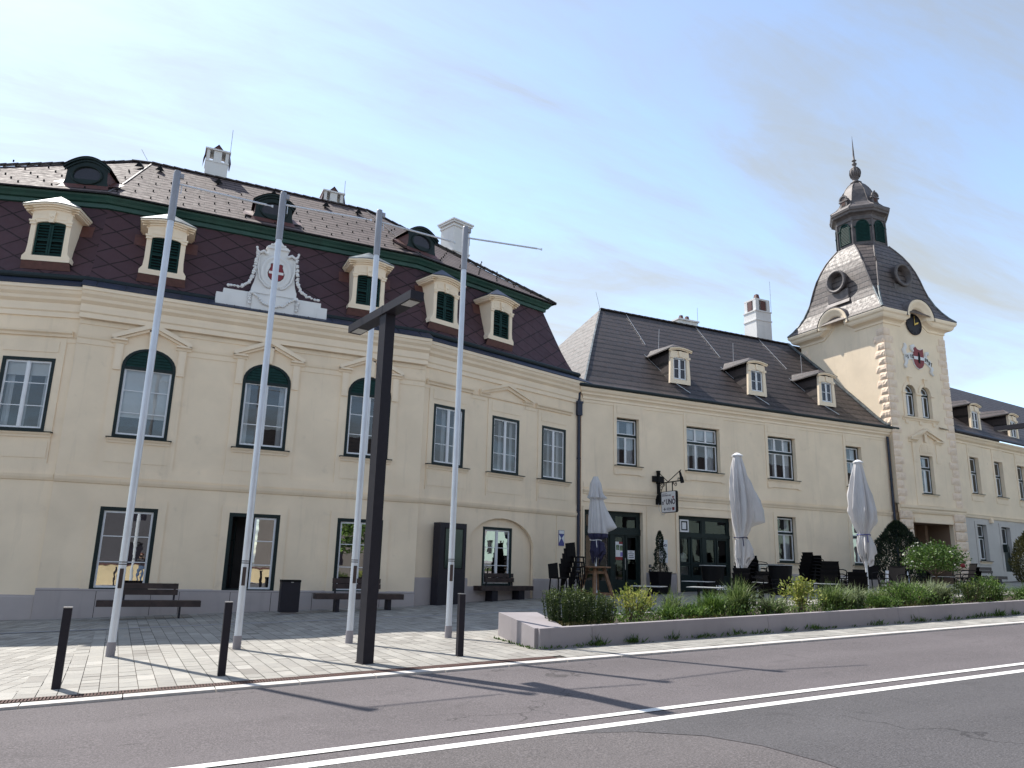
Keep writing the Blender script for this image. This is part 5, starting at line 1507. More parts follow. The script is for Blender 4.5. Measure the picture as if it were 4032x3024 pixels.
    for i in range(0, 8, 2):     # tiny louvred dormers
        t = i * math.pi / 4 - math.pi / 2
        for k in (0,):
            fm = FM(cx + 1.06 * math.cos(t), cy + 1.06 * math.sin(t), t + math.pi / 2) 
            mb = MB(fm); P = arc_pts(-.2, .2, 22.26, .22, 8)
            mb.prism([(.24, 21.86), (.2, 22.26)] + list(reversed(P))[1:-1] + [(-.2, 22.26), (-.24, 21.86)], -.5, .10)
            for p, q in zip(P, P[1:]): mb.bar((p[0] * 1.2, p[1] + .03, .11), (q[0] * 1.2, q[1] + .03, .11), .08, .06)
            mb.blob((0, 22.60, .08), .055); mb.box(-.30, .30, 22.16, 22.24, 0, .13)
            d = mb.build('dome_dormer', M['lead'], DM)
            mb = MB(fm); mb.prism([(.12, 21.93), (.12, 22.22), (0, 22.36), (-.12, 22.22), (-.12, 21.93)], .10, .112); mb.build('opening', M['rust'], d)
    mb = MB()
    mb.lathe([(.30, 23.58), (.32, 23.63), (.22, 23.68), (.16, 23.74), (.14, 23.86), (.20, 23.90), (.20, 23.94), (.24, 24.02), (.29, 24.18), (.30, 24.27), (.27, 24.42), (.2, 24.54), (.20, 24.58), (.12, 24.62), (.07, 24.70), (.13, 24.80), (.14, 24.86), (.06, 24.95), (.05, 25.0), (.13, 25.04), (.13, 25.07), (.055, 25.1), (.05, 25.4), (.03, 26.0), (.004, 26.66)], (cx, cy, 0), 14)
    SP = mb.build('spire', M['lead'], T_)
    mb = MB()
    for i in range(12):
        t = i * math.pi / 6; mb.tube([(cx + r * math.cos(t), cy + r * math.sin(t), z) for r, z in ((.21, 23.95), (.26, 24.03), (.305, 24.2), (.305, 24.28), (.28, 24.42), (.21, 24.54))], .022, 5)
    mb.build('urn_ribs', M['lead'], SP)
tower_roof()
def clock():
    fm = FT @ Matrix.Translation((34.70, 14.28, .03))
    mb = MB(fm); mb.lathe([(.57, 0), (.57, .05), (.535, .06), (.535, .035)], n=36, cap=False); mb.face([(.54 * math.cos(R(i * 10)), .54 * math.sin(R(i * 10)), .036) for i in range(36)])
    C_ = mb.build('clock_face', M['anthracite'], T_)
    mb = MB(fm)
    for i, s in enumerate(('XII', 'I', 'II', 'III', 'IIII', 'V', 'VI', 'VII', 'VIII', 'IX', 'X', 'XI')):
        t = R(90 - 30 * i); m = fm @ Matrix.Rotation(t - math.pi / 2, 4, 'Z'); mb.M = m
        n = len(s); x = -(n - 1) * .02
        for ch in s:
            if ch == 'I': mb.box(x - .006, x + .006, .39, .50, .037, .041)
            else:
                mb.bar((x - .02, .50, .039), (x + (.0 if ch == 'V' else .02), .39, .039), .012, .004); mb.bar((x + .02, .50, .039), (x - (.0 if ch == 'V' else .02), .39, .039), .008, .004)
            x += .04
    mb.build('clock_numerals', M['black'], C_)
    mb = MB(fm)
    mb.bar((0, -.06, .062), (.03, .46, .062), .03, .01)
    mb.build('minute_hand', M['gold'], C_)
    mb = MB(fm); mb.bar((-.02, -.03, .075), (.24, .10, .075), .05, .012); mb.blob((.13, .06, .075), (.07, .055, .012)); mb.bar((.2, .05, .075), (.28, .14, .075), .06, .01); mb.lathe([(.035, .06), (.035, .085)], n=10); mb.build('hour_hand', M['gold'], C_)
clock()
def arms():
    c, z = 34.77, 12.48
    sh = [(-.38, .46), (-.27, .50), (-.2, .60), (-.08, .47), (.08, .43), (.24, .45), (.36, .52), (.37, .20), (.385, -.1), (.33, -.34), (.18, -.50), (0, -.57), (-.18, -.50), (-.33, -.34), (-.385, -.1), (-.37, .2)]
    mb = MB(FT); mb.prism([(c + x * 1.08, z + y * 1.07) for x, y in reversed(sh)], 0, .07)
    A_ = mb.build('coat_of_arms', M['stucco'], T_)
    mb = MB(FT); mb.prism([(c + x, z + y) for x, y in reversed(sh)], .03, .10); mb.build('shield', M['red'], A_)
    mb = MB(FT); mb.box(c - .38, c + .38, z - .10, z + .06, .08, .112); mb.build('shield_bar', M['paper'], A_)
    mb = MB(FT); mb.prism([(c - .07, z - .26), (c + .04, z - .30), (c + .08, z - .02), (c + .07, z + .12), (c + .04, z + .30), (c - .02, z + .30), (c - .05, z + .1), (c - .09, z - .02)][::1], .10, .118); mb.build('shield_figure', M['black'], A_)
    mb = MB(FT)   # scrolled ribbons
    def ribbon(P, h):
        rows = [[(c + x, z + y + h / 2, .03 + .05 * math.sin(i * 1.2) ** 2) for i, (x, y) in enumerate(P)], [(c + x, z + y - h / 2, .03 + .05 * math.sin(i * 1.2) ** 2) for i, (x, y) in enumerate(P)]]
        mb.grid(rows); mb.grid([[(p[0], p[1], 0) for p in rows[0]], rows[0]]); mb.grid([rows[1], [(p[0], p[1], 0) for p in rows[1]]])
    ribbon([(-.36, .02), (-.5, .06), (-.62, .04), (-.72, .0), (-.86, -.03), (-1.02, -.02)], .36)
    mb.build('ribbon', M['stucco'], A_); mb = MB(FT)
    ribbon([(.36, -.02), (.5, -.02), (.62, -.06), (.72, -.14), (.86, -.24), (.98, -.30)], .34)
    mb.build('ribbon', M['stucco'], A_); mb = MB(FT)
    mb.tube([(c - .98, z + .1, .05), (c - 1.06, z + .3, .06), (c - .94, z + .44, .06), (c - .90, z + .56, .05), (c - .95, z + .68, .04)], [.10, .11, .09, .08, .05], 8)
    mb.tube([(c - .98, z - .1, .05), (c - .92, z - .28, .06), (c - .98, z - .42, .07), (c - 1.06, z - .52, .06), (c - 1.02, z - .62, .05), (c - .92, z - .55, .05)], [.09, .09, .08, .07, .06, .05], 8)
    mb.tube([(c - .34, z + .3, .05), (c - .46, z + .42, .06), (c - .44, z + .56, .06), (c - .3, z + .62, .05), (c - .18, z + .56, .05)], [.05, .09, .1, .08, .05], 8)
    mb.tube([(c + .60, z + .02, .05), (c + .56, z + .16, .05), (c + .62, z + .34, .06), (c + .74, z + .36, .06), (c + .78, z + .24, .05)], [.08, .07, .09, .08, .05], 8)
    mb.tube([(c + .92, z - .38, .05), (c + .96, z - .52, .06), (c + .86, z - .62, .06), (c + .92, z - .74, .06), (c + 1.04, z - .80, .05)], [.1, .09, .08, .07, .05], 8)
    mb.tube([(c + .70, z + .0, .04), (c + .86, z - .08, .05), (c + .98, z - .2, .04)], [.05, .06, .03], 8)
    mb.build('scrolls', M['stucco'], A_)
    for s, x, y in (('15', -1.0, -.12), ('15', -.64, -.05), ('19', .44, -.13), ('3', .70, -.27), ('7', .86, -.33)):
        text_part(A_, 'date_numeral', s, FT, c + x, z + y, .085, .26, M['black'], bold=.006)
arms()

# ------------------------------------------------------------------ the grey and cream house right of the tower
AD = R(8); PD = (37.02, 25.62)
FD = FM(PD[0], PD[1], AD)
B3 = thing('side_house', 'cream and pale grey house with dark tiled roof beyond the clock tower', 'building', (42, 26.3, 1.4))
def house3():
    LW = 26
    uw = [(1.82 + i * 2.6, 2.76 + i * 2.6, 5.88, 7.82) for i in range(8)]
    gw = [(1.82, 2.78, 2.45, 4.30), (4.35, 5.30, 1.35, 4.28), (7.0, 7.95, 2.45, 4.3), (9.6, 10.5, 2.45, 4.3)]
    mb = MB(FD); holewall(mb, 0, LW, 4.62, 8.9, uw, 0, .2)
    for w in uw:
        slabrel(mb, w[0] - .16, w[1] + .16, 5.5, 8.5, [w], 0, .028); slabrel(mb, w[0] - .02, w[1] + .02, 8.0, 8.3, [], .028, .04)
    moulding(mb, 0, LW, [(0, 4.60), (.05, 4.62), (.07, 4.72), (.10, 4.78), (0, 4.80)])
    moulding(mb, 0, LW, [(0, 8.45), (.05, 8.46), (.05, 8.56), (.16, 8.64), (.22, 8.74), (.28, 8.78), (.29, 8.86), (0, 8.9)])
    mb.build('wall', M['cream'], B3)
    mb = MB(FD); holewall(mb, 0, LW, 0, 4.62, gw, -.002, .2)
    slabrel(mb, gw[0][0] - .2, gw[0][1] + .2, 2.25, 4.45, [gw[0]], 0, .03); slabrel(mb, gw[1][0] - .2, gw[1][1] + .2, 1.35, 4.45, [gw[1]], 0, .03)
    for z in (2.4, 3.3, 4.2): mb.box(.3, .9, z, z + .03, 0, .012)
    mb.box(0, LW, .8, 1.95, -.0015, .03); 
    mb.build('ground_floor_wall', M['greywall'], B3)
    for i, w in enumerate(uw[:5]): window_b(B3, FD, *w, seed=90 + i, split=.42, curtains=.3)
    window_b(B3, FD, *gw[0], seed=99, curtains=.25); window_b(B3, FD, gw[1][0], gw[1][1], 3.3, 4.28, cols=1, split=.0, seed=98, curtains=0, sl=False); 
    mb = MB(FD); mb.box(4.35, 5.30, 1.35, 3.28, -.2, -.12); mb.box(4.27, 4.40, 2.95, 3.35, 0, .25); mb.build('doorway', M['greendark'], B3)
    mb = MB(FD); mb.box(3.18, 3.44, 4.42, 4.66, 0, .10); mb.box(3.22, 3.40, 4.44, 4.60, .10, .14); mb.build('alarm_box', M['trim'], B3)
    # roof
    mb = MB(FD); prof = [(.30, 8.92), (0, 9.1), (-.6, 9.65), (-6.6, 14.6)]
    sl = 0
    for (a, b), (c, d) in zip(prof, prof[1:]):
        s2 = sl + math.hypot(c - a, d - b); mb.face([(-1.2, b, a), (LW, b, a), (LW, d, c), (-1.2, d, c)], uv=[(0, sl), (LW, sl), (LW, s2), (0, s2)]); sl = s2
    mb.face([(0, 14.6, -6.6), (LW, 14.6, -6.6), (LW, 8.9, -13), (0, 8.9, -13)])
    T = mb.build('roof', M['tiledark'], B3)
    mb = MB(FD)
    mb.tube([(0.02, 8.98, .34), (LW, 8.98, .34)], .08, 8); mb.build('gutter', M['metalblue'], B3)
    for c in (4.35, 8.75): dormer3(c)
    # gabled cross roof with parapet
    mb = MB(FD)
    pts = [(8.1, 10.5, -2.2), (5.9, 13.0, -5.6)]
    mb.face([(7.2, 13.15, -5.2), (11.0, 10.2, -2.0), (11.0, 10.0, -2.0), (7.2, 12.2, -5.2)]); 
    mb.face([(7.2, 13.15, -5.2), (11.0, 10.2, -2.0), (11.0, 10.2, -9), (7.2, 13.15, -9)], uv=[(0, 4), (0, 0), (6, 0), (6, 4)])
    mb.bar((7.1, 13.22, -5.15), (11.2, 10.12, -1.95), .12, .12); mb.face([(7.2, 13.15, -5.2), (5.5, 11.5, -5.2), (7.2, 11.0, -5.2)])
    mb.build('cross_gable', M['tiledark'], T)
    downp = MB(FD); downp.tube([(.14, 4.95, .12), (.14, 8.75, .12)], .06, 8); downp.build('downpipe', M['metalblue'], B3)
def dormer3(c): dormer2(B3, FD @ Matrix.Translation((0, -.04, 0)), c, 9.40, f=-.62)
house3()
# ------------------------------------------------------------------ street furniture
def flagpole():
    t = thing('flagpole', 'x', 'flagpole')
    mb = MB(); mb.lathe([(.068, -.02), (.068, .20), (.064, .22)], n=20); b = mb.build('base_collar', M['concrete'], t, loc=1)
    mb = MB(); mb.tube([(.067, 0, .10), (.071, 0, .10)], .014, 8); mb.build('bolt', M['black'], b, loc=1)
    mb = MB(); mb.lathe([(.061, .2), (.060, 2.0), (.058, 5.05), (.057, 5.08), (.056, 7.55)], n=20)
    for z in (2.02, 5.06): mb.lathe([(.063, z), (.063, z + .015)], n=20)
    mb.build('shaft', M['alu'], t, loc=1)
    mb = MB(); mb.lathe([(.064, 7.5), (.064, 8.44), (.055, 8.46), (.058, 8.49), (.0, 8.52)], n=20); mb.lathe([(.067, 7.5), (.067, 7.53)], n=20); mb.box(.05, .12, -.03, .03, 8.36, 8.45); mb.build('rotating_sleeve', M['alud'], t, loc=1)
    mb = MB(); mb.tube([(.06, 0, 8.24), (1.62, 0, 8.20)], .020, 8); mb.tube([(1.2, 0, 8.21), (1.72, 0, 8.195)], .012, 8); mb.lathe([(.018, -.02), (.018, .02)], (1.72, 0, 8.195), 8); mb.tube([(.1, 0, 8.22), (.1, 0, 8.06)], .008, 5)
    mb.build('banner_arm', M['alu'], t, loc=1)
    mb = MB(); mb.box(-.03, .03, -.068, -.05, 1.05, 1.36); mb.build('crank_plate', M['darkwood'], t, loc=1)
    mb = MB(); mb.lathe([(.063, 1.42), (.063, 1.435)], n=16); mb.lathe([(.063, 1.455), (.063, 1.47)], n=16); mb.build('clamp_band', M['anthracite'], t, loc=1)
    return t
fp = flagpole()
FPL = ['tall white flagpole beside the wooden bench at the left end, under the grille-less first arched window', 'tall white flagpole whose top crosses the white roof crest', 'tall white flagpole just behind the black street lamp', 'tall white flagpole rightmost of the four, before the black display case']
FPL[0] = 'tall white flagpole nearest the bench without visible legs, leftmost of the four'
for i, (x, y, rz) in enumerate(((-.26, 14.26, 0), (1.65, 14.32, -8), (3.57, 14.30, 4), (5.48, 14.31, -11))):
    if i == 0: o = fp; o.location = gp(x, y, .02); o.rotation_euler.z = R(rz); tag(o, FPL[0], 'flagpole', 'white flagpoles along the pavement')
    else: o = dup(fp, gp(x, y, .02), R(rz), FPL[i])
def lamp():
    t = thing('street_lamp', 'black square street lamp with a double arm, standing at the kerb between the flagpoles', 'street lamp')
    mb = MB(); mb.box(-.085, .085, -.115, .115, 0, 5.50); mb.box(-.1, .1, -.13, .13, 0, .012); mb.build('post', M['anthracite'], t, loc=1)
    mb = MB(); mb.box(-.10, .10, -1.22, 1.62, 5.46, 5.62) if False else None
    mb.box(-.115, .115, -1.00, 1.33, 5.38, 5.52); mb.box(-.118, .118, -.02, .0, 5.375, 5.525)
    a = mb.build('arm', M['anthracite'], t, loc=1)
    for y in (-.78, 1.10):
        mb = MB(); mb.box(-.085, .085, y - .14, y + .14, 5.372, 5.383); mb.build('lamp_lens', M['lens'], a, loc=1)
    return t
lp = lamp(); lp.location = gp(3.16, 11.63, .02); lp.rotation_euler.z = R(10)
lp['group'] = 'double-armed street lamps'
dup(lp, gp(24.9, 14.15, .02), R(8), 'second street lamp whose dark arm crosses in front of the side house roof')
def bollard():
    t = thing('bollard', 'x', 'bollard')
    mb = MB(); mb.box(-.048, .048, -.048, .048, 0, .94); mb.build('post', M['anthracite'], t, loc=1)
    mb = MB(); mb.prism([(-.05, -.05), (.05, -.05), (.05, .05), (-.05, .05)], .94, .952); mb.build('cap', M['steel'], t, loc=1)
    return t
bo = bollard()
for i, (x, y, lab) in enumerate(((-.74, 11.2, 'black square bollard near the left edge, beside the leftmost flagpole'), (1.15, 11.36, 'black square bollard between the second flagpole and the kerb'), (4.69, 11.72, 'black square bollard right of the street lamp, before the display case'),
        (-1.2, -1.6, 'black bollard across the road, seen mirrored in the ground floor window'), (2.6, -1.5, 'second black bollard across the road, right of the photographer'))):
    if i == 0: bo.location = gp(x, y, .02); tag(bo, lab, 'bollard', 'black bollards along the kerb')
    else: dup(bo, gp(x, y, .02 if y > 0 else .05), 0, lab)
def bench(x0, x1, y, z, ang, label, legx, legw=.06, thick=.15, depth=.42, bk=(.21, .765), name='bench'):
    fm = Matrix.Translation((x0, y, 0)) @ Matrix.Rotation(ang, 4, 'Z')
    ln = (x1 - x0) / math.cos(ang)
    t = thing(name, label, 'bench', fm @ Vector((ln / 2, 0, gz(x0, y))), 0, 'long dark wooden benches along the house fronts')
    mb = MB(fm)
    for i in range(3): mb.box(0, ln, -depth / 2 + i * depth / 3 + .004, -depth / 2 + (i + 1) * depth / 3 - .004, z - thick, z)
    mb.build('seat', M['darkwood'], t)
    b0, b1 = ln * bk[0], ln * bk[1]
    mb = MB(fm)
    for q in (0, 1):
        o = depth / 2 + q * .035
        mb.bar((b0, o + .01, z + .19 + q * .15), (b1, o + .01, z + .19 + q * .15), .05, .138)
    mb.build('backrest', M['darkwood'], t)
    for q in legx:
        g = gz(*(fm @ Vector((q, 0, 0))).to_2d())
        mb = MB(fm); mb.box(q - legw, q + legw, -depth / 2 + .05, depth / 2 - .03, g, z - thick); mb.build('leg', M['anthracite'], t)
    for q in (b0 + .08, b1 - .08):
        mb = MB(fm); mb.bar((q, depth / 2 - .03, z - thick), (q, depth / 2 + .075, z + .41), .05, .03); mb.build('back_support', M['anthracite'], t)
bench(-.86, 1.52, 21.9, .52, 0, 'long dark wooden bench under the leftmost ground floor window', (.45, 1.9), .02)
bench(4.44, 6.94, 22.0, .72, 0, 'long dark wooden bench behind the street lamp, between bin and display case', (.62, 2.1), .05)
bench(10.15, 12.45, 24.0, .92, AR, 'dark wooden bench in front of the arched niche window', (.65, 1.9), .13)
bench(36.3, 38.6, 24.35, 1.70, AD, 'dark wooden bench before the grey ground floor of the side house', (.6, 1.7), .13)
def bin_():
    x0, x1, y0, y1 = 3.48, 3.98, 21.66, 21.98; g = gz(3.7, 21.8)
    t = thing('litter_bin', 'black box-shaped litter bin between the two benches', 'litter bin', (3.73, 21.8, g))
    mb = MB(); mb.box(x0, x1, y0, y1, .24, 1.02); mb.build('body', M['anthracite'], t)
    mb = MB(); mb.box(x0 - .008, x1 + .008, y0 - .008, y1 + .008, 1.02, 1.075); mb.build('lid', M['black'], t)
    mb = MB(); mb.box(x0 + .24, x0 + .31, y0 - .014, y0 - .006, 1.005, 1.02); mb.build('badge', M['steel'], t)
    mb = MB(); mb.box(x0 + .06, x1 - .06, y0 + .05, y1 - .05, g, .24); mb.build('foot', M['concrete'], t)
bin_()
def case_():
    t = thing('display_case', 'tall black display case with a dark greenish screen on the pavement', 'display case', FR @ Vector((1.15, gz(8.8, 23.5), .3)))
    mb = MB(FR); mb.box(.60, 1.69, .30, 2.88, .12, .46); mb.build('housing', M['anthracite'], t)
    mb = MB(FR); framebox(mb, .80, 1.56, 1.45, 2.72, .03, .46, .468); mb.build('screen_frame', M['black'], t)
    mb = MB(FR); mb.box(.83, 1.53, 1.48, 2.69, .46, .463); mb.build('screen', simple('display_screen', (.014, .034, .034), .12, var=.2, scale=2), t)
case_()
def plaque():
    t = thing('heritage_plaque', 'small blue and white heritage shield plaque on the wall left of the restaurant', 'plaque', FR @ Vector((6.67, 2.6, 0)))
    mb = MB(FR); mb.box(6.52, 6.82, 2.36, 2.93, .025, .04); mb.build('plate', M['blue'], t)
    mb = MB(FR); mb.box(6.535, 6.805, 2.80, 2.92, .04, .044); mb.prism([(6.53, 2.77), (6.53, 2.47), (6.655, 2.64)][::-1], .04, .044); mb.prism([(6.81, 2.77), (6.81, 2.47), (6.685, 2.64)], .04, .044); mb.build('white_fields', M['paper'], t)
plaque()
def hanging_sign():
    """wrought iron bracket square to the wall; the board faces along the street"""
    x = 18.62
    fm = Matrix(((0, 0, -1, x), (-1, 0, 0, YB), (0, 1, 0, .19), (0, 0, 0, 1)))   # u out from the wall, v up, w towards the viewer on the left
    t = thing('hanging_sign', 'white restaurant sign board hanging from a black wrought iron wall bracket', 'sign', (x, YB - .3, 4.3))
    mb = MB(fm)
    mb.box(.02, .12, 4.05, 5.28, -.05, .05); mb.box(0, .10, 3.95, 4.35, -.11, .11); mb.box(0, .09, 4.86, 5.10, -.27, .27); mb.box(0, .14, 5.26, 5.32, -.06, .06)
    mb.bar((.1, 4.80, 0), (1.45, 4.80, 0), .04, .05)
    mb.bar((.70, 4.82, 0), (-.0 + .02, 5.30, -.0), .02, .025); mb.bar((.70, 4.82, 0), (1.55, 5.22, 0), .02, .025)
    sp = lambda cx, cy, r, a0, n: [(cx + (r * (1 - .055 * i)) * math.cos(a0 + i * .55), cy + (r * (1 - .055 * i)) * math.sin(a0 + i * .55), 0) for i in range(n)]
    for c in ((.25, 4.62, .13, 1.2), (.42, 4.70, .08, 0), (1.2, 4.70, .09, 3), (1.02, 4.73, .06, 0), (1.42, 4.85, .09, 2), (.22, 4.35, .09, 1)): mb.tube(sp(*c, 14), .014, 5)
    mb.tube([(.12, 4.1, 0), (.25, 4.5, 0), (.42, 4.78, 0)], .014, 5)
    for u in (.58, .98): mb.bar((u, 4.78, 0), (u, 4.44, 0), .03, .03)
    mb.build('bracket', M['black'], t)
    for u, z, s in ((1.50, 5.08, 1), (.12, 5.16, -1)):
        mb = MB(fm @ Matrix.Translation((u, z, .0)) @ Matrix.Rotation(R(18 * s), 4, 'Z') @ Matrix.Rotation(R(90), 4, 'X'))
        mb.lathe([(.03, -.10), (.045, .0), (.05, .12), (.075, .18), (.075, .38)], n=12); mb.build('spotlight', M['black'], t)
    u0, u1, v0, v1 = .30, 1.26, 3.60, 4.44
    rp = lambda a, b, c, d, r: [(a + r, c), (b - r, c), (b, c + r), (b, d - r), (b - r, d), (a + r, d), (a, d - r), (a, c + r)]
    mb = MB(fm); mb.prism(rp(u0, u1, v0, v1, .05), -.05, .05); bd = mb.build('board', M['black'], t)
    mb = MB(fm)
    for w in (.052, -.056): mb.prism(rp(u0 + .03, u1 - .03, v0 + .02, v1 - .02, .03), w, w + .004)
    mb.build('board_face', M['paper'], bd)
    ink = simple('sign_ink', (.03, .02, .045), .5)
    W = .057
    text_part(bd, 'lettering', 'n°', fm, u0 + .06, 3.93, W, .25, ink, sx=.9, bold=.008); text_part(bd, 'lettering', 'UNO', fm, u0 + .315, 3.925, W, .29, ink, sx=.90, bold=.010)
    text_part(bd, 'lettering', 'café·restaurant', fm, u0 + .08, 4.33, W, .055, ink, sx=1.0)
    text_part(bd, 'lettering', 'RISTORANTE UNO', fm, u0 + .08, 4.25, W, .07, ink, sx=.95, bold=.002)
    mb = MB(fm); mb.prism([(1.02, 4.23), (1.06, 4.15), (1.11, 4.15), (1.14, 4.23)][::-1], W, W + .003); mb.bar((1.09, 4.16, W + .002), (1.18, 4.02, W + .002), .01, .004); mb.build('wine_glass_mark', M['red'], bd)
    mb = MB(fm)
    T = [2 * math.pi * i / 20 for i in range(21)]
    mb.grid([[(.80 + .15 * k * math.cos(q), 3.74 + .065 * k * math.sin(q), W) for q in T] for k in (1, .88)]); mb.box(.68, .92, 3.725, 3.755, W - .003, W)
    mb.box(.45, .60, 3.725, 3.75, W - .003, W); mb.box(.505, .545, 3.68, 3.80, W - .003, W); mb.build('emblem', ink, bd)
    mb = MB(fm); mb.prism([(1.00, 3.80), (1.16, 3.80), (1.14, 3.68), (1.02, 3.68)][::-1], W - .003, W); mb.build('emblem', M['red'], bd)
    mb = MB(fm); mb.tube([(.12, 3.98, .06), (.16, 3.7, .05), (.3, 3.56, .04), (.42, 3.53, .03), (.5, 3.60, 0)], .008, 5); mb.build('cable', M['steel'], t)
hanging_sign()
def menu():
    t = thing('menu_board', 'white menu board on the wall behind the potted conifer', 'menu board', (18.8, YB, 2.3))
    mb = MB(FB); mb.box(18.62, 19.02, 1.86, 2.76, .03, .05); mb.build('panel', M['paper'], t)
    ink = bpy.data.materials['sign_ink']
    text_part(t, 'lettering', 'UNO', FB, 18.68, 2.50, .051, .13, ink, bold=.006)
    mb = MB(FB)
    for i, z in enumerate((2.40, 2.36, 2.28, 2.25, 2.22, 2.12, 2.08, 2.0, 1.96)): mb.box(18.70, 18.94 - .04 * (i % 3), z, z + .008, .05, .052)
    mb.build('menu_lines', ink, t)
    t = thing('bell_panel', 'small grey bell panel on the pier beside the restaurant door', 'bell panel', (18.2, YB, 1.6))
    mb = MB(FB); mb.box(18.12, 18.22, 1.66, 1.78, .02, .045); mb.box(18.12, 18.22, 1.48, 1.60, .02, .045); mb.build('plate', M['anthracite'], t)
    for z in (1.72, 1.54): mb = MB(FB); mb.box(18.15, 18.19, z - .02, z + .02, .045, .05); mb.build('button', M['steel'], t)
    # notices on the door glass
    t = thing('notice', 'colourful notice of pictures and red bands on the left door leaf', 'notice', (16.85, YB, 2.2), 0, 'notices on the restaurant door')
    mb = MB(FB); mb.box(16.70, 17.06, 1.92, 2.62, -.195, -.19); mb.build('sheet', M['paper'], t)
    mb = MB(FB); mb.box(16.70, 17.06, 1.92, 2.04, -.19, -.188); mb.box(16.86, 17.06, 2.53, 2.62, -.19, -.188); mb.build('red_bands', M['red'], t)
    mb = MB(FB); mb.box(16.73, 16.88, 2.30, 2.50, -.19, -.188); mb.box(16.90, 17.04, 2.28, 2.48, -.19, -.188); mb.build('pictures', simple('print_green', (.15, .2, .12), .6, var=.7, scale=18), t)
    mb = MB(FB); mb.box(16.92, 17.05, 2.06, 2.22, -.19, -.188); mb.build('violet_field', simple('print_violet', (.25, .2, .5), .6), t)
    t = thing('notice', 'plain white printed notice on the right door leaf', 'notice', (17.4, YB, 2.2), 0, 'notices on the restaurant door')
    mb = MB(FB); mb.box(17.26, 17.60, 1.96, 2.30, -.195, -.19); mb.build('sheet', M['paper'], t)
    mb = MB(FB)
    for i, (z, h) in enumerate(((2.23, .07), (2.16, .13), (2.09, .10), (2.02, .12))): mb.box(17.43 - h, 17.43 + h, z, z + .022, -.19, -.188)
    mb.build('print_lines', ink, t)
    t = thing('menu_light_box', 'white framed square light box in the upper corner of the shop window', 'light box', (20.0, YB, 3.3))
    mb = MB(FB); framebox(mb, 19.76, 20.20, 3.12, 3.62, .06, -.13, -.08); mb.build('frame', M['paper'], t)
    mb = MB(FB); framebox(mb, 19.82, 20.14, 3.18, 3.56, .05, -.12, -.085); mb.build('inner_frame', M['black'], t)
    mb = MB(FB); mb.box(19.87, 20.09, 3.23, 3.51, -.12, -.10); mb.build('panel', M['paper'], t)
menu()

# ------------------------------------------------------------------ raised planter
P0 = (6.18, 11.84); SL = .0486
def pf(x, off=0): return P0[1] + SL * (x - P0[0]) + off
def planter():
    t = thing('planter', 'long low concrete planter with sloped end wall between road and terrace', 'planter', gp(7, 12.5))
    H = .335
    mb = MB(); x = P0[0]; i = 0
    top = lambda x: gz(x, pf(x)) + .02 + H
    lens = [1.05, 4.2, 4.0, 4.1, 4.0, 4.0, 4.0, 4.0, 4.0, 4.0]
    for ln in lens:
        a, b = x + .004, x + ln - .004
        for q in (a, b): pass
        A0, B0 = gp(a, pf(a), -.1), gp(b, pf(b), -.1)
        A1, B1_ = (a, pf(a, .035), top(a)), (b, pf(b, .035), top(b))
        A2, B2_ = (a, pf(a, .17), top(a) + .004), (b, pf(b, .17), top(b) + .004)
        A3, B3_ = gp(a, pf(a, .17), -.1), gp(b, pf(b, .17), -.1)
        mb.face([A0, B0, B1_, A1]); mb.face([A1, B1_, B2_, A2]); mb.face([A3, B3_, B2_, A2]); mb.face([A0, A1, A2, A3]); mb.face([B0, B1_, B2_, B3_])
        x += ln
    mb.build('front_wall', M['concrete'], t)
    # broad end wall, top rising towards the house
    mb = MB()
    a0, a1 = (6.12, 11.95), (6.50, 14.25)
    w0, w1 = .62, .86
    z0, z1 = top(6.18), gz(6.5, 14) + .455
    A = [(a0[0], a0[1]), (a0[0] + w0, a0[1] + .03), (a1[0] + w1, a1[1] + .02), a1]
    Z = [z0, z0, z1, z1]
    # kink: level from two thirds on
    K0 = (a0[0] + .12, a0[1] + 1.15); K1 = (a0[0] + .12 + .74, a0[1] + 1.15)
    for q in ([(*A[0], Z[0]), (*A[1], Z[0]), (*K1, z1 - .02), (*K0, z1 - .02)], [(*K0, z1 - .02), (*K1, z1 - .02), (*A[2], z1), (*A[3], z1)]): mb.face(q)
    for p, q, zp, zq in ((A[0], K0, z0, z1 - .02), (K0, A[3], z1 - .02, z1), (A[1], K1, z0, z1 - .02), (K1, A[2], z1 - .02, z1), (A[0], A[1], z0, z0), (A[3], A[2], z1, z1)):
        mb.face([gp(p[0], p[1], -.1), gp(q[0], q[1], -.1), (q[0], q[1], zq), (p[0], p[1], zp)])
    mb.build('end_wall', M['concrete'], t)
    mb = MB(); jn = MB()
    xs_ = [6.9 + 4 * i for i in range(10)]
    for a, b in zip(xs_, xs_[1:]):
        ya, yb = 14.3 + SL * (a - 6.5), 14.3 + SL * (b - 6.5)
        for d0, d1, h0, h1 in ((0, .16, -.1, .30),):
            P = [gp(a, ya, h1), gp(b, yb, h1), gp(b, yb + .16, h1), gp(a, ya + .16, h1)]
            mb.face(P); mb.face([gp(a, ya, -.1), gp(b, yb, -.1), P[1], P[0]]); mb.face([gp(a, ya + .16, -.1), gp(b, yb + .16, -.1), P[2], P[3]])
    mb.build('back_wall', M['concrete'], t)
    mb = MB(); r2 = random.Random(9)
    nx, ny = 150, 8; rows = []
    for j in range(ny + 1):
        rows.append([(lambda x: (x, pf(x, .16) + (2.35) * j / ny, gz(x, pf(x)) + .27 + r2.uniform(-.03, .035)))(6.75 + 35 * i / nx) for i in range(nx + 1)])
    mb.grid(rows); mb.build('soil', M['soil'], t)
planter()

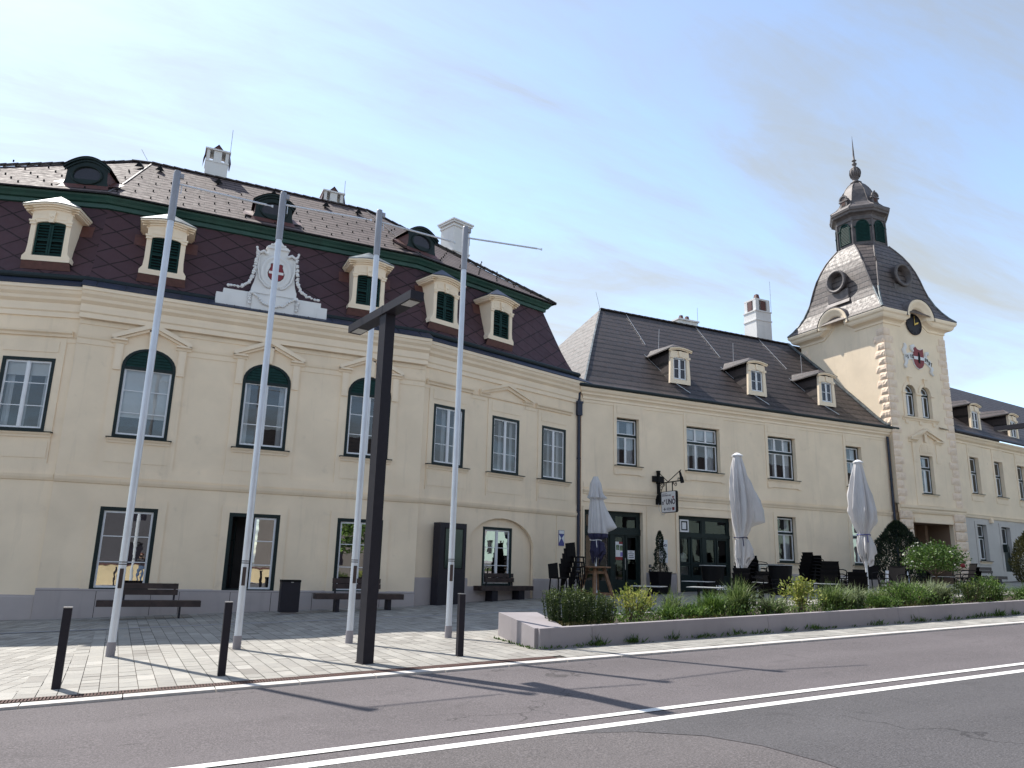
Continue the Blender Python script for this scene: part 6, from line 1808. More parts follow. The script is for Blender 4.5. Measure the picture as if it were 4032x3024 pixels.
# ------------------------------------------------------------------ plants
def leaf(mb, p, d, ln, w, col, up=None):
    d = Vector(d).normalized(); a = Vector((rng.uniform(-1, 1), rng.uniform(-1, 1), rng.uniform(-1, 1)))
    s = d.cross(a)
    if s.length < .05: s = d.orthogonal()
    s = s.normalized() * w / 2; p = Vector(p)
    mb.face([p, p + d * ln * .45 + s, p + d * ln, p + d * ln * .45 - s], col=col)
def rnd_dir(zmin=-1):
    while True:
        v = Vector((rng.uniform(-1, 1), rng.uniform(-1, 1), rng.uniform(-1, 1)))
        if .1 < v.length < 1 and v.z / v.length >= zmin: return v.normalized()
def clumpcol(p, k=1.0, s=2.1):
    from mathutils import noise as NZ
    return min(1, max(0, .5 + .55 * NZ.noise(Vector(p) * s) + rng.gauss(0, .17)))
def conifer(name, label, x, y, h, rx, z0=.0, mat='leafdark', n=5200, ls=.09, potted=None, lean=0, shape=None, group=None):
    t = thing(name, label, 'conifer' , gp(x, y, .02), 0, group)
    g = gz(x, y) + .02
    mb = MB(); mb.tube([(x, y, g - .02), (x, y, g + z0 + h * .3)], [.06, .03], 7); mb.build('trunk', M['bark'], t)
    mb = MB(); sh = shape or (lambda u: (math.sin(math.pi * min(1, u ** .62 * .97 + .03))) ** .7)
    from mathutils import noise as NZ
    for _ in range(n):
        u = rng.random() ** .9; th = rng.uniform(0, 2 * math.pi)
        r = rx * sh(u) * (1 + .20 * NZ.noise(Vector((math.cos(th) * 1.6, math.sin(th) * 1.6, u * 4)) * 1.6 + Vector((x, y, 0))))
        k = rng.uniform(.55, 1.0) ** .6
        p = Vector((x + r * k * math.cos(th), y + r * k * math.sin(th), g + z0 + h * u))
        d = Vector((math.cos(th) * .55, math.sin(th) * .55, 1.0)) + Vector((rng.gauss(0, .35), rng.gauss(0, .35), rng.gauss(0, .25)))
        leaf(mb, p, d, ls * rng.uniform(.7, 1.5), ls * .42, clumpcol(p, s=3.2))
    mb.build('foliage', M[mat], t); return t
def shrub(name, label, x, y, h, rx, mat, n=1500, ls=.06, upright=.4, stems=7, group='shrubs and grasses in the planter', base=.28, cat='shrub', ry=None, flowers=None):
    t = thing(name, label, cat, gp(x, y, base), 0, group); g = gz(x, y) + base; ry = ry or rx
    mb = MB()
    tips = []
    for i in range(stems):
        th = rng.uniform(0, 6.28); r = rng.uniform(.2, .9)
        q = (x + rx * r * math.cos(th), y + ry * r * math.sin(th), g + h * rng.uniform(.65, 1.0)); tips.append(q)
        mb.tube([(x + rx * .25 * r * math.cos(th), y + ry * .25 * r * math.sin(th), g - .03), (x + rx * .7 * r * math.cos(th), y + ry * .7 * r * math.sin(th), g + h * .5), q], [.012, .009, .004], 5)
    mb.build('stems', M['bark'], t)
    mb = MB()
    from mathutils import noise as NZ
    for _ in range(n):
        if rng.random() < .65:
            tp = rng.choice(tips); k = rng.uniform(.25, 1.05)
            p = Vector((x + (tp[0] - x) * k ** .8, y + (tp[1] - y) * k ** .8, g + (tp[2] - g) * k)) + Vector((rng.gauss(0, .055), rng.gauss(0, .055), rng.gauss(0, .03)))
        else:
            d0 = rnd_dir(-.2); k = rng.uniform(.5, 1)
            bumpy = 1 + .3 * NZ.noise(d0 * 2 + Vector((x, y, 1)))
            p = Vector((x + d0.x * rx * k * bumpy, y + d0.y * ry * k * bumpy, g + h * .48 + d0.z * h * .5 * k * bumpy))
        d = rnd_dir() * (1 - upright) + Vector((0, 0, upright * 1.4)) + Vector((p.x - x, p.y - y, 0)) * .8
        leaf(mb, p, d, ls * rng.uniform(.7, 1.4), ls * .5, clumpcol(p, s=6))
    mb.build('foliage', M[mat], t)
    if flowers:
        mb = MB()
        for _ in range(flowers[0]):
            d0 = rnd_dir(-.1); p = (x + d0.x * rx * 1.02, y + d0.y * ry * 1.02, g + h * .5 + d0.z * h * .52)
            for k in range(5): leaf(mb, p, rnd_dir(-.2), flowers[1], flowers[1] * .7, .5)
        mb.build('flowers', M['petal'], t)
    return t
def grass(label, x, y, h, spread, n, mat='blade', w=.014, base=.27, name='ornamental_grass', arch=.6):
    t = thing(name, label, 'grass clump', gp(x, y, base), 0, 'shrubs and grasses in the planter'); g = gz(x, y) + base
    mb = MB()
    for _ in range(n):
        th = rng.uniform(0, 6.28); q = rng.random() ** .7; L_ = h * rng.uniform(.55, 1.12)
        b = Vector((x + spread * .28 * rng.uniform(-1, 1), y + spread * .28 * rng.uniform(-1, 1), g - .03))
        out = Vector((math.cos(th), math.sin(th), 0)); col = min(1, max(0, rng.gauss(.5, .25)))
        pts = []
        for s in (0, .35, .7, 1.0): pts.append(b + out * spread * q * (s ** 1.8) * (1 + arch * s) * .8 + Vector((0, 0, L_ * (s - arch * q * .62 * s ** 2.6))))
        sd = Vector((-out.y, out.x, 0)) * w / 2
        for i in range(3):
            k0, k1 = (1, .9, .6, .06)[i], (1, .9, .6, .06)[i + 1]
            mb.face([pts[i] - sd * k0, pts[i] + sd * k0, pts[i + 1] + sd * k1, pts[i + 1] - sd * k1], col=col)
    mb.build('blades', M[mat], t); return t
# hedge of upright dark stems at the left end
def yew():
    x0, y0 = 7.45, 12.75; g = gz(x0, y0) + .27
    t = thing('yew_hedge', 'dark green bushy hedge of upright shoots at the left end of the planter', 'hedge', (x0, y0, g), 0, 'shrubs and grasses in the planter')
    st = MB(); mb = MB()
    for i in range(230):
        th = rng.uniform(0, 6.28); r = math.sqrt(rng.random())
        bx, by = x0 + .66 * r * math.cos(th), y0 + .45 * r * math.sin(th)
        h = (.66 - .12 * r * r + rng.uniform(-.10, .07)) * (1 if bx < x0 + .2 else .85)
        tx, ty = bx + (bx - x0) * .12 + rng.uniform(-.03, .03), by + (by - y0) * .12
        st.tube([(bx, by, g - .05), (tx, ty, g + h)], [.008, .004], 4)
        for k in range(40):
            q = rng.uniform(.10, 1.04); p = Vector((bx + (tx - bx) * q, by + (ty - by) * q, g + h * q)); d = rnd_dir() + Vector((0, 0, .7))
            leaf(mb, p, d, rng.uniform(.035, .06), .014, min(1, max(0, rng.gauss(.40 + .25 * (q > .85), .22))))
    st.build('stems', M['leafbox'], t); mb.build('foliage', M['leafbox'], t)
yew()
shrub('euonymus', 'yellow and green variegated shrub standing right of the dark hedge', 8.75, 12.85, .66, .46, 'leafyel', 1100, .055, .5, 12)
shrub('euonymus', 'taller yellow-leaved shrub in front of the second closed parasol', 13.15, 12.95, .74, .55, 'leafyel', 900, .075, .4, 9)
GL = [(10.1, 13.5, .55, .42, 120, 'blade', 'sparse upright grass clump left of the bright arching grass'), (10.9, 13.1, .52, .55, 420, 'leafmid', 'bright green arching grass clump in the planter'), (11.75, 13.35, .72, .55, 260, 'blade', 'tall stiff grass clump before the stack of low chairs'), (12.3, 12.9, .42, .5, 260, 'bladesil', 'low pale grass clump left of the taller yellow shrub'),
      (14.4, 13.2, .62, .6, 280, 'blade', 'tall stiff grass clump right of the taller yellow shrub'), (15.3, 13.4, .55, .55, 240, 'bladesil', 'pale grass clump before the low table'), (16.4, 13.6, .6, .55, 200, 'blade', 'stiff grass clump before the pink sign'), (17.4, 13.6, .75, .75, 420, 'bladesil', 'tall silvery grass clump left of the rose tree'), (18.6, 13.7, .72, .75, 420, 'bladesil', 'second tall silvery grass clump under the rose tree'), (20.6, 13.6, .7, .7, 240, 'blade', 'stiff grass clump right of the rose tree'), (22.4, 13.7, .55, .7, 260, 'leafmid', 'green arching grass clump at the right end of the planter'), (9.6, 12.9, .35, .35, 160, 'leafmid', 'small fresh green tuft beside the variegated shrub')]
for x, y, h, s, n, m, lab in GL: grass(lab, x, y, h * (1.2 if x < 16 else .95), s * 1.1, int(n * 1.25), m, w=.026 if m != 'leafmid' else .018)
SH = [(16.6, 12.9, .5, .65, 'leafmid', 'rosemary-like feathery green bush at the middle of the planter'), (18.9, 13.0, .5, .55, 'leafbox', 'dark rounded bush in front of the silvery grass'), (20.1, 13.3, .55, .4, 'leafmid', 'fresh green leafy bush below the rose tree'), (23.6, 13.4, .5, .8, 'leafmid', 'spreading green shrub near the right edge of the planter'), (25.6, 13.6, .5, .8, 'leafmid', 'last green shrub of the planter at the right edge of the picture'), (15.4, 12.7, .26, .4, 'leafmid', 'small leafy plant by the front wall of the planter'), (9.95, 12.55, .22, .3, 'leafmid', 'small leafy plant near the variegated shrub by the front wall')]
for x, y, h, r_, m, lab in SH: shrub('planter_shrub', lab, x, y, h * 1.15, r_, m, 1500, .055, .5, 10)
def cover():
    for nm, mat, zones, n, ls, kind in (('undergrowth', 'leafmid', [(6.95, 41, .20, 2.2)], 15000, .06, 0), ('moss', 'brownmoss', [(6.75, 7.8, .18, .50), (9.6, 10.5, .18, .45), (15.9, 17.0, .18, .4), (6.8, 7.1, .2, 1.0)], 2600, .035, 1)):
        mb = MB()
        for _ in range(n):
            z = rng.choice(zones); u = rng.random() ** (1.6 if not kind else 1)
            x = z[0] + (z[1] - z[0]) * u; y = pf(x) + rng.uniform(z[2], z[3])
            if not kind and 6.6 < x < 8.2: continue
            p = (x, y, gz(x, pf(x)) + .27 + (rng.random() ** 2) * (.26 if not kind else .12))
            leaf(mb, p, rnd_dir(-.1) + Vector((0, 0, .5)), ls * rng.uniform(.7, 1.6), ls * .4, clumpcol(p, s=3))
        o = mb.build(nm, M[mat]); tag(o, kind='stuff')
    mb = MB()    # weeds in the joint at the foot of the planter wall
    spots = [(x, rng.uniform(.5, 1.3)) for x in (6.25, 6.5, 6.9, 7.2, 7.35, 8.05, 8.25, 9.0, 9.5, 9.7, 9.9, 10.25, 10.6, 11.0, 11.3, 11.9, 12.6, 12.8, 13.2, 13.9, 14.5, 14.7, 15.4, 16.0, 16.2, 16.7, 17.1, 17.5, 17.9, 18.2, 18.6, 19.0, 19.3, 19.8, 20.1, 20.6, 21, 21.5)] + [(19.1, 1.6), (7.3, 1.4), (8.1, 1.4)]
    for x, s in spots:
        for _ in range(int(26 * s)):
            p = (x + rng.gauss(0, .09), pf(x) - .012 - abs(rng.gauss(0, .025)), gz(x, pf(x)) + .02 + abs(rng.gauss(0, .02)) * s)
            leaf(mb, p, (rng.uniform(-.8, .8), -abs(rng.gauss(.1, .3)), rng.uniform(.2, 1)), rng.uniform(.05, .13) * s, .022, rng.random() * .7)
    for _ in range(140):
        p = (6.08 + rng.uniform(-.02, .02) + .15 * (k := rng.random()), 11.9 + 1.9 * k, gz(6.1, 12.5) + .02)
        leaf(mb, p, (-abs(rng.gauss(.4, .3)), rng.uniform(-.4, .4), rng.uniform(.2, .9)), rng.uniform(.03, .08), .02, rng.random() * .7)
    tag(mb.build('weeds', M['leafmid']), kind='stuff')
cover()
# rose standard
def rose():
    x, y = 20.15, 14.75; g = gz(x, y) + .25
    t = thing('rose_tree', 'round-headed standard rose with white blooms and one red bloom', 'rose tree', (x, y, g))
    mb = MB(); mb.tube([(x, y, g), (x + .02, y, g + .35), (x - .02, y, g + .75)], [.035, .03, .025], 8)
    for i in range(10):
        th = i * .63; mb.tube([(x, y, g + .65), (x + .45 * math.cos(th), y + .45 * math.sin(th), g + .95), (x + .8 * math.cos(th), y + .8 * math.sin(th), g + 1.15 + .2 * rng.random())], [.018, .012, .005], 5)
    mb.build('trunk', M['bark'], t)
    mb = MB(); fl = MB()
    from mathutils import noise as NZ
    for _ in range(3000):
        d0 = rnd_dir(-.75); k = rng.uniform(.35, 1) ** .7; b = 1 + .3 * NZ.noise(d0 * 2.2)
        p = Vector((x + d0.x * .82 * k * b, y + d0.y * .8 * k * b, g + 1.12 + d0.z * .48 * k * b))
        leaf(mb, p, rnd_dir() + Vector((0, 0, .2)), rng.uniform(.05, .1), .045, clumpcol(p, s=4) * .75)
    for _ in range(30):
        d0 = rnd_dir(-.5); p = (x + d0.x * .82, y + d0.y * .8, g + 1.14 + d0.z * .5)
        for k in range(5): leaf(fl, p, rnd_dir(-.2), .04, .03, .5)
    mb.build('crown', M['leafmid'], t); fl.build('blooms', M['petal'], t)
    rb = MB(); rb.blob((x - .05, y - .85, g + .95), .06); rb.build('red_bloom', M['red'], t)
rose()
conifer('thuja', 'large dark egg-shaped conifer left of the tower gate', 29.55, 23.3, 2.65, 1.12, .15, 'leafdark', 9000, .11)
conifer('thuja', 'olive green rounded conifer cut by the right picture edge', 33.15, 19.6, 2.5, 1.05, .12, 'leafolive', 8500, .10)
def pot_tree():
    x, y = 18.2, 24.95; g = gz(x, y) + .02
    t = conifer('potted_conifer', 'narrow dark conifer in a tall square black pot by the restaurant door', x, y, 1.62, .33, .74, 'leafdark', 3200, .06, shape=lambda u: (1 - u) ** .55 * (.82 + .18 * math.sin(u * 17)) if u > .05 else .85)
    mb = MB(); mb.lathe([(.36, 0), (.44, .8), (.46, .8), (.46, .84), (.42, .84), (.42, .78)], (x, y, g), 4, sm=False, phase=R(45), cap=False); mb.face([(x - .3, y - .3, g + .78), (x + .3, y - .3, g + .78), (x + .3, y + .3, g + .78), (x - .3, y + .3, g + .78)]); mb.build('pot', M['pot'], t)
pot_tree()
# ------------------------------------------------------------------ terrace furniture
def parasol(name, label, x, y, htop, hpole, prof, seed, canvas='fabric', navy=False, cap=True, strap='navy', flap=-.30):
    """closed market parasol: pole, pleated canvas tied with a strap, hem hanging loose"""
    g = gz(x, y) + .02
    t = thing(name, label, 'parasol', (x, y, g), 0, 'closed parasols on the terrace')
    mb = MB(); mb.tube([(x, y, g), (x, y, g + htop - .05)], .038, 12); mb.lathe([(.30, 0), (.30, .05), (.07, .07), (.06, .3)], (x, y, g), 16); mb.build('pole', M['alu'], t)
    r2 = random.Random(seed); n = 96; ph = r2.uniform(0, 6); amp = [r2.uniform(.6, 1.3) for _ in range(9)]
    rows = []; zs = []
    for i in range(len(prof) - 1):
        for k in range(6): q = k / 6; zs.append((prof[i][0] + (prof[i + 1][0] - prof[i][0]) * q, prof[i][1] + (prof[i + 1][1] - prof[i][1]) * q, prof[i][2] + (prof[i + 1][2] - prof[i][2]) * q))
    zs.append(prof[-1])
    for j, (z, r, a) in enumerate(zs):
        row = []
        for i in range(n):
            th = 2 * math.pi * i / n
            tw = th + .10 * math.sin(z * 1.3 + ph); f = 1 - 2 * abs(math.sin(4 * tw + ph)) ** .75; f3 = 1 - 2 * abs(math.sin(9 * tw + 2 * ph + .5 * math.sin(z * 2)))
            f2 = math.sin(13 * th + 2 * ph + z)
            side = 1 + .28 * math.sin(th + ph * .3 + z * .8) * a
            dth = (th - flap + math.pi) % (2 * math.pi) - math.pi
            gz_ = max(0, min(1, (htop - .6 - z) / (htop - 3.1))) * max(0, min(1, (z - 2.30) / .14)) if z > 2.0 else 0
            rr = r * (1 + a * (.30 * f * amp[int(8 * th / 6.284) % 9] + .13 * f3 + .06 * f2)) * side * (1 + .95 * math.exp(-(dth / .33) ** 2) * gz_)
            dz = 0
            hk = max(0, 1 - (len(zs) - 1 - j) / 7)
            dz = hk * (.16 * f - .22 * (.5 + .5 * math.sin(3 * th + ph)) ** 2 + .12)
            row.append((x + rr * math.cos(th), y + rr * math.sin(th), g + z + dz))
        rows.append(row)
    mats = [M[canvas], M['navy']]
    mb = MB(); cut = next((k for k, q in enumerate(zs) if q[0] < navy), len(rows) - 1) if navy else len(rows) - 1
    mb.grid(rows[:cut + 1], closed=True)
    if navy: mb.grid(rows[cut:], closed=True, mi=1)
    mb.build('canopy', mats, t)
    tie = min(range(len(zs)), key=lambda k: zs[k][1] if zs[k][0] < prof[0][0] - 1 and zs[k][0] > prof[-1][0] + .2 else 9)
    mb = MB(); zr_, rr_ = zs[tie][0], zs[tie][1] * 1.28
    mb.tube([(x + rr_ * math.cos(q * .33), y + rr_ * math.sin(q * .33), g + zr_ + .01 * math.sin(q)) for q in range(20)], .016, 6)
    mb.tube([(x - .1, y - rr_, g + zr_), (x - .12, y - rr_ - .04, g + zr_ - .12), (x - .09, y - rr_ - .02, g + zr_ - .25)], .014, 5)
    mb.build('strap', M[strap], t)
    if cap:
        mb = MB(); mb.lathe([(.16, htop - .10), (.17, htop - .06), (.05, htop + .01), (0, htop + .02)], (x, y, g), 8, sm=False); mb.build('cap', M['paper'], t)
    return t
parasol('parasol', 'closed parasol with navy hem standing through the wooden bar table by the restaurant door', 14.40, 23.5, 4.26, 4, [(4.24, .08, .2), (4.0, .17, .5), (3.6, .22, .9), (3.48, .24, 1.1), (3.42, .19, .5), (2.8, .27, .6), (2.3, .32, .8), (2.1, .30, .9), (2.0, .16, .35), (1.9, .22, .8), (1.6, .24, 1.0), (1.4, .18, 1.3)], 3, navy=2.25, cap=False, strap='paper')
parasol('parasol', 'closed off-white parasol with dark strap, tallest, in the middle of the terrace', 15.85, 17.75, 4.48, 4, [(4.40, .12, .15), (4.0, .20, .65), (3.4, .275, .9), (2.8, .31, 1.0), (2.45, .29, .9), (2.2, .22, .8), (1.98, .15, .35), (1.9, .19, .7), (1.65, .22, 1.1), (1.4, .20, 1.3), (1.22, .17, 1.5)], 8)
parasol('parasol', 'closed off-white parasol with blue strap, rightmost, before the round conifer', 21.25, 18.0, 4.55, 4, [(4.47, .12, .15), (4.0, .21, .65), (3.4, .285, .9), (2.9, .33, 1.0), (2.55, .31, .9), (2.3, .23, .8), (2.10, .16, .35), (2.0, .20, .7), (1.75, .24, 1.1), (1.5, .22, 1.3), (1.3, .18, 1.5)], 15, strap='blue')
def bar_table():
    x, y = 14.40, 23.5; g = gz(x, y) + .02
    t = thing('bar_table', 'round-topped rustic wooden bar table round the first parasol pole', 'bar table', (x, y, g))
    mb = MB(); mb.lathe([(.0, 1.05), (.52, 1.05), (.53, 1.07), (.53, 1.09), (.52, 1.105), (0, 1.106)], (x, y, g), 28, cap=False); mb.build('tabletop', M['wood'], t)
    for a in range(4):
        q = R(45 + 90 * a + 8); mb = MB()
        mb.bar((x + .28 * math.cos(q), y + .28 * math.sin(q), g + 1.05), (x + .62 * math.cos(q), y + .62 * math.sin(q), g), .10, .09); mb.build('leg', M['wood'], t)
    mb = MB()
    for a in range(4):
        p, q = R(53 + 90 * a), R(143 + 90 * a)
        for r_, z in ((.33, .90), (.56, .18)): mb.bar((x + r_ * math.cos(p), y + r_ * math.sin(p), g + z), (x + r_ * math.cos(q), y + r_ * math.sin(q), g + z), .05, .09)
    mb.build('rails', M['wood'], t)
bar_table()
def cafe_table():
    t = thing('cafe_table', 'x', 'table')
    mb = MB(); mb.box(-.40, .40, -.40, .40, .725, .74); mb.build('tabletop', M['tabletop'], t, loc=1)
    mb = MB(); mb.tube([(0, 0, .02), (0, 0, .725)], .045, 10); mb.box(-.25, .25, -.25, .25, .70, .725); mb.build('pedestal', M['black'], t, loc=1)
    mb = MB(); mb.bar((-.3, 0, .02), (.3, 0, .02), .07, .03); mb.bar((0, -.3, .022), (0, .3, .022), .07, .03); mb.build('foot', M['black'], t, loc=1)
    return t
ct = cafe_table()
TB = [(11.75, 16.6, 43, 'square pale cafe table in the shade, nearest the potted conifer'), (12.55, 15.35, 40, 'square pale sunlit cafe table left of the low stacked chairs'), (14.85, 18.5, 38, 'cafe table in half shade behind the sunlit one, left of the tallest parasol'), (15.75, 17.2, 40, 'cafe table at the foot of the tallest parasol'),
      (16.55, 15.5, 30, 'small sunlit cafe table before the black armchairs in the middle of the terrace'), (19.4, 17.0, 35, 'cafe table left of the rightmost parasol'), (20.9, 18.6, 40, 'cafe table behind the rightmost parasol'), (22.6, 17.9, 40, 'cafe table behind the pink sign and the rose tree'), (24.3, 17.6, 35, 'cafe table farthest right, beyond the rose tree')]
for i, (x, y, a, lab) in enumerate(TB):
    if i == 0: ct.location = gp(x, y, .02); ct.rotation_euler.z = R(a); tag(ct, lab, 'table', 'cafe tables on the terrace')
    else: dup(ct, gp(x, y, .02), R(a), lab)
def drum_table():
    t = thing('drum_table', 'x', 'bar table')
    mb = MB(); mb.lathe([(0, 1.06), (.47, 1.06), (.48, 1.075), (.47, 1.09), (0, 1.091)], n=28, cap=False); mb.build('tabletop', M['tabletop'], t, loc=1)
    mb = MB(); mb.lathe([(.40, 0), (.38, .3), (.40, .7), (.44, 1.06)], n=24); mb.build('drum', M['black'], t, loc=1)
    return t
dt = drum_table(); dt.location = gp(19.3, 23.2, .02); tag(dt, 'black drum-shaped bar table with round pale top before the shop window', 'bar table', 'black drum bar tables')
text_part(dt, 'lettering', 'UNO', Matrix(((1, 0, 0, 0), (0, 0, -1, 0), (0, 1, 0, 0), (0, 0, 0, 1))) @ Matrix.Translation((-19.3 + 19.3, 0, 0)), -.2, .22, .402, .22, M['paper'], bold=.006)
for o in kids(dt):
    if o.name.startswith('lettering'):
        o.data.transform(Matrix.Translation(worldloc(dt))); 
dup(dt, gp(21.75, 22.3, .02), 0, 'black drum-shaped bar table with round pale top before the narrow ground floor window', 'black drum bar tables')
for o in list(COL.objects):
    if o.name.startswith('lettering') and o.parent is not None and o.parent.name == 'drum_table.001': bpy.data.objects.remove(o)
def frame_table():
    t = thing('high_table', 'x', 'bar table')
    mb = MB(); mb.box(-.62, .62, -.35, .35, 1.06, 1.10); mb.build('tabletop', M['anthracite'], t, loc=1)
    for sx in (-1, 1):
        for sy in (-1, 1): mb = MB(); mb.box(sx * .59 - .03, sx * .59 + .03, sy * .32 - .03, sy * .32 + .03, 0, 1.06); mb.build('leg', M['steel'], t, loc=1)
    mb = MB()
    for sy in (-1, 1): mb.box(-.56, .56, sy * .32 - .02, sy * .32 + .02, 1.0, 1.06)
    mb.build('apron', M['steel'], t, loc=1); return t
ft = frame_table(); ft.location = gp(22.3, 23.6, .02); ft.rotation_euler.z = R(-4); tag(ft, 'dark high table with grey metal legs before the first chair stack', 'bar table', 'high tables with metal legs')
dup(ft, gp(25.4, 23.9, .02), R(-4), 'dark high table with grey metal legs before the second chair stack')
def chair():
    """black woven armchair with slim frame, facing +x"""
    t = thing('armchair', 'x', 'chair')
    mb = MB(); mb.box(-.22, .25, -.24, .24, .41, .45); mb.build('seat', M['rattan'], t, loc=1)
    mb = MB(); mb.grid([[(-.22 - .10 * q - .012 * math.cos(s * 1.5), .24 * s, .44 + .46 * q) for s in (-1, -.5, 0, .5, 1)] for q in (0, .35, .7, 1)]); mb.grid([[(-.245 - .10 * q - .012 * math.cos(s * 1.5), .24 * s, .44 + .46 * q) for s in (-1, -.5, 0, .5, 1)] for q in (0, .35, .7, 1)])
    mb.bar((-.335, -.25, .90), (-.335, .25, .90), .03, .025); mb.build('backrest', M['rattan'], t, loc=1)
    for sx in (-1, 1):
        for sy in (-1, 1):
            mb = MB(); mb.bar((.22 if sx > 0 else -.2, sy * .25, .43), (.25 if sx > 0 else -.28, sy * .27, 0), .03, .03); mb.build('leg', M['rattan'], t, loc=1)
    for sy in (-1, 1):
        mb = MB(); mb.tube([(-.29, sy * .25, .68), (-.1, sy * .28, .685), (.18, sy * .28, .66), (.25, sy * .28, .62), (.24, sy * .26, .43)], .016, 6); mb.build('armrest', M['rattan'], t, loc=1)
    return t
ch = chair(); first = [True]
def put(x, y, a, lab, z=0, g='black woven armchairs on the terrace'):
    if first[0]: first[0] = False; o = ch; o.location = gp(x, y, .02 + z); o.rotation_euler.z = R(a); tag(o, lab, 'chair', g); return o
    return dup(ch, gp(x, y, .02 + z), R(a), lab, g)
ORD = ['bottom', 'second', 'third', 'fourth', 'fifth', 'topmost']
def stack(x, y, a, n, where, dz=.125, dx=.055):
    c, s = math.cos(R(a)), math.sin(R(a))
    for k in range(n):
        w = 'topmost' if k == n - 1 else ('bottom' if k == 0 else ORD[k] + ' up')
        put(x + c * dx * k, y + s * dx * k, a, 'black armchair %s in stack %s' % (w, where), k * dz)
stack(21.15, 23.6, 8, 6, 'left of the narrow ground floor window')
stack(21.95, 23.9, 8, 5, 'against the sill of the narrow ground floor window')
stack(23.75, 22.8, 6, 6, 'right of the narrow ground floor window')
stack(24.45, 23.0, 6, 5, 'second to the right of the narrow ground floor window')
stack(14.15, 15.7, 18, 3, 'at the sunlit cafe table')
stack(16.3, 17.1, 0, 2, 'behind the taller yellow shrub', .11)
stack(18.3, 16.7, 25, 4, 'in the middle of the terrace front')
stack(17.65, 15.35, 55, 2, 'at the small sunlit table', .11)
put(24.35, 21.2, 190, 'black armchair turned left, standing behind the stack by the rightmost parasol'); put(24.75, 20.9, 190, 'black armchair turned left, nearer the rightmost parasol', .13)
stack(19.5, 15.6, 190, 3, 'left of the pink sign')
stack(22.3, 16.9, 120, 2, 'right of the pink sign', .1)
stack(25.2, 17.3, 150, 3, 'beyond the rose tree')
def stool():
    t = thing('bar_stool', 'x', 'bar stool')
    mb = MB(); mb.box(-.2, .22, -.21, .21, .72, .77); mb.build('seat', M['rattan'], t, loc=1)
    mb = MB(); mb.bar((-.21, 0, .75), (-.27, 0, 1.22), .42, .03); mb.build('backrest', M['rattan'], t, loc=1)
    for sx in (-1, 1):
        for sy in (-1, 1): mb = MB(); mb.bar((sx * .18, sy * .19, .74), (sx * .23, sy * .23, 0), .035, .035); mb.build('leg', M['rattan'], t, loc=1)
    mb = MB(); mb.box(.17, .21, -.2, .2, .26, .30); mb.build('footrest', M['steel'], t, loc=1); return t
so = stool(); so.location = gp(12.75, 23.2, .02); so.rotation_euler.z = R(15); tag(so, 'single black bar stool with high back, left of the stool stack', 'bar stool', 'black bar stools left of the restaurant door')
for k in range(5):
    dup(so, gp(13.35 + k * .06, 23.5, .02 + k * .17), R(12), 'black bar stool, %s of the stack left of the restaurant door' % ('topmost' if k == 4 else 'bottom' if k == 0 else ORD[k] + ' from the bottom'))
def aboard():
    x, y, a = 21.75, 17.2, R(-32); g = gz(x, y) + .02
    fm = Matrix.Translation((x, y, g)) @ Matrix.Rotation(a, 4, 'Z') @ Matrix.Rotation(R(90 - 12), 4, 'X')
    t = thing('pavement_sign', 'white pavement sign board with pink bands and two crossed-out round symbols', 'sign', (x, y, g))
    w, h = .34, .98
    mb = MB(fm); framebox(mb, -w, w, 0, h, .025, -.02, .008); mb.build('frame', M['alu'], t)
    mb = MB(fm); mb.box(-w + .02, w - .02, .02, h - .02, -.015, 0); mb.build('panel', M['paper'], t)
    mb = MB(fm); mb.box(-w + .03, w - .03, .36, .66, 0, .003); mb.box(-w + .03, w - .03, .20, .27, 0, .003); mb.build('pink_bands', M['pink'], t)
    for u in (-.15, .15):
        T = [2 * math.pi * i / 20 for i in range(21)]
        mb = MB(fm); mb.grid([[(u + .125 * k * math.cos(q), .80 + .125 * k * math.sin(q), .004) for q in T] for k in (1, .84)]); mb.bar((u - .085, .715, .004), (u + .085, .885, .004), .018, .002); mb.build('prohibition_ring', M['red'], t)
        mb = MB(fm); mb.blob((u, .80, .001), (.04, .07, .002)); mb.build('pictogram', M['black'], t)
    text_part(t, 'lettering', 'gastgarten', fm, -.28, .43, .004, .10, M['paper'])
    mb = MB(fm @ Matrix.Translation((0, h, 0)) @ Matrix.Rotation(R(24), 4, 'X')); framebox(mb, -w, w, -h, 0, .025, -.02, 0); mb.build('rear_frame', M['alu'], t)
aboard()

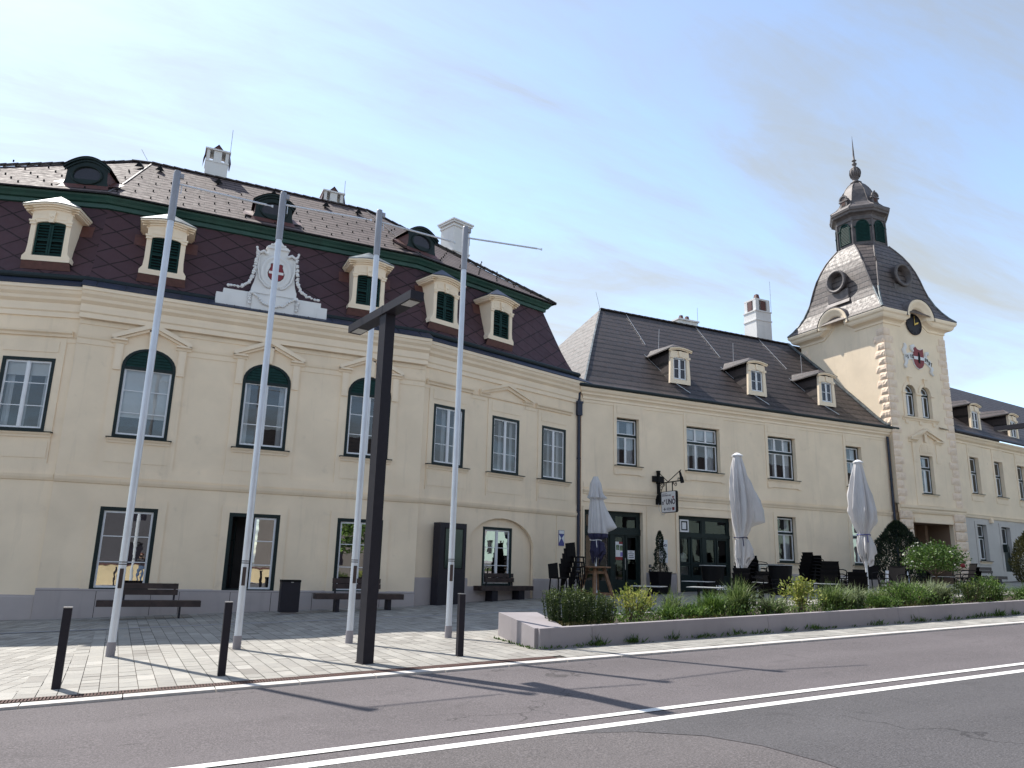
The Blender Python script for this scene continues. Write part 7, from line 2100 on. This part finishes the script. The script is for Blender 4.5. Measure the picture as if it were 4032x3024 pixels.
# ------------------------------------------------------------------ across the road: what the windows mirror
def across():
    OB = lambda x, y, z0: FM(x, y, math.pi)   # facing the street (+y)
    t = thing('garden_wall', 'low sandy plastered wall across the road, mirrored in the ground floor window', 'wall', gp(2, -3.2))
    mb = MB(); mb.box(-14, 9, -3.5, -3.25, -.4, 1.05); mb.build('body', plaster('sandy_render', (.62, .50, .30), .1, .3), t)
    mb = MB(); mb.box(-14.05, 9.05, -3.53, -3.22, 1.05, 1.12); mb.build('coping', M['copper'], t)
    sheet('far_pavement', [(-60, -12), (60, -12), (60, -2.2 + 2.9), (-60, -2.2 - 2.9)], .03, M['concrete'])
    for i, (x0, x1, y, h, col, lab) in enumerate(((-22, -8, -9, 7.0, (.55, .53, .5), 'grey two storey house across the road'), (-7.5, 6, -10, 6.4, (.075, .072, .078), 'dark grey house across the road behind the garden wall'), (7, 19, -9, 7.2, (.17, .15, .135), 'brownish house across the road'), (20, 36, -8, 7.5, (.62, .5, .4), 'pinkish house across the road'), (37, 80, -7, 7.5, (.5, .62, .53), 'long pale mint house across the road'))):
        t = thing('house', lab, 'house', (x0, y, gz(x0, y)), 0, 'houses across the road'); g = gz((x0 + x1) / 2, y)
        fm = FM(x1, y, math.pi); n = int((x1 - x0) / 2.6); W = [(.8 + k * 2.6, 1.9 + k * 2.6) for k in range(n)]
        mb = MB(fm); holewall(mb, 0, x1 - x0, g - .5, g + h, [(a, b, g + .9 + 3 * f, g + 2.5 + 3 * f) for a, b in W for f in (0, 1)], 0, .15); mb.build('wall', plaster('far_render', col), t)
        for a, b in W:
            for f in (0, 1):
                mb = MB(fm); mb.box(a, b, g + .9 + 3 * f, g + 2.5 + 3 * f, -.18, -.12); w_ = mb.build('window', M['dkglass'], t)
        mb = MB(); mb.face([(x0 - .3, y + .5, g + h - .1), (x1 + .3, y + .5, g + h - .1), (x1 + .3, y - 4.5, g + h + 3.6), (x0 - .3, y - 4.5, g + h + 3.6)]); mb.face([(x0 - .3, y - 9.5, g + h), (x1 + .3, y - 9.5, g + h), (x1 + .3, y - 4.5, g + h + 3.6), (x0 - .3, y - 4.5, g + h + 3.6)])
        for x in (x0, x1): mb.face([(x, y, g + h), (x, y - 9, g + h), (x, y - 4.5, g + h + 3.55)])
        mb.build('roof', M['tiledark'], t)
    for x, y, lab in ((12.6, -4.5, 'leafy tree across the road, mirrored in the window behind the street lamp'), (27, -5, 'leafy tree across the road before the pinkish house')):
        t = thing('tree', lab, 'tree', gp(x, y), 0, 'trees across the road'); g = gz(x, y)
        mb = MB(); mb.tube([(x, y, g - .1), (x, y, g + 2.2)], [.14, .09], 7); mb.build('trunk', M['bark'], t)
        mb = MB()
        for _ in range(1500):
            d0 = rnd_dir(); k = rng.random() ** .4; p = Vector((x + d0.x * 1.8 * k, y + d0.y * 1.8 * k, g + 3.4 + d0.z * 1.8 * k)); leaf(mb, p, rnd_dir(), .28, .16, clumpcol(p))
        mb.build('crown', M['leafmid'], t)
across()
def person():
    x, y = .05, -.42; g = gz(x, y) + .03
    t = thing('person', 'person in blue jeans and dark top holding up a phone, mirrored in the window', 'person', (x, y, g))
    V = {'pelvis': (0, 0, .95, .14, .11), 'waist': (0, 0, 1.08, .125, .09), 'chest': (0, .0, 1.30, .155, .10), 'neck0': (0, .0, 1.44, .07, .06), 'neck': (0, .02, 1.50, .05, .05), 'head0': (0, .03, 1.56, .065, .075), 'head': (0, .02, 1.645, .075, .09), 'crown': (0, .0, 1.72, .05, .06)}
    names = list(V); verts = [V[k][:3] for k in names]; rad = [V[k][3:] for k in names]
    E_ = [(i, i + 1) for i in range(len(names) - 1)]
    def chain(root, pts):
        p = names.index(root)
        for q in pts:
            verts.append(q[:3]); rad.append((q[3], q[3])); E_.append((p, len(verts) - 1)); p = len(verts) - 1
            names.append('j')
    for s in (-1, 1):
        chain('pelvis', [(s * .10, 0, .86, .095), (s * .105, .02, .50, .062), (s * .11, -.02, .10, .042), (s * .11, .10, .04, .035)])
        chain('chest', [(s * .17, 0, 1.40, .06), (s * .22, .06, 1.18, .045), (s * .10, .24, 1.42, .036), (s * .07, .29, 1.52, .03), (s * .05, .31, 1.58, .022)])
    me = bpy.data.meshes.new('body'); me.from_pydata(verts, E_, [])
    o = bpy.data.objects.new('body', me); COL.objects.link(o); o.parent = t
    o.modifiers.new('skin', 'SKIN'); sv = me.skin_vertices[0].data
    for i, r_ in enumerate(rad): sv[i].radius = r_
    sv[0].use_root = True
    o.modifiers.new('sub', 'SUBSURF').render_levels = 1
    m, nt, b = nodes('clothing_and_skin'); z = N(nt, 'ShaderNodeSeparateXYZ'); L(nt, N(nt, 'ShaderNodeTexCoord').outputs['Object'], z.inputs[0])
    cr = ramp(nt, math_(nt, 'DIVIDE', z.outputs['Z'], 2), [(0, (.03, .03, .03)), (.05, (.08, .12, .2)), (.50, (.03, .026, .03)), (.745, (.45, .28, .2))]); cr.node.color_ramp.interpolation = 'CONSTANT'
    L(nt, cr, b.inputs['Base Color']); me.materials.append(m)
    mb = MB(); mb.blob((0, -.01, 1.68), (.088, .10, .085), 8); mb.blob((0, -.07, 1.60), (.08, .05, .10), 8); mb.build('hair', simple('auburn_hair', (.10, .035, .02), .6), t, loc=1)
    tp = thing('phone', 'dark phone held up by the photographer', 'phone', (x, y + .335, g + 1.565))
    mb = MB(); mb.box(-.075, .075, -.004, .004, -.035, .035); mb.build('body', M['black'], tp, loc=1)
person()
for nm in ('flagpole', 'bollard', 'cafe_table', 'armchair', 'bar_stool'): pass
print('objects', len(COL.objects))
